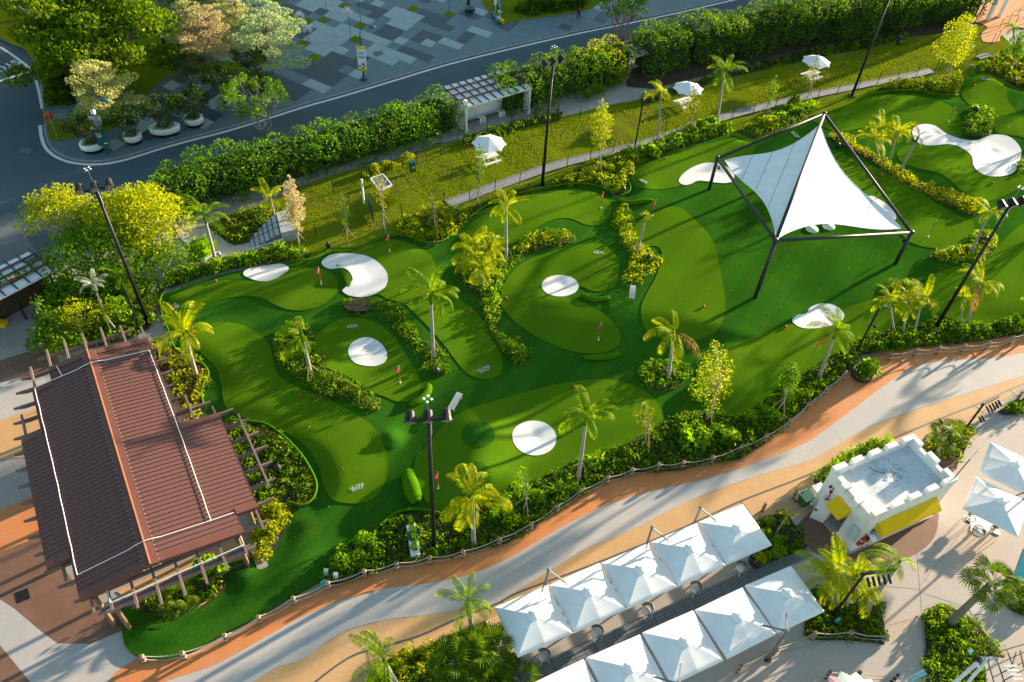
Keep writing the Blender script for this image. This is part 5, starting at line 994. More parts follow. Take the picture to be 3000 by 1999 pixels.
for s_ in (-4.5, .8, 3.5): MB().bar(LPf(s_,.3,0), LPf(s_,.3,2.9), .12, .12).build('post', m_dark, lp)
tag(MB().bar(LPf(-5,1.6,1.2), LPf(3.6,1.6,1.2), .12, 2.4).build('dark_screen', m_soil), 'dark screen below the left edge pergola', 'screen')
Q = [leaf_quads(*dome(LPf(s_, 1.2+random.uniform(-.3,.3), 3.1), .5, .25, 40), .2) for s_ in np.arange(-4.5, 3.6, .6)]
tag(cloud('creeper', Q, L_hedge_d), 'thin creeper crossing the left edge pergola roof', 'creeper', kind='stuff')

# ================================================================ TREES
tree(G('f',228,205,.1), 'huge dense dark green tree filling the top left corner', 8.5, [(x*1.0, y, z, r, r*.62) for x, y, z, r in [(random.gauss(.3,2.9), random.gauss(.6,2.6), random.uniform(2.6,9.2), random.uniform(1.1,1.9)) for _ in range(100)]], L_tree, .42, 26, r=.5, name='broad_tree')
tree(G('f',70,40,.1), 'second dense green tree at the upper left picture edge', 7.5, [(x, y, z, r, r*.62) for x, y, z, r in [(random.gauss(0,2.8), random.gauss(0,2.6), random.uniform(2.4,8), random.uniform(1.0,1.7)) for _ in range(44)]], L_tree, .40, 24, r=.4, name='broad_tree')
hd = MB()
bed('dark hedge undergrowth below the huge top left tree', PTS(('a1',[(430,420),(600,380),(900,400),(960,650),(870,740),(500,790),(470,600)])), L_dark, .5, .5, .9, 40, .25, L_bed, .3, z0=.12)
bed('dark hedge mass behind the teal garden ornament', PTS(('a4',[(830,130),(900,60),(1300,-20),(1700,-40),(1620,90),(1400,140),(1000,190),(870,200)])), L_dark, .5, .55, 1.2, 44, .25, L_bed, .4, z0=.12)
def tiers(n, R, z0, z1, per=7):
    out = []
    for k in range(n):
        z = z0+(z1-z0)*k/(n-1); r = R*(1-.6*k/(n-1))*random.uniform(.75,1.15); ox, oy = random.gauss(0,.25), random.gauss(0,.25)
        for j in range(per): a = j*6.28/per+k+random.uniform(-.4,.4); d = r*random.uniform(.25,1.0); out.append((ox+d*math.cos(a), oy+d*math.sin(a), z+random.uniform(-.08,.08)-.12*d/r, r*random.uniform(.22,.42), .14))
    return out
for t, x, y, h, m_, lb_, R in (('f',262,285,5.6,L_pale,'layered pale yellow tree standing nearest the huge tree',2.6),('a2',905,780,5.6,L_rust,'layered pinkish tree beside the narrow sunlit lawn',2.5),('a2',700,650,5.0,L_pale,'layered pale tree behind the pinkish one',2.2),('a2',1220,545,6.0,L_pale,'tall layered pale tree left of the silvery green one',2.5),('a2',1600,930,7.2,L_pale_g,'silvery green layered tree overhanging the patterned plaza',2.9),('a2',910,155,5.5,L_pale,'layered pale tree at the top edge',2.4),('a2',640,240,5.4,L_pale_g,'layered grey green tree at the top edge left of the others',2.3),('a1',1180,860,3.2,L_pale_g,'low layered grey green tree over the teal lamp',2.0),('a2',400,270,4.8,L_pale_g,'thin layered tree by the huge tree at the top edge',1.6)):
    tree(G(t, x, y, .1), lb_, h*1.12, tiers(5, R*1.45, h*.42, h*1.12, 11), m_, .22, 62, r=.1, fork=.85, name='layered_tree', limbs=True, tilt=1.2)
# shrubs on the plaza lawns
for t, x, y, s_ in (('a2',440,640,2.2),('a2',560,640,2.0),('a2',300,640,1.9),('a2',600,680,1.6),('a2',1180,520,1.6)): shrub(G(t, x, y, .12), 'dark' if x < 500 else 'gold', {440:'large rounded bush beside the plaza lawn, middle dark one',560:'rounded golden bush beside the plaza lawn, left of two',300:'large rounded dark bush beside the plaza lawn, leftmost',600:'rounded golden bush beside the plaza lawn, right of two',1180:'rounded golden bush below the tall layered pale tree'}[x], 'round bushes beside the plaza lawn', s_, .12)
# yellow tree and its neighbours on the left
tree(G('f',200,600,.1), 'spreading yellow green tree reaching over the road at the left', 5.2, [(.9,1.2,4.4,1.2,.8),(.2,.6,4.0,1.1,.8),(1.6,.8,4.2,1.1,.7),(-2.9,2.2,4.2,1.1,.6),(-2.0,2.6,4.4,1.1,.7),(-3.6,1.4,3.8,.9,.5),(-1.0,2.4,4.5,1.2,.8),(-2.6,.8,3.8,1.0,.6),(-3.9,2.3,3.9,.7,.4)]+lumps(14,2.2,3.0,5.0,.8,1.2,.7,-1.2,.9), L_ylw, .24, 30, r=.16, bark=m_palebark)
tree(G('f',345,590,.1), 'round golden crowned tree beside the creeper hedge', 4.9, lumps(26,3.2,2.2,5.6,1.0,1.5,.8,-.1,.2), L_ylw, .24, 42, r=.2)
tree(G('f',250,655,.1), 'dense green bush tree below the two golden crowns', 3.8, lumps(30,3.9,1.4,4.2,1.0,1.4,.8,-.2,.4), L_hedge, .25, 34, r=.18)
tree(G('f',385,640,.1), 'green bush tree at the corner of the garden path', 2.8, lumps(12,1.9,1.0,2.7,.7,1.0,.75), L_hedge, .22, 34, r=.12)
tree(G('f',140,790,.1), 'glossy dark bush tree left of the pavilion top', 4.2, [(0,0,3.2,.5,.5),(-.6,.5,3.6,.45,.4),(.5,.2,2.8,.5,.5)]+lumps(14,1.5,.9,2.2,.6,.9,.8,.4,-.6), L_bed, .26, 34, r=.08, bark=m_palebark)
tree(G('f',195,770,.1), 'feathery yellow green bamboo clump behind the pavilion', 3.2, lumps(10,1.3,1.0,3.0,.5,.8,.8), L_ylw, .2, 34, r=.05)
tree(G('f',290,760,.1), 'small golden bamboo clump at the pavilion ridge end', 3.0, lumps(7,.7,1.6,3.0,.4,.65,.9), L_bright, .2, 40, r=.05)
# frangipani over the road and its twin
def frangi(base, label, h, R, m_, bark, tufts=60, leaf=.3, cx=0, cy=0):
    b0 = Vector((base[0], base[1], .1)); t = thing('frangipani_tree', label, 'tree', b0); tr = MB(); Q = []
    for k in range(9):
        a = k*.7; e1 = b0+Vector((math.cos(a)*R*.35+cx*.4, math.sin(a)*R*.35+cy*.4, h*.45)); branchy(tr, b0+Vector((0,0,-.1)), e1, .10, .15)
        for j in range(tufts//9):
            a2 = a+random.uniform(-.5,.5); d = R*random.uniform(.45,1); e2 = b0+Vector((math.cos(a2)*d+cx, math.sin(a2)*d+cy, h*random.uniform(.72,1.02)*(1-.15*(d/R)**2))); branchy(tr, e1, e2, .05, .12, 3); C, N_ = dome(e2, .42, .3, 30, full=True); Q.append(leaf_quads(C, N_+np.array([0,0,.7]), leaf, .4))
    tr.build('trunk', bark, t, True); cloud('crown', Q, m_, t)
frangi(G('f',610,312,.1), 'spreading pale limbed tree hanging over the road beside the hedge', 4.8, 3.1, L_hedge, m_palebark, 81, .30, -1.0, .9)
frangi(G('a4',2020,490,.1), 'pink limbed tree crossing the far end of the road', 5.6, 3.2, L_hedge, m_pinkbark, 72, .34, -.3, 1.5)
tag(tree(G('f',1740,-30,.1), 'yellow green tree crown at the top edge right of the road', 4.5, lumps(6,1.6,2.5,4.2,.7,1.0), L_ylw, .3, 26), group=None)

# ---------------------------------------------------------------- young staked trees
young(('a7',1870,880),('a7',1755,75),'narrow rust leaved tree with stakes at the steps', L_rust, 46, .17, .85, .25)
young(('a6',660,1020),('a6',590,440),'slim staked tree with pale leaves above the comma bunker', L_ground, 44, .14, .5, .3)
young(('a6',1080,870),('a6',1000,160),'bare staked sapling in front of the white solar tray', L_olive, 30, .18, .8, .35, sparse=True)
young(('a6',1660,855),('a6',1600,420),'small staked sapling inside the golden bed', L_olive, 30, .16, .5, .35, sparse=True)
young(('r2',940,1400),('r2',960,1000),'thin staked tree in front of the nearest picnic parasol', L_ground, 44, .16, .6, .35)
young(('r2',1770,1190),('r2',1800,690),'tall yellow staked tree between the mast and the short lamp pole', L_ylw, 34, .15, 1.0, .35)
young(('r3',570,800),('r3',640,530),'small green staked tree by the walkway above the sail', L_ground, 46, .17, .6, .3)
young(('r3',860,670),('r3',915,410),'sparse staked sapling before the far picnic table', L_olive, 30, .17, .7, .35, sparse=True)
young(('r3',40,900),('r3',80,600),'leafy sapling partly hiding the middle picnic table', L_olive, 34, .18, .7, .3)
young(('c1',1150,1180),('c1',1480,230),'large yellow staked tree at the top right corner', L_ylw, 18, .2, 1.9, .25)
young(('c1',2150,1060),('c1',2330,480),'green staked tree at the right picture edge', L_hedge, 36, .2, 1.1, .3)
young(('c6',760,1340),('c6',880,540),'tall see through yellow green tree beside the promenade', L_ylw, 26, .15, 1.5, .22, sparse=True)
young(('c6',1490,1260),('c6',1640,770),'umbrella crowned young tree with three stakes at the curved fence', L_hedge, 40, .17, .85, .55)
young(('c6',130,1560),('c6',150,1160),'sparse yellow sapling beside the logo at the green edge', L_olive, 30, .17, .9, .35, sparse=True)
young(('r8',1260,390),('r8',1240,95),'white twiggy sapling above the rope fence', L_bright, 22, .16, .8, .35, sparse=True)

# ---------------------------------------------------------------- palms
palm(('f',497,605),('f',470,500),'slender palm at the foot of the garden steps','g',9,1.05)
palm(('f',452,865),('f',425,770),'single palm between the pavilion and the first green','y',9,1.15)
palm(('f',715,865),('f',695,772),'drooping palm in the curved bed with stakes','g',6,1.0,.35,True,low=1.2,zb=.4)
palm(('f',996,822),('f',990,680),'tall palm at the end of the kidney shaped bed','g',11,1.0,0,True,zb=.5)
palm(('f',1163,604),('f',1163,478),'tall yellowing palm beside the golden palm clump','y',11,.95,.15,True,zb=.4,low=.6)
for k, (x_, y_) in enumerate(((1095,640),(1125,620),(1110,665),(1085,610))): palm(('f',x_,y_),('f',x_,y_-38),['golden palm clump in the curling bed, left stem','golden palm clump in the curling bed, right stem','golden palm clump in the curling bed, lower stem','golden palm clump in the curling bed, upper stem'][k],'y',13,.92,zb=.4,group='golden palm clump',r0=.08)
palm(('f',1328,1104),('f',1348,958),'slender palm at the rope fence right of the round bunker','g',10,.95,0,True,zb=.2)
palm(('f',1088,1248),('f',1086,1150),'broad golden palm above the rope fence','y',10,1.1,zb=.2,low=.5)
palm(('f',1535,872),('f',1548,768),'windswept palm with two long fronds on the round island','y',6,1.05,.3,True,zb=.5,low=.9)
palm(('f',1882,868),('f',1920,765),'leaning staked palm at the curved rope fence','g',10,1.0,.2,True)
for k, (x_, y_, cx_, cy_) in enumerate(((2075,770,2085,700),(2100,765,2120,690),(2055,765,2045,700))): palm(('f',x_,y_),('f',cx_,cy_),['golden palm clump by the promenade bend, middle stem','golden palm clump by the promenade bend, right stem','golden palm clump by the promenade bend, left stem'][k],'y',8,.95,.2,group='palm clump by the bend',r0=.08)
palm(('f',2222,745),('f',2250,655),'golden palm beside the number two flag','y',9,1.1,.1,r0=.1)
palm(('f',2205,748),('f',2215,690),'smaller golden palm stem beside the number two flag','y',6,.7,.1,r0=.07)
palm(('f',2385,745),('f',2400,690),'golden palm cut by the right picture edge','y',9,1.0)
palm(('f',2229,584),('f',2273,490),'thin palm on the spiky plant island','y',8,.85,.2,zb=.45,low=.6)
for k, (x_, y_, cx_, cy_) in enumerate(((2030,362,2025,300),(2045,368,2060,310),(2020,360,2000,320))): palm(('f',x_,y_),('f',cx_,cy_),['golden palm right of the sail apex, tall stem','golden palm right of the sail apex, right stem','golden palm right of the sail apex, left stem'][k],'y',11,.95,group='golden palm by the sail apex',zb=.4,r0=.08)
palm(('f',2067,396),('f',2109,317),'withered palm with grey trunk before the double bunker','d',4,.7,.3,zb=.4)
palm(('f',1647,280),('f',1665,168),'upright palm at the walkway between two picnic parasols','g',9,1.0,.1,True)
palm(('f',1512,330),('f',1519,217),'windswept palm left of the middle picnic parasol','y',8,1.0,.35,True)
palm(('f',1084,1440),('f',1074,1386),'full green palm above the fan palm bed','g',11,.9,zb=.1,low=.4)
palm(('f',912,1575),('f',884,1520),'leaning palm at the bottom left of the fan palm bed','g',7,.95,.4,zb=.1,low=.6)
for k, (x_, y_, cx_, cy_, n_) in enumerate(((1085,1535,1085,1500,9),(1045,1550,1040,1520,8),(1130,1520,1130,1488,8),(1110,1565,1112,1540,7))): palm(('f',x_,y_),('f',cx_,cy_),['large fan palm in the bottom bed, middle one','large fan palm in the bottom bed, left one','large fan palm in the bottom bed, right one','large fan palm in the bottom bed, lowest one'][k],'g',n_,.88,fan=True,zb=.1,group='fan palms in the bottom bed')
palm(('f',1200,1590),('f',1200,1572),'fan palm tips at the bottom edge left of the lower parasols','g',8,.8,fan=True,zb=.1)
for k, (x_, y_, cx_, cy_) in enumerate(((1925,1395,1925,1320),(1945,1400,1960,1335),(1915,1390,1895,1330))): palm(('f',x_,y_),('f',cx_,cy_),['golden palm clump before the kiosk, middle stem','golden palm clump before the kiosk, right stem','golden palm clump before the kiosk, left stem'][k],'y',11,1.0,.1,group='golden palm clump before the kiosk',zb=.1,r0=.07)
palm(('f',1986,1404),('f',2064,1296),'leaning palm with swept crown and white stakes','g',8,.85,.6,True,zb=.1,low=.3)
palm(('f',2182,1432),('f',2276,1341),'big leaning fan palm with shaggy trunk','g',13,.85,fan=True,zb=.1,bark=m_bark,r0=.2)
palm(('f',2152,1042),('f',2178,998),'small fan palm behind the right corner of the kiosk','g',9,.75,fan=True,zb=.1,r0=.09)
palm(('f',259,772),('f',216,658),'silvery crowned palm left of the pavilion','w',10,.6,zb=.15,r0=.08)
palm(('f',275,768),('f',238,720),'thin yellow palm beside the silvery crowned palm','y',7,.7,zb=.15,r0=.06)
palm(('f',300,700),('f',278,640),'small feathery palm by the tall left mast','g',8,.8,zb=.15,r0=.07)
palm(('f',410,1392),('f',410,1378),'small fan palm under the lower pavilion beams','g',9,.7,fan=True,zb=.15)
palm(('f',632,500),('f',622,458),'feathery palm beside the rust leaved tree','y',7,.8,zb=.15,r0=.07)
palm(('f',2330,110),('f',2314,62),'palm beside the playground pad at the top right','g',7,.8,.2,zb=.1)
palm(('d2',1650,540),('d2',1770,340),'very thin young palm in the small dark bed','y',5,.35,zb=.1,r0=.05)
# dracaena
palm(('f',1462,584),('f',1484,500),'staked dracaena with a spiky yellow head','y',3,.3,0,True,zb=.45,r0=.1); dr = [o for o in bpy.data.objects if o.get('label') == 'staked dracaena with a spiky yellow head'][0]
hh, cc = rise(dr.location, ('f',1484,500)); part('spiky_head', spiky_mesh(L_ylw, 60, .6), dr, cc-dr.location)

# off-picture planting and a tall unseen block added to shade the plaza
for x_, y_, h_, lb_ in ((49,60,5,'nearest the double lobed bunker'),(57,77,6,'tall middle one'),(64,88,7,'farthest one')):
    tree(Vector((x_, y_, 0)), 'leafy tree just outside the right edge of the picture, '+lb_, h_, lumps(9,2.0,h_*.6,h_,.8,1.2), L_hedge, .4, 9, group='trees outside the right edge')
bld = thing('shade_block', 'unseen pale block added beyond the plaza to shade it', 'shade block', hp(165, 98)); A_ = (hp(158,66), hp(180,66), hp(180,140), hp(158,140))
MB().prism([(p.x,p.y) for p in A_], 0, 27).build('wall', m_white_wall, bld); MB().prism([(p.x,p.y) for p in (hp(157.6,65.6),hp(180.4,65.6),hp(180.4,140.4),hp(157.6,140.4))], 27, 27.6).build('roof', m_concrete, bld)
for fl in range(7):
    for k in range(18): MB().frame(hp(157.98, 68+k*4, 3+fl*3.4), HS, HN, (0,0,1), .05, 1.1, .9).build('window', m_lens, bld)
# ================================================================ MASTS, LAMPS, FENCES, SMALL THINGS
def floodmast(base, H, ang, label, lamps=3, twig=True, dish=False):
    b0 = G(*base, z=.15); r = thing('floodlight_mast', label, 'light mast', b0); MB().tube([b0, b0+Vector((0,0,H))], [.15,.10], 10).build('pole', m_black, r, True)
    MB().box(b0.x-.3,b0.x+.3,b0.y-.3,b0.y+.3,b0.z-.05,b0.z+.04).build('base_plate', m_black, r)
    for sx in (-1,1):
        for sy in (-1,1): MB().lathe(b0+Vector((sx*.24,sy*.24,.04)), [(.04,0),(.04,.08),(.02,.11)], 8).build('bolt', m_grey_metal, r)
    d = Vector((math.cos(ang), math.sin(ang), 0)); top = b0+Vector((0,0,H)); MB().bar(top-d*1.0, top+d*1.0, .10, .12).build('crossbar', m_black, r)
    for k in range(lamps):
        c = top+d*(-.85+.85*k)+Vector((0,0,.30)); f = (Vector((-d.y, d.x, 0))*(-1)+Vector((0,0,-.5))).normalized(); MB().tube([c-f*.3, c-f*.22, c+f*.12, c+f*.32], [.13,.22,.26,.30], 12).build('floodlight', m_black, r); MB().tube([c+f*.325, c+f*.34], .26, 12).build('lens', m_lens, bpy.data.objects[r.name]); MB().bar(c-Vector((0,0,.3)), c-Vector((0,0,.05)), .05, .05).build('yoke', m_grey_metal, r)
    if twig:
        MB().tube([top, top+Vector((0,0,1.5))], .025, 5).build('rod', m_grey_metal, r)
        for k in range(4): a = k*1.57; MB().lathe(top+Vector((.18*math.cos(a),.18*math.sin(a),1.5)), [(.02,-.03),(.08,0),(.02,.03)], 8).build('sensor', m_white, r)
    MB().tube([top-Vector((-.13,0,1.2)), top-Vector((-.13,0,.1))], .02, 5).build('cable', m_white, r)
    return r
floodmast(('r4',1020,650), 11.6, .45, 'tall black floodlight mast beside the pavilion at the left'); floodmast(('r2',1383,1280), 11.6, .7, 'tall black floodlight mast standing at the lawn walkway'); floodmast(('r3',1165,660), 11.6, .7, 'tall black mast crossing the far dark hedge'); floodmast(('r8',640,625), 11.8, .15, 'tall black floodlight mast beside the white plinth at the rope fence'); floodmast(('r6',1735,700), 11.6, .35, 'tall black floodlight mast at the right of the promenade')
for bs, tp, lb_ in ((('r2',2015,1050),('r2',2075,700),'short black lamp pole beside the windswept palm'),(('r6',1200,850),('r6',1355,570),'short black lamp pole at the curved rope fence'),(('r4',965,690),('r4',870,450),'short black pole beside the left floodlight mast')):
    b0 = G(*bs, z=.2); h, c = rise(b0, tp); r = thing('lamp_pole', lb_, 'lamp pole', b0); MB().tube([b0, b0+Vector((0,0,h))], .075, 8).build('pole', m_black, r); MB().tube([b0+Vector((0,0,h*.62)), b0+Vector((.25,-.1,h*.62))], .03, 6).build('bracket', m_black, r); MB().lathe(b0+Vector((.3,-.12,h*.62-.05)), [(.04,-.12),(.10,-.1),(.12,.08),(.03,.14)], 8).build('spotlight', m_dark, r)
def stagepole(base, H, ang, label, n=5):
    b0 = Vector((base[0], base[1], .1)); r = thing('spotlight_pole', label, 'light pole', b0); MB().tube([b0, b0+Vector((0,0,H))], .07, 8).build('pole', m_black, r); MB().box(b0.x-.2,b0.x+.2,b0.y-.2,b0.y+.2,0,.12).build('base_plate', m_black, r)
    d = Vector((math.cos(ang), math.sin(ang), 0)); f = Vector((d.y, -d.x, 0)); top = b0+Vector((0,0,H-.1)); MB().bar(top-d*.2, top+d*1.5, .14, .14).build('crossbar', m_black, r)
    for k in range(n): c = top+d*(.1+.3*k)+f*.22-Vector((0,0,.08)); MB().tube([c-f*.05, c+f*.38-Vector((0,0,.22))], .07, 8).build('spotlight', m_black, r); MB().tube([c+f*.385-Vector((0,0,.223)), c+f*.40-Vector((0,0,.23))], .06, 8).build('lens', m_white, r)
    for k in range(2): c = b0+Vector((0,0,H*.5))+d*(.2+.25*k)+f*.2; MB().tube([c, c+f*.35-Vector((0,0,.2))], .08, 8).build('spotlight', m_black, r)
stagepole(G('c7',665,825), 2.7, .55, 'black pole with a bar of five spotlights at the right rope fence'); stagepole(G('b7',480,900), 5.0, .22, 'black pole with a bar of spotlights rising through the golden palm')

# street lamps with banners, stop sign
def street_lamp(base, H, arm, label, panel):
    b0 = Vector((base[0], base[1], .11)); r = thing('street_lamp', label, 'street lamp', b0); MB().tube([b0, b0+Vector((0,0,H*.6)), b0+Vector((0,0,H*.82))], [.12,.09,.07], 8).build('pole', m_teal, r); MB().box(b0.x-.3,b0.x+.3,b0.y-.3,b0.y+.3,.1,.32).build('base_block', m_teal, r)
    d = Vector((math.cos(arm), math.sin(arm), 0)); MB().tube([b0+Vector((0,0,H*.8)), b0+Vector((0,0,H*.93))+d*.15, b0+Vector((0,0,H))+d*.5, b0+Vector((0,0,H*.985))+d*1.0], [.06,.05,.045,.04], 7).build('arm', m_teal, r); MB().lathe(b0+Vector((0,0,H*.95))+d*1.25, [(.05,.14),(.22,.08),(.34,-.02),(.30,-.06)], 12, 1.3, .8, arm).build('lamp_head', m_teal, r, True)
    right = Vector((ROT[0,0], ROT[1,0], 0)).normalized(); nn = Vector((right.y, -right.x, 0))*-1; panel(b0, r, right, Vector((ROT[0,0]*0, 0, 0))+Vector((right.y, -right.x, 0)))
def banner(b0, r, rt, fr):
    c = b0+fr*.14+Vector((0,0,2.35)); p = MB().frame(c, rt, fr, (0,0,1), .44, .03, 1.35).build('banner', m_white, r)
    for z_, h_, m_ in ((1.18,.17,m_yellow),(-1.2,.15,m_yellow)): MB().frame(c+fr*.034+Vector((0,0,z_)), rt, fr, (0,0,1), .44, .006, h_).build('band', m_, p)
    MB().frame(c+fr*.036+Vector((0,0,.62)), rt, fr, (0,0,1), .36, .006, .22).build('picture', mat('banner_blue', (.35,.5,.6)), p); MB().frame(c+fr*.036+Vector((0,0,.22)), rt, fr, (0,0,1), .34, .006, .05).build('text_line', m_dark, p); MB().frame(c+fr*.036+Vector((0,0,.08)), rt, fr, (0,0,1), .24, .006, .03).build('text_line', m_grey_metal, p)
    for x_, z_, s_, m_ in ((.1,-.55,.16,m_dark),(.2,-.8,.2,m_yellow),(-.25,-.75,.13,m_dark),(0,-.98,.12,m_dark)): MB().add([c+fr*.045+rt*(x_+s_*math.cos(k*1.047))+Vector((0,0,z_+s_*.8*math.sin(k*1.047))) for k in range(6)], [tuple(range(6))]).build('picture', m_, p)
def infosign(b0, r, rt, fr):
    c = b0+fr*.14+Vector((0,0,2.3)); p = MB().frame(c, rt, fr, (0,0,1), .50, .04, 1.55).build('sign_panel', m_teal, r); MB().frame(c+fr*.045+Vector((0,0,.75)), rt, fr, (0,0,1), .48, .006, .72).build('picture', mat('photo_print', (.06,.05,.06), (.42,.45,.5), .5, 1.6, .4, .6, stain=(.5,.12,.12), sscale=1.1), p)
    for k in range(3): MB().frame(c+fr*.047+rt*(-.12)+Vector((0,0,-.25-.17*k)), rt, fr, (0,0,1), .26-.04*k, .006, .04).build('text_line', m_white, p)
    MB().frame(c+fr*.047+rt*.25+Vector((0,0,-1.25)), rt, fr, (0,0,1), .14, .006, .05).build('text_line', m_white, p); MB().box(b0.x-.15,b0.x+.15,b0.y-.1,b0.y+.2,4.0,4.35).build('control_box', m_white, r)
street_lamp(G('a3',1045,925), 6.0, .1, 'teal street lamp with an orange and white banner on the plaza', banner); street_lamp(G('a1',1145,1265), 5.4, .25, 'teal street lamp with a teal information sign by the round planters', infosign)
sb = G('a1',605,1080,.12); ss_ = thing('road_sign', 'orange backed octagon road sign on a pale post at the road corner', 'road sign', sb); MB().tube([sb, sb+Vector((0,0,2.3))], .045, 8).build('post', m_palebark, ss_)
c = sb+Vector((-.08,.05,1.95)); nx = Vector((-.75,.45,.1)).normalized(); tx = Vector((0,0,1)).cross(nx).normalized(); tz = nx.cross(tx); oc = [c+(tx*math.cos(k*.785+.39)+tz*math.sin(k*.785+.39))*.48 for k in range(8)]
MB().add([p+nx*.02 for p in oc]+[p-nx*.02 for p in oc], [tuple(range(8)), tuple(range(15,7,-1))]+[(i,(i+1)%8,8+(i+1)%8,8+i) for i in range(8)]).build('sign_plate', m_orange_sign, ss_); MB().bar(c-nx*.04-tx*.2, c-nx*.04+tx*.2, .05, .05).build('bracket', m_black, ss_)

# planters with dark trees
for t, x, y, rx, ry, lb_, th in (('a1',985,1195,1.02,.85,'round white planter beside the teal information sign',1),('a1',1415,1110,.78,.75,'round white planter second along the kerb',1),('a2',330,1500,1.35,.85,'long oval white planter along the kerb',1),('a2',662,1395,.85,.85,'round white planter right of the long oval one',1),('a2',1415,1200,.85,.85,'white planter partly hidden by the pale limbed tree',1)):
    p = G(t, x, y, .45); p.z = .11; r = thing('planter', lb_, 'planter', p); a_ = .3
    MB().lathe(p, [(.88,0),(.9,.28)], 28, rx, ry, a_).build('plinth', m_black, r); MB().lathe(p, [(.9,.28),(1.02,.36),(1.04,.78),(1.0,.84),(.86,.84)], 28, rx, ry, a_).build('bowl', m_white, r, True); MB().lathe(p, [(.02,.80),(.86,.80)], 20, rx, ry, a_).build('soil', m_soil, r)
    Q = [leaf_quads(*dome(p+Vector((math.cos(k)*.55*rx*math.sqrt(random.random()), math.sin(k*1.7)*.55*ry, .82)), .3, .25, 30), .16) for k in range(16)]; cloud('ground_cover', Q, L_bed, r)
    frangi(Vector((p.x, p.y, .8)), 'dark leaved tree growing in the '+lb_, 3.6, 1.7, L_dark, m_bark, 45, .26)
frangi(G('a2',1010,1190,.1), 'dark leaved tree in the plaza behind the round planters', 4.0, 1.6, L_dark, m_bark, 45, .26); frangi(G('a2',1400,980,.1), 'dark leaved tree below the silvery green layered tree', 4.2, 1.9, L_dark, m_bark, 54, .26); frangi(G('a2',640,1040,.1), 'dark leaved tree between the plaza lawn and the planters', 4.0, 1.8, L_dark, m_bark, 45, .26)

# blossom light trees on the plaza
burst = []
for k in range(150):
    d = unit(RNG.normal(size=3)); d[2] = abs(d[2])*1.1-.25; d = Vector(unit(d)); s_ = d.cross(Vector((.3,.2,1))).normalized()*.03; burst.append([d*.2-s_, d*.45+s_, d*random.uniform(.75,1.0), d*.45-s_])
burst_me = quads_mesh('blossom_head', np.array([[tuple(p) for p in q] for q in burst]), L_blossom)
for (t, x, y), tp, lb_ in ((('a3',890,455),('a3',920,150),'beside the banner lamp'),(('a3',410,490),('a3',380,360),'at the silvery green tree'),(('a3',320,300),('a3',320,205),'with the fullest head, left on the plaza'),(('a3',612,150),('a3',595,5),'at the top edge, left one'),(('a3',1005,280),('a3',970,10),'at the top edge, right one'),(('a4',65,150),('a4',60,-60),'whose head is cut by the top edge')):
    p = G(t, x, y, .1); h, c = rise(p, tp); h = min(h, 4.2); r = thing('blossom_light', 'white blossom shaped light on a thin stem '+lb_, 'light', p, 'blossom lights on the plaza'); MB().tube([p, p+Vector((.05,0,h*.5)), p+Vector((0,.05,h))], [.03,.025,.02], 6).build('stem', m_dark, r); part('blossom_head', burst_me, r, (0,.05,h), (0,0,random.uniform(0,6)), (.85,.85,.85))

# picnic sets
def picnic(t, x, y, ang, label):
    p = G(t, x, y, .1); r = thing('picnic_table', 'white timber picnic table below the '+label, 'picnic table', p, rz=ang)
    for k in range(5): MB().box(-.9,.9,-.38+.155*k,-.24+.155*k,.72,.76).build('tabletop_plank', m_white, r, local=True)
    for s_ in (-1,1):
        for k in range(2): MB().box(-.9,.9,s_*.75-.14+.15*k,s_*.75-.02+.15*k,.42,.46).build('bench_plank', m_white, r, local=True)
        for e in (-.62,.62): MB().bar((e,s_*.2,.72),(e,s_*.62,0),.06,.09,(1,0,0)).build('leg', m_white, r, local=True)
    for e in (-.55,.55): MB().bar((e,-.85,.38),(e,.85,.38),.05,.09).build('crossbeam', m_white, r, local=True)
    u = thing('picnic_parasol', 'octagonal white parasol over the '+label, 'parasol', p+Vector((0,0,0)), rz=ang+.2); MB().tube([(0,0,.1),(0,0,2.75)], .03, 8).build('pole', m_white, u, local=True)
    R_ = 1.62
    for k in range(8):
        a0, a1 = k*math.pi/4, (k+1)*math.pi/4; V = []; n = 5
        for i in range(n+1):
            for j in range(i+1):
                w = i/n; tt = j/i if i else 0; A_ = Vector((R_*math.cos(a0),R_*math.sin(a0),-.72)); B_ = Vector((R_*math.cos(a1),R_*math.sin(a1),-.72)); q = (A_.lerp(B_, tt))*w; sc_ = 1-.07*math.sin(math.pi*tt)*w; q = Vector((q.x*sc_, q.y*sc_, q.z+.02+.08*math.sin(math.pi*tt)*w*.4)); V.append(q+Vector((0,0,2.72)))
        idx = lambda i, j: i*(i+1)//2+j; F = []
        for i in range(n):
            for j in range(i+1):
                F.append((idx(i,j), idx(i+1,j), idx(i+1,j+1)))
                if j < i: F.append((idx(i,j), idx(i+1,j+1), idx(i,j+1)))
        part('canopy_panel', raw_mesh('canopy_panel', V, F, m_fabric, True), u)
    MB().lathe((0,0,2.7), [(.06,0),(.05,.1),(.01,.16)], 8).build('finial', m_white, u, local=True)
picnic('a5',905,1085,.62,'nearest lawn table by the white shelter'); picnic('r3',10,735,.62,'middle lawn table behind the windswept palm'); picnic('r3',880,545,.62,'far lawn table before the dark hedge')

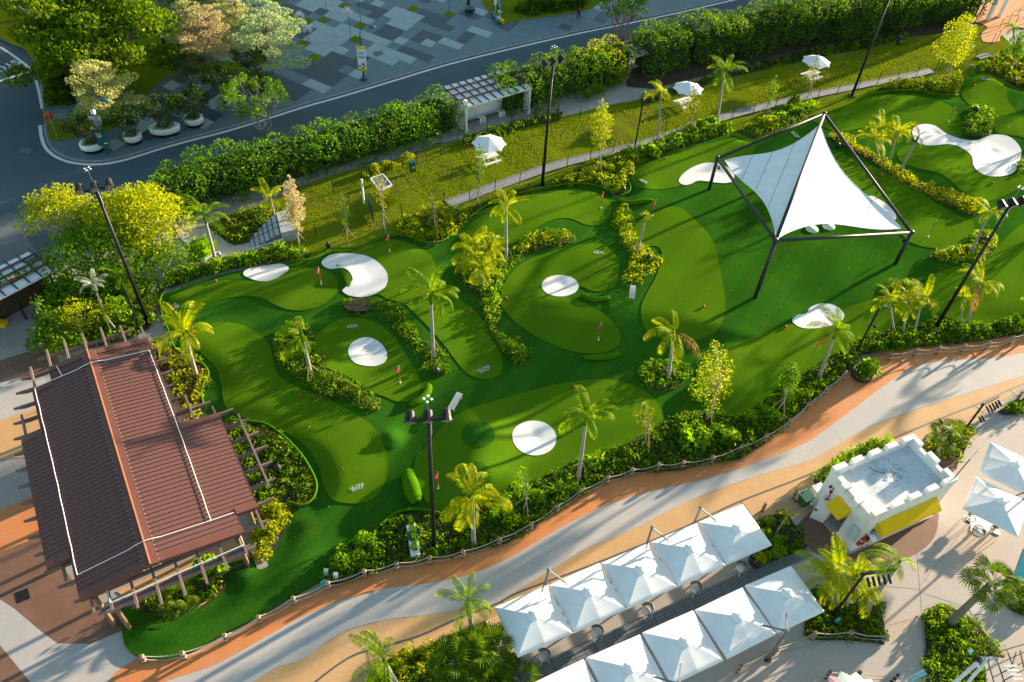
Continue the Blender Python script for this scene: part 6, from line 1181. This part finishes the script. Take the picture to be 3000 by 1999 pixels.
# fences
def rope_fence(tops, label, H=.82, m_p=m_wood, cap=m_rope, rr=.10):
    P_ = [G(t, x, y, H) for t, x, y in tops]; P_ = [Vector((p.x, p.y, 0)) for p in P_]; r = thing('rope_fence', label, 'fence', P_[0])
    for p in P_:
        po = MB().lathe(p, [(rr,0),(rr,H),(rr*.85,H+.03)], 10).build('post', m_p, r)
        for z_ in (H*.86, H*.36): MB().lathe(p+Vector((0,0,z_)), [(rr*1.05,-.05),(rr*1.35,0),(rr*1.05,.05)], 10).build('rope_collar', cap, po)
    for a, b_ in zip(P_, P_[1:]):
        if (a-b_).length > 6: continue
        for z_ in (H*.88, H*.38): MB().tube([a.lerp(b_, k/8)+Vector((0,0,z_-.22*math.sin(math.pi*k/8))) for k in range(9)], .028, 6).build('rope', m_rope, r)
rope_fence([('r7',970,1385),('r7',1250,1362),('r7',1540,1240),('r7',1775,1112),('r7',2015,982),('r7',2255,876),('r8',155,795),('r8',378,740),('r8',608,702),('r8',838,660),('r8',1090,572),('r8',1308,470),('r8',1490,345),('r8',1652,238),('r8',1838,148),('r8',2010,95),('r8',2192,60),('r9',10,45),('r9',215,12),('r6',410,1500),('r6',585,1425),('r6',750,1318),('r6',875,1205),('r6',1000,1098),('r6',1130,990)], 'long rope fence with timber posts along the orange promenade')
rope_fence([('r6',1448,862),('r6',1620,832),('r6',1780,818),('r6',1952,805),('r6',2122,788),('r6',2285,750),('r6',2440,690)], 'upper right stretch of rope fence beyond the large potted plant')
rope_fence([('r8',990,1150),('r8',1300,1010),('r8',1700,840),('r8',2100,680)], 'short rope fence behind the upper parasol row'); rope_fence([('d2',1545,180),('d2',1900,30)], 'rope fence span between the parasols and the green bin'); rope_fence([('c7',95,912),('c7',440,722),('c7',1200,415),('c7',1555,250),('c7',1800,140)], 'rope fence at the right behind the kiosk bed', 1.0)
rope_fence([('r9',405,1455),('r9',655,1330),('r9',918,1222),('r9',1170,1216),('r9',1415,1246)], 'dark rope fence in front of the golden palm bed', .85); rope_fence([('r9',860,1590),('r9',1020,1492),('r9',1225,1497),('r9',1485,1520)], 'dark rope fence at the bottom edge', .85, m_black)
def wire_fence(bases, label, H=1.45):
    P_ = [G(t, x, y, .15) for t, x, y in bases]; r = thing('wire_fence', label, 'fence', P_[0])
    for p in P_: MB().tube([p, p+Vector((0,0,H))], .035, 6).build('post', m_black, r)
    for a, b_ in zip(P_, P_[1:]):
        for z_ in (.1,.5,.95,1.38): MB().tube([a+Vector((0,0,z_)), b_+Vector((0,0,z_))], .004, 3, False).build('wire', m_dark, r)
wire_fence([('a5',690,1510),('a5',980,1420),('a5',1263,1335),('a5',1805,1150),('r2',1712,1105),('r2',1870,1052),('r2',2228,905),('r3',335,828),('r3',480,795),('r3',630,758),('r3',925,688),('r3',1060,655),('r3',1200,625),('r3',1340,578),('r3',1470,560),('r3',1605,528),('r3',1735,495)], 'black wire fence along the paved walkway')
wire_fence([('a6',500,440),('a6',740,360),('a6',890,330),('a6',1170,200),('a6',1455,130),('a5',355,1000),('a5',625,860),('a5',895,760),('a5',1170,660),('a5',1440,590),('a5',1700,560),('a5',1950,590)], 'black wire fence along the hedge side of the lawn')
wire_fence([('a6',300,955),('a6',960,800),('a6',1285,735),('a6',1770,600)], 'short black wire fence at the lawn end above the comma bunker'); wire_fence([('c1',1050,1090),('c1',1120,930),('c1',910,810),('c1',1150,560),('c1',1260,300)], 'black wire fence closing the far lawn end'); wire_fence([('c1',1560,960),('c1',1840,690),('c1',1920,640)], 'black wire fence at the top right planting')
gt = G('a6',905,640,.1); tag(MB().bar(gt+Vector((0,0,.9)), G('a6',960,790,.1)+Vector((0,0,.9)), .05, 1.7).build('mesh_gate', m_green_plastic), 'dark green mesh gate standing open on the lawn', 'gate')

# steps and handrail
st = thing('garden_steps', 'grey blue steps with a slatted landing and a dark handrail', 'steps', G('a7',1480,830)); tl = [(1305,800),(1355,765),(1410,738),(1462,700),(1518,675),(1572,640),(1625,612)]; bl = [(1330,925),(1385,915),(1440,895),(1500,885),(1560,865),(1615,855),(1680,845)]
for k in range(6):
    z1 = .06+.16*(k+1); q = [G('a7',*tl[k]), G('a7',*tl[k+1]), G('a7',*bl[k+1]), G('a7',*bl[k])]; MB().prism([(p.x,p.y) for p in q][::-1], 0, z1-.05).build('step_base', m_grey_metal, st)
    q = [q[0], q[0].lerp(q[1], .74), q[3].lerp(q[2], .74), q[3]]; MB().prism([(p.x,p.y) for p in q][::-1], z1-.049, z1).build('tread', m_deck, st)  # short tread leaves a strip of darker base as painted riser shade
q = [G('a7',1630,610), G('a7',1765,580), G('a7',1850,680), G('a7',1850,800), G('a7',1685,845)]
for k in range(12):
    a_, b_ = q[0].lerp(q[1], (k+.06)/12), q[0].lerp(q[1], (k+.92)/12); c_, d_ = q[4].lerp(q[3], (k+.92)/12), q[4].lerp(q[3], (k+.06)/12); MB().prism([(p.x,p.y) for p in (a_,d_,c_,b_)], .0, 1.14).build('deck_board', m_deck, st)
for off in (0, .35): MB().tube([G('a7',1290,930-off*160)+Vector((0,0,1.0)), G('a7',1640,845-off*160)+Vector((0,0,1.7)), G('a7',1840,800-off*160)+Vector((0,0,1.7))], .025, 6).build('handrail', m_black, st)
MB().bar(G('a7',1280,945)+Vector((0,0,.12)), G('a7',1700,850)+Vector((0,0,.5)), .1, .3).build('side_kerb', m_white_wall, st)
tag(MB().bar(G('a7',760,1095)+Vector((0,0,.3)), G('a7',960,990)+Vector((0,0,.3)), .12, .6).bar(G('a7',960,990)+Vector((0,0,.3)), G('a7',990,1030)+Vector((0,0,.3)), .12, .6).build('low_wall', m_white_wall), 'low white wall corner at the foot of the garden path palm', 'wall')
tag(MB().bar(G('a7',85,1540)+Vector((0,0,.2)), G('a7',240,1345)+Vector((0,0,.2)), .1, .4).build('low_wall', m_white_wall), 'thin pale kerb wall beside the left mast', 'wall')

# golf: flags, balls, logos, bolsters, benches, speakers
FL = [('r4',2213,390,'at the comma bunker on the upper left green'),('r5',333,160,'above the comma bunker'),('r5',405,1070,'on the green with the left round bunker'),('r5',1768,785,'on the large middle green'),('c4',212,735,'on the upper middle green'),('c4',738,815,'behind the spiky staked tree'),('c3',595,490,'right of the shade sail'),('c3',1025,1060,'with number 2 by the golden palm'),('c2',805,470,'above the double lobed bunker'),('r4',1365,798,'behind the pavilion palm'),('r8',668,245,'beside the right mast of the bottom green'),('c6',905,1010,'half hidden by the tall see through tree')]
for t, x, y, lb_ in FL:
    p = G(t, x, y, .4); p.z = hz1(p)+.03; r = thing('golf_flag', 'red golf flag on a striped stick '+lb_, 'flag', p, 'golf flags'); hgt = 1.75
    for k in range(5): MB().tube([p+Vector((0,0,hgt*k/5)), p+Vector((0,0,hgt*(k+1)/5))], .022, 6).build('stick_section', m_white if k in (0,4) else m_red, r)
    d = Vector((-.78,-.55,0)) if 'number' not in lb_ else Vector((.8,.1,0)); tp = p+Vector((0,0,hgt-.02)); fl = MB().add([tp, tp+d*.38-Vector((0,0,.45)), tp-Vector((0,0,.62)), tp+d*.2+Vector((.05,-.08,-.42))], [(0,3,1),(0,2,3),(1,3,2)]).build('pennant', m_pink, r)
    if 'number' in lb_:
        rt = Vector((ROT[0,0],ROT[1,0],0)); o = part('numeral', text_mesh('numeral', '2', m_white, .42, .012), r, Vector((.24,-.16,hgt-.36)), (rad(70),0,0))
    MB().lathe(p, [(.07,-.02),(.07,.03),(.03,.05)], 10).build('cup', m_white, r)
for t, x, y, lb_ in (('r4',1485,365,'left of the leftmost bunker'),('r4',2230,900,'left of the left round bunker'),('r4',2078,1165,'on the large left green'),('r5',1133,490,'at the left rim of the middle green'),('r5',895,580,'beside the curling bed'),('r5',1597,1100,'at the top of the bottom green'),('r6',140,560,'left of the sail front post'),('r6',703,695,'left of the bunker by the leaning palm'),('c4',868,228,'above the bunker under the sail corner'),('r3',1370,1212,'under the right sail beam'),('r3',2133,1263,'below the double lobed bunker'),('r3',2010,590,'on the far top right green')):
    p = G(t, x, y, .45); p.z = hz1(p)+.03; b_ = MB().lathe(p, [(.012,0)]+[(.105*math.sin(k*math.pi/8), .105-.105*math.cos(k*math.pi/8)) for k in range(1,8)]+[(.012,.21)], 12); tag(b_.build('tee_ball', m_red, smooth=True), 'small red tee marker ball '+lb_, 'ball', 'red tee marker balls')
logo = text_mesh('course_logo', 'ULTRA\nGOLF', mat('logo_paint', (.42,.48,.40), (.33,.40,.31), .8, 3), 1.0, .035, .95, .72)
for t, x0, y0, x1, y1, gi in (('r8',55,262,168,218,3),('r5',935,1003,1032,957,1),('r5',122,672,30,680,2),('r5',1815,178,1728,172,4),('c6',395,450,262,400,7),('c4',690,505,600,452,6),('r4',1192,520,1235,560,0),('c6',100,1165,165,1225,9),('c3',240,1240,130,1195,8),('c1',1830,1235,1665,1215,12),('r3',745,905,800,955,6)):
    a, b_ = G(t, x0, y0, .4), G(t, x1, y1, .4); w = (b_-a).length; c = (a+b_)/2; lay_text('course_logo', logo, a, b_, hz1(c)+.06, w/3.4, w/3.4*.8, GREEN[gi][0])
for pl, lb_, rr in (([('r5',[(470,1235),(540,1200),(590,1150),(600,1110),(592,1105)])],'below the left round bunker green',.30),([('r5',[(1655,465),(1690,490),(1750,508),(1850,500)])],'right of the middle bunker',.22),([('r5',[(1665,912),(1750,915),(1850,905),(1918,885)])],'below the large middle green',.24),([('c4',[(385,640),(440,690),(520,705),(640,690),(735,680)])],'at the foot of the zigzag hedge bed',.24),([('c8',[(1168,160),(1175,250),(1200,340),(1235,440),(1255,490)])],'beside the bottom green mast',.5),([('c6',[(580,1005),(610,1060),(650,1110),(700,1150)])],'left of the tall see through tree',.24)):
    pa = crom([G(pl[0][0], x, y, .4) for x, y in pl[0][1]], 4, False); pa = [Vector((p.x, p.y, hz1(p)+rr*.55)) for p in pa]; n_ = len(pa); tag(MB().tube(pa, [rr*(.35+.65*math.sin(math.pi*min(1,max(0,(k+.6)/(n_+.2))))**.6) for k in range(n_)], 10).build('turf_bolster', m_turf_lip, smooth=True), 'turf covered bolster bank '+lb_, 'turf bank')
for (t, x, y), ang, lb_ in ((('r5',785,1210),1.25,'left slatted bench standing on the dark turf'),(('r5',2003,455),1.45,'right slatted bench below the zigzag hedge bed')):
    p = G(t, x, y, .75); p.z = hz1(p); r = thing('bench', lb_, 'bench', p, rz=ang)
    for k in range(11): MB().box(-.75+.14*k,-.65+.14*k,-.22,.22,.42,.46).build('slat', m_deck, r, local=True)
    for e in (-.6,.6):
        for s_ in (-.17,.17): MB().box(e-.03,e+.03,s_-.03,s_+.03,0,.42).build('leg', m_stake, r, local=True)
for t, x, y, z_, lb_ in (('r5',655,985,.5,'at the end of the kidney bed'),('r5',2120,205,.5,'in the zigzag hedge bed'),('c4',440,540,.3,'at the tip of the golden bed'),('a6',435,1050,.2,'on the grass above the comma bunker'),('c2',425,1300,.4,'in the winding low hedge'),('c2',1165,310,.5,'in the bushy island'),('c3',1200,500,.5,'on the spiky plant island'),('c3',330,1040,.5,'on the round plant island'),('c6',345,845,.6,'on the windswept palm island'),('c1',2210,1240,.3,'in the far top right bed'),('b3',1270,1120,.3,'in the bed inside the turf lip'),('r3',1070,1000,.4,'under the right sail beam')):
    p = G(t, x, y, z_+.25); p.z = z_; r = thing('garden_speaker', 'dark teal egg shaped garden speaker '+lb_, 'speaker', p); MB().lathe(p, [(.12,0),(.21,.1),(.24,.25),(.19,.42),(.08,.52),(.01,.54)], 12).build('shell', m_dark, r, True); MB().lathe(p, [(.14,-.2),(.14,0)], 8).build('foot', m_black, r)

# white plinth with turf blocks
pz = [G('c8',*q,.5) for q in [(1135,740),(1240,715),(1300,1075),(1190,1090)]]; pl_ = thing('plinth', 'white rectangular plinth with turf strips and a teal roundel', 'plinth', (pz[0]+pz[2])/2*1.0); pl_.location.z = 0
MB().prism([(p.x,p.y) for p in pz][::-1], .05, .5).build('block', m_white, pl_)
for k, (a_, b_) in enumerate((((1178,640),(1190,680)),((1195,685),(1200,715)),((1198,740),(1212,820)),((1215,835),(1228,900)),((1228,925),(1240,1020)))): MB().bar(G('c8',*a_,.62), G('c8',*b_,.62), .26, .24).build('turf_block', m_turf_lip, pl_)
MB().lathe(G('c8',1212,868,.5), [(.02,0),(.34,.005),(.34,.03),(.28,.034)], 20).build('roundel', m_teal, pl_)
# lawn furniture
tr_ = G('a6',1035,480,.1); sp = thing('solar_tray', 'tilted white square tray on a post at the lawn end', 'tray', tr_); q = [G('a6',*c_, 2.3) for c_ in [(925,290),(1065,240),(1168,365),(1025,425)]]
MB().prism([(p.x,p.y) for p in q][::-1], 2.25, 2.32).build('tray', m_grey_metal, sp)
for a_, b_ in zip(q, q[1:]+q[:1]): MB().bar(a_, b_, .08, .16).build('rim', m_white, sp)
cq = (q[0]+q[2])/2; MB().tube([Vector((cq.x,cq.y,.1)), Vector((cq.x,cq.y,2.3))], .05, 8).build('post', m_grey_metal, sp)
wp = G('a6',850,575,.1); h, c = rise(wp, ('a6',825,310)); tag(MB().tube([wp, wp+Vector((0,0,h))], .09, 10).build('bollard_light', m_white), 'tall plain white post on the lawn beside the green gate', 'post')
for t, x, y, lb_, m_ in (('a6',1405,210,'green dog waste bin with a white mark on the lawn',m_green_plastic),('c1',420,690,'dark dog waste bin with a teal lid on the far lawn',m_dark)):
    p = G(t, x, y, .1); r = thing('waste_bin', lb_, 'bin', p); MB().frame(p+Vector((0,0,.55)), HS, HN, (0,0,1), .24, .2, .45).build('body', m_, r); MB().frame(p+Vector((0,0,1.05)), HS, HN, (0,0,1), .26, .22, .06).build('lid', m_teal, r); MB().frame(p+HN*-.205+Vector((.02,0,.55)), HS, HN, (0,0,1), .09, .006, .05).build('mark', m_white, r); MB().tube([p, p+Vector((0,0,.12))], .06, 8).build('post', m_black, r)
for t, x, y, lb_ in (('c4',895,105,'small teal service post beside the staked palm'),('c1',1525,1050,'slim grey bollard at the top right turf corner'),('r7',2250,820,'small white garden light by the rope fence end'),('r7',2315,845,'white boxy garden light beside the rope fence')):
    p = G(t, x, y, .2); r = tag(MB().box(p.x-.12,p.x+.12,p.y-.10,p.y+.10,.1,.62).build('service_post', m_teal if 'teal' in lb_ else (m_grey_metal if 'grey' in lb_ else m_white)), lb_, 'post')
# potted plants
for t, x, y, R_, kind, lb_ in (('d2',1420,850,.42,'gold','dark round pot with a leafy shrub beside the small bed'),('r6',1230,1020,.75,'dark','large dark pot with a big leafy plant at the rope fence gap'),('r8',1180,1440,.4,'dark','round clipped shrub in a pot by the parasols')):
    p = G(t, x, y, .1); p.z = 0; r = thing('potted_plant', lb_, 'potted plant', p); MB().lathe(p, [(R_*.75,0),(R_,.12),(R_,.55),(R_*.9,.58),(R_*.85,.5)], 18).build('pot', m_dark, r, True); part('foliage', SHR[kind][0], r, (0,0,.45), (0,0,1), (R_*1.9,R_*1.9,R_*2.0))
    if R_ > .7: part('foliage', SHR['broad'][1], r, (.3,-.1,.7), (0,0,2), (1.3,1.3,1.5))
# manholes, grille, utility lights in beds
for t, x, y in (('b7',540,935),('b8',670,1255),('c8',190,1395)): tag(MB().frame(G(t, x, y, .45), HS, HN, (0,0,1), .16, .09, .09).build('flood_lamp', mat('turquoise_paint', (.03,.35,.33), None, .4)), {'b7':'turquoise ground lamp under the golden palm','b8':'turquoise ground lamp in the trimmed bed','c8':'turquoise ground lamp by the rope fence end'}[t], 'lamp')
# person walking on the plaza
pp = G('a4',1545,225,.11); pr = thing('person', 'person in dark trousers and a red striped top walking past the plaza hedge', 'person', pp); me = bpy.data.meshes.new('body')
J = [(0,0,.95),(0,0,1.2),(0,0,1.42),(0,0,1.52),(0,0,1.66),(-.19,0,1.40),(-.26,.08,1.13),(-.24,.22,.92),(.19,0,1.40),(.26,-.06,1.13),(.24,-.12,.9),(-.1,0,.92),(-.12,.16,.50),(-.12,.02,.07),(-.12,.2,.04),(.1,0,.92),(.12,-.02,.50),(.12,-.28,.10),(.12,-.14,.05),(0,.01,1.74)]
E_ = [(0,1),(1,2),(2,3),(3,4),(2,5),(5,6),(6,7),(2,8),(8,9),(9,10),(0,11),(11,12),(12,13),(13,14),(0,15),(15,16),(16,17),(17,18),(4,19)]; RAD = [.15,.14,.13,.055,.10,.07,.05,.04,.07,.05,.04,.10,.07,.05,.05,.10,.07,.05,.05,.09]
me.from_pydata(J, E_, []); bo = link(bpy.data.objects.new('body', me), pr); md = bo.modifiers.new('skin', 'SKIN'); [setattr(v, 'radius', (r_, r_)) for v, r_ in zip(me.skin_vertices[0].data, RAD)]; me.skin_vertices[0].data[0].use_root = True; bo.modifiers.new('sub', 'SUBSURF').levels = 1; bo.modifiers['sub'].render_levels = 2; me.materials.append(m_black); bo.rotation_euler = (0,0,1.0)
MB().lathe((0,0,1.02), [(.17,0),(.19,.15),(.21,.34),(.13,.42)], 12, 1.1, .8).build('shirt', m_red, pr, True, True).rotation_euler = (0,0,1.0); MB().lathe((0,.01,1.7), [(.02,-.06),(.1,-.03),(.105,.05),(.03,.11)], 10).build('hair', m_black, pr, True, True)
# ornaments at the plaza hedge
go = G('a4',615,230,.12); r = thing('garden_ornament', 'teal boat shaped edging with white star flowers at the plaza hedge', 'ornament', go); MB().bar(G('a4',560,150,.3), G('a4',635,275,.3), .25, .4).build('teal_board', m_teal, r); MB().bar(G('a4',625,20,.5), G('a4',650,110,.5), .3, .5).build('teal_board', m_teal, r)
for x, y in ((640,140),(635,210)):
    for k in range(5): a = k*1.257; c = G('a4',x,y,.7); MB().bar(c, c+Vector((.35*math.cos(a),.1,.35*math.sin(a))), .1, .04).build('petal', m_white, r)
tag(MB().lathe(G('a4',670,272,.12), [(.2,0),(.28,.45),(.24,.45)], 12).build('bucket', m_yellow), 'yellow bucket at the end of the teal garden edging', 'bucket'); pd = G('a4',590,150,.12); pad = thing('paddle_sign', 'white paddle standing upright beside the teal edging', 'paddle', pd); MB().tube([pd, pd+Vector((0,0,1.0))], .03, 6).build('handle', m_white, pad); MB().frame(pd+Vector((0,0,1.35)), (1,0,0),(0,1,0),(0,0,1), .16,.03,.36).build('blade', m_white, pad)
lbp = G('a4',300,125,.11); r = thing('plaza_post', 'dark post in a round tub on the plaza near the top edge', 'post', lbp); MB().lathe(lbp, [(.6,0),(.65,.35),(.55,.35)], 16).build('tub', m_dark, r); MB().tube([lbp+Vector((0,0,.3)), lbp+Vector((0,0,4.5))], .07, 8).build('pole', m_grey_metal, r); MB().box(lbp.x-.35,lbp.x-.1,lbp.y-.15,lbp.y+.15,.8,1.5).build('box', m_black, r)
bl = G('a2',325,530,.12); r = thing('bollard_light', 'black bollard with a white top beside the round bushes', 'bollard', bl); MB().lathe(bl, [(.2,0),(.16,.9),(.2,1.0)], 10).build('body', m_black, r); MB().lathe(bl, [(.17,1.0),(.15,1.3),(.03,1.4)], 10).build('cap', m_white, r)
for x0, y0, x1, y1, rr, m_, lb_ in (('c1',1790,310,0,.28,m_white,'thick white column wrapped in creeper by the playground pad'),('c1',1970,260,0,.28,m_white,'thick white column without creeper by the playground pad'),('c1',1670,240,0,.10,m_black,'black pole beside the white columns at the top right')): b0 = G(x0, y0, x1, .1); tag(MB().tube([b0, b0+Vector((0,0,7))], rr, 12).build('column', m_), lb_, 'column')
b0 = G('c1',1790,310,.1); tag(cloud('creeper', [leaf_quads(*dome(b0+Vector((-.2,0,z_)), .55, .5, 60, full=True), .25) for z_ in np.arange(2.5,6.5,.6)], L_hedge_d), 'creeper climbing the left white column', 'creeper', kind='stuff')
r = thing('play_railing', 'brown looped metal climbing rail on the orange pad', 'railing', G('c1',2150,330,.12))
for k, (x, y) in enumerate(((1980,420),(2120,330),(2250,240))): p = G('c1',x,y,.12); q_ = p+Vector((2.2,.9,0)); MB().tube([p, p+Vector((0,0,1.1)), p+Vector((.2,.1,1.35)), q_+Vector((-.2,-.1,1.35)), q_+Vector((0,0,1.1)), q_], .04, 6).build('loop', m_wood, r)
# lower right: white rails, lattice, coloured ride top, telescope
r = thing('white_rail', 'pair of thick white pipes rising over the trimmed bed', 'rail', G('b8',600,1500)); MB().tube([G('b8',430,1640,.5), G('b8',745,1370,1.2)], .10, 10).build('pipe', m_white, r, True); MB().tube([G('b8',590,1640,.5), G('b8',835,1350,1.2)], .08, 10).build('pipe', m_white, r, True); MB().tube([G('b8',735,1385,1.2), G('b8',775,1430,1.1)], .06, 8).build('link', m_white, r)
r = thing('metal_lattice', 'dark metal lattice frame at the lower right corner', 'lattice', G('b8',1000,1480))
for a_, b_ in (((940,1330),(1040,1620)),((850,1340),(930,1620)),((1060,1270),(1100,1380)),((980,1250),(1222,1180)),((860,1430),(1222,1260)),((900,1520),(1222,1360)),((1000,1560),(1222,1440)),((1140,1260),(1100,1400)),((1180,1240),(1222,1420))): MB().bar(G('b8',*a_,.8), G('b8',*b_,.8), .05, .06).build('bar', m_dark, r)
for k in range(4): MB().bar(G('b8',1020+30*k,1400+45*k,.9), G('b8',1150+20*k,1400+45*k,.9), .07, .05).build('rung', m_white, r)
ps = [mat('pastel_mint', (.45,.62,.55)), mat('pastel_pink', (.68,.35,.42)), mat('pastel_lilac', (.5,.45,.62)), m_white]; c0 = G('r9',1210,1760,1.6); r = thing('ride_canopy', 'pastel scalloped ride roof cut by the bottom edge', 'ride', Vector((c0.x,c0.y,0)))
for k in range(16):
    a0, a1 = k*math.pi/8, (k+1)*math.pi/8; am = (a0+a1)/2; P0 = c0+Vector((0,0,.5)); e = lambda a, rr: c0+Vector((rr*math.cos(a), rr*math.sin(a), 0)); MB().add([P0, e(a0,1.7), e(am,1.95)-Vector((0,0,.05)), e(a1,1.7)], [(0,1,2,3)]).build('roof_gore', ps[k % 4], r)
MB().tube([Vector((c0.x,c0.y,0)), c0+Vector((0,0,.5))], .12, 10).build('centre_pole', m_white, r)
t0 = G('r9',1545,1590,.1); r = thing('coin_telescope', 'pale blue coin telescope at the bottom edge', 'telescope', t0); mbl = mat('pale_blue', (.25,.52,.58), None, .4); MB().tube([t0, t0+Vector((0,0,1.1))], .07, 10).build('stand', mbl, r); MB().tube([t0+Vector((-.3,-.1,1.15)), t0+Vector((.45,.2,1.35))], [.09,.14], 10).build('barrel', mbl, r)
vb = G('b1',15,1050,.05); tag(MB().box(vb.x-.35,vb.x+.4,vb.y-.25,vb.y+.25,0,.35).build('wheel_stop', m_yellow), 'yellow block at the left picture edge on the forecourt', 'block')
# fallen leaves on the turf
Q = scatter(turf_poly, 1.5); Q = Q[RNG.random(len(Q)) < .6]; C = np.stack([Q[:,0], Q[:,1], hz(Q)+.055], 1); V = leaf_quads(C, np.tile([0,0,1.0], (len(C),1)), .13, .5, .25); tag(link(bpy.data.objects.new('fallen_leaves', quads_mesh('fallen_leaves', V, leafmat('leaf_fallen', (.20,.13,.04), (.32,.24,.06), (.12,.08,.04), trans=.1)))), 'scattered fallen leaves on the golf turf', 'leaves', kind='stuff')
# lawn blades
LP = [(p.x, p.y) for p in crom(PTS(('f', [(580,520),(690,440),(800,405),(1000,345),(1300,275),(1500,235),(1900,135),(2150,85),(2230,90),(2130,160),(1830,222),(1650,268),(1480,325),(1290,372),(1030,465),(900,510),(740,580),(640,590)])), 2)]
Q = scatter(LP, .17); n_ = len(Q); C = np.stack([Q[:,0], Q[:,1], np.full(n_, .09)], 1); V = leaf_quads(C, RNG.normal(size=(n_,3))*np.array([1,1,.2]), .17, .35, .3); tag(link(bpy.data.objects.new('grass', quads_mesh('grass', V, leafmat('leaf_grass', (.11,.165,.012), (.18,.22,.016), (.25,.22,.03))))), 'short grass of the fenced lawn', 'grass', kind='stuff')
print('leaf tris', TRI[0])
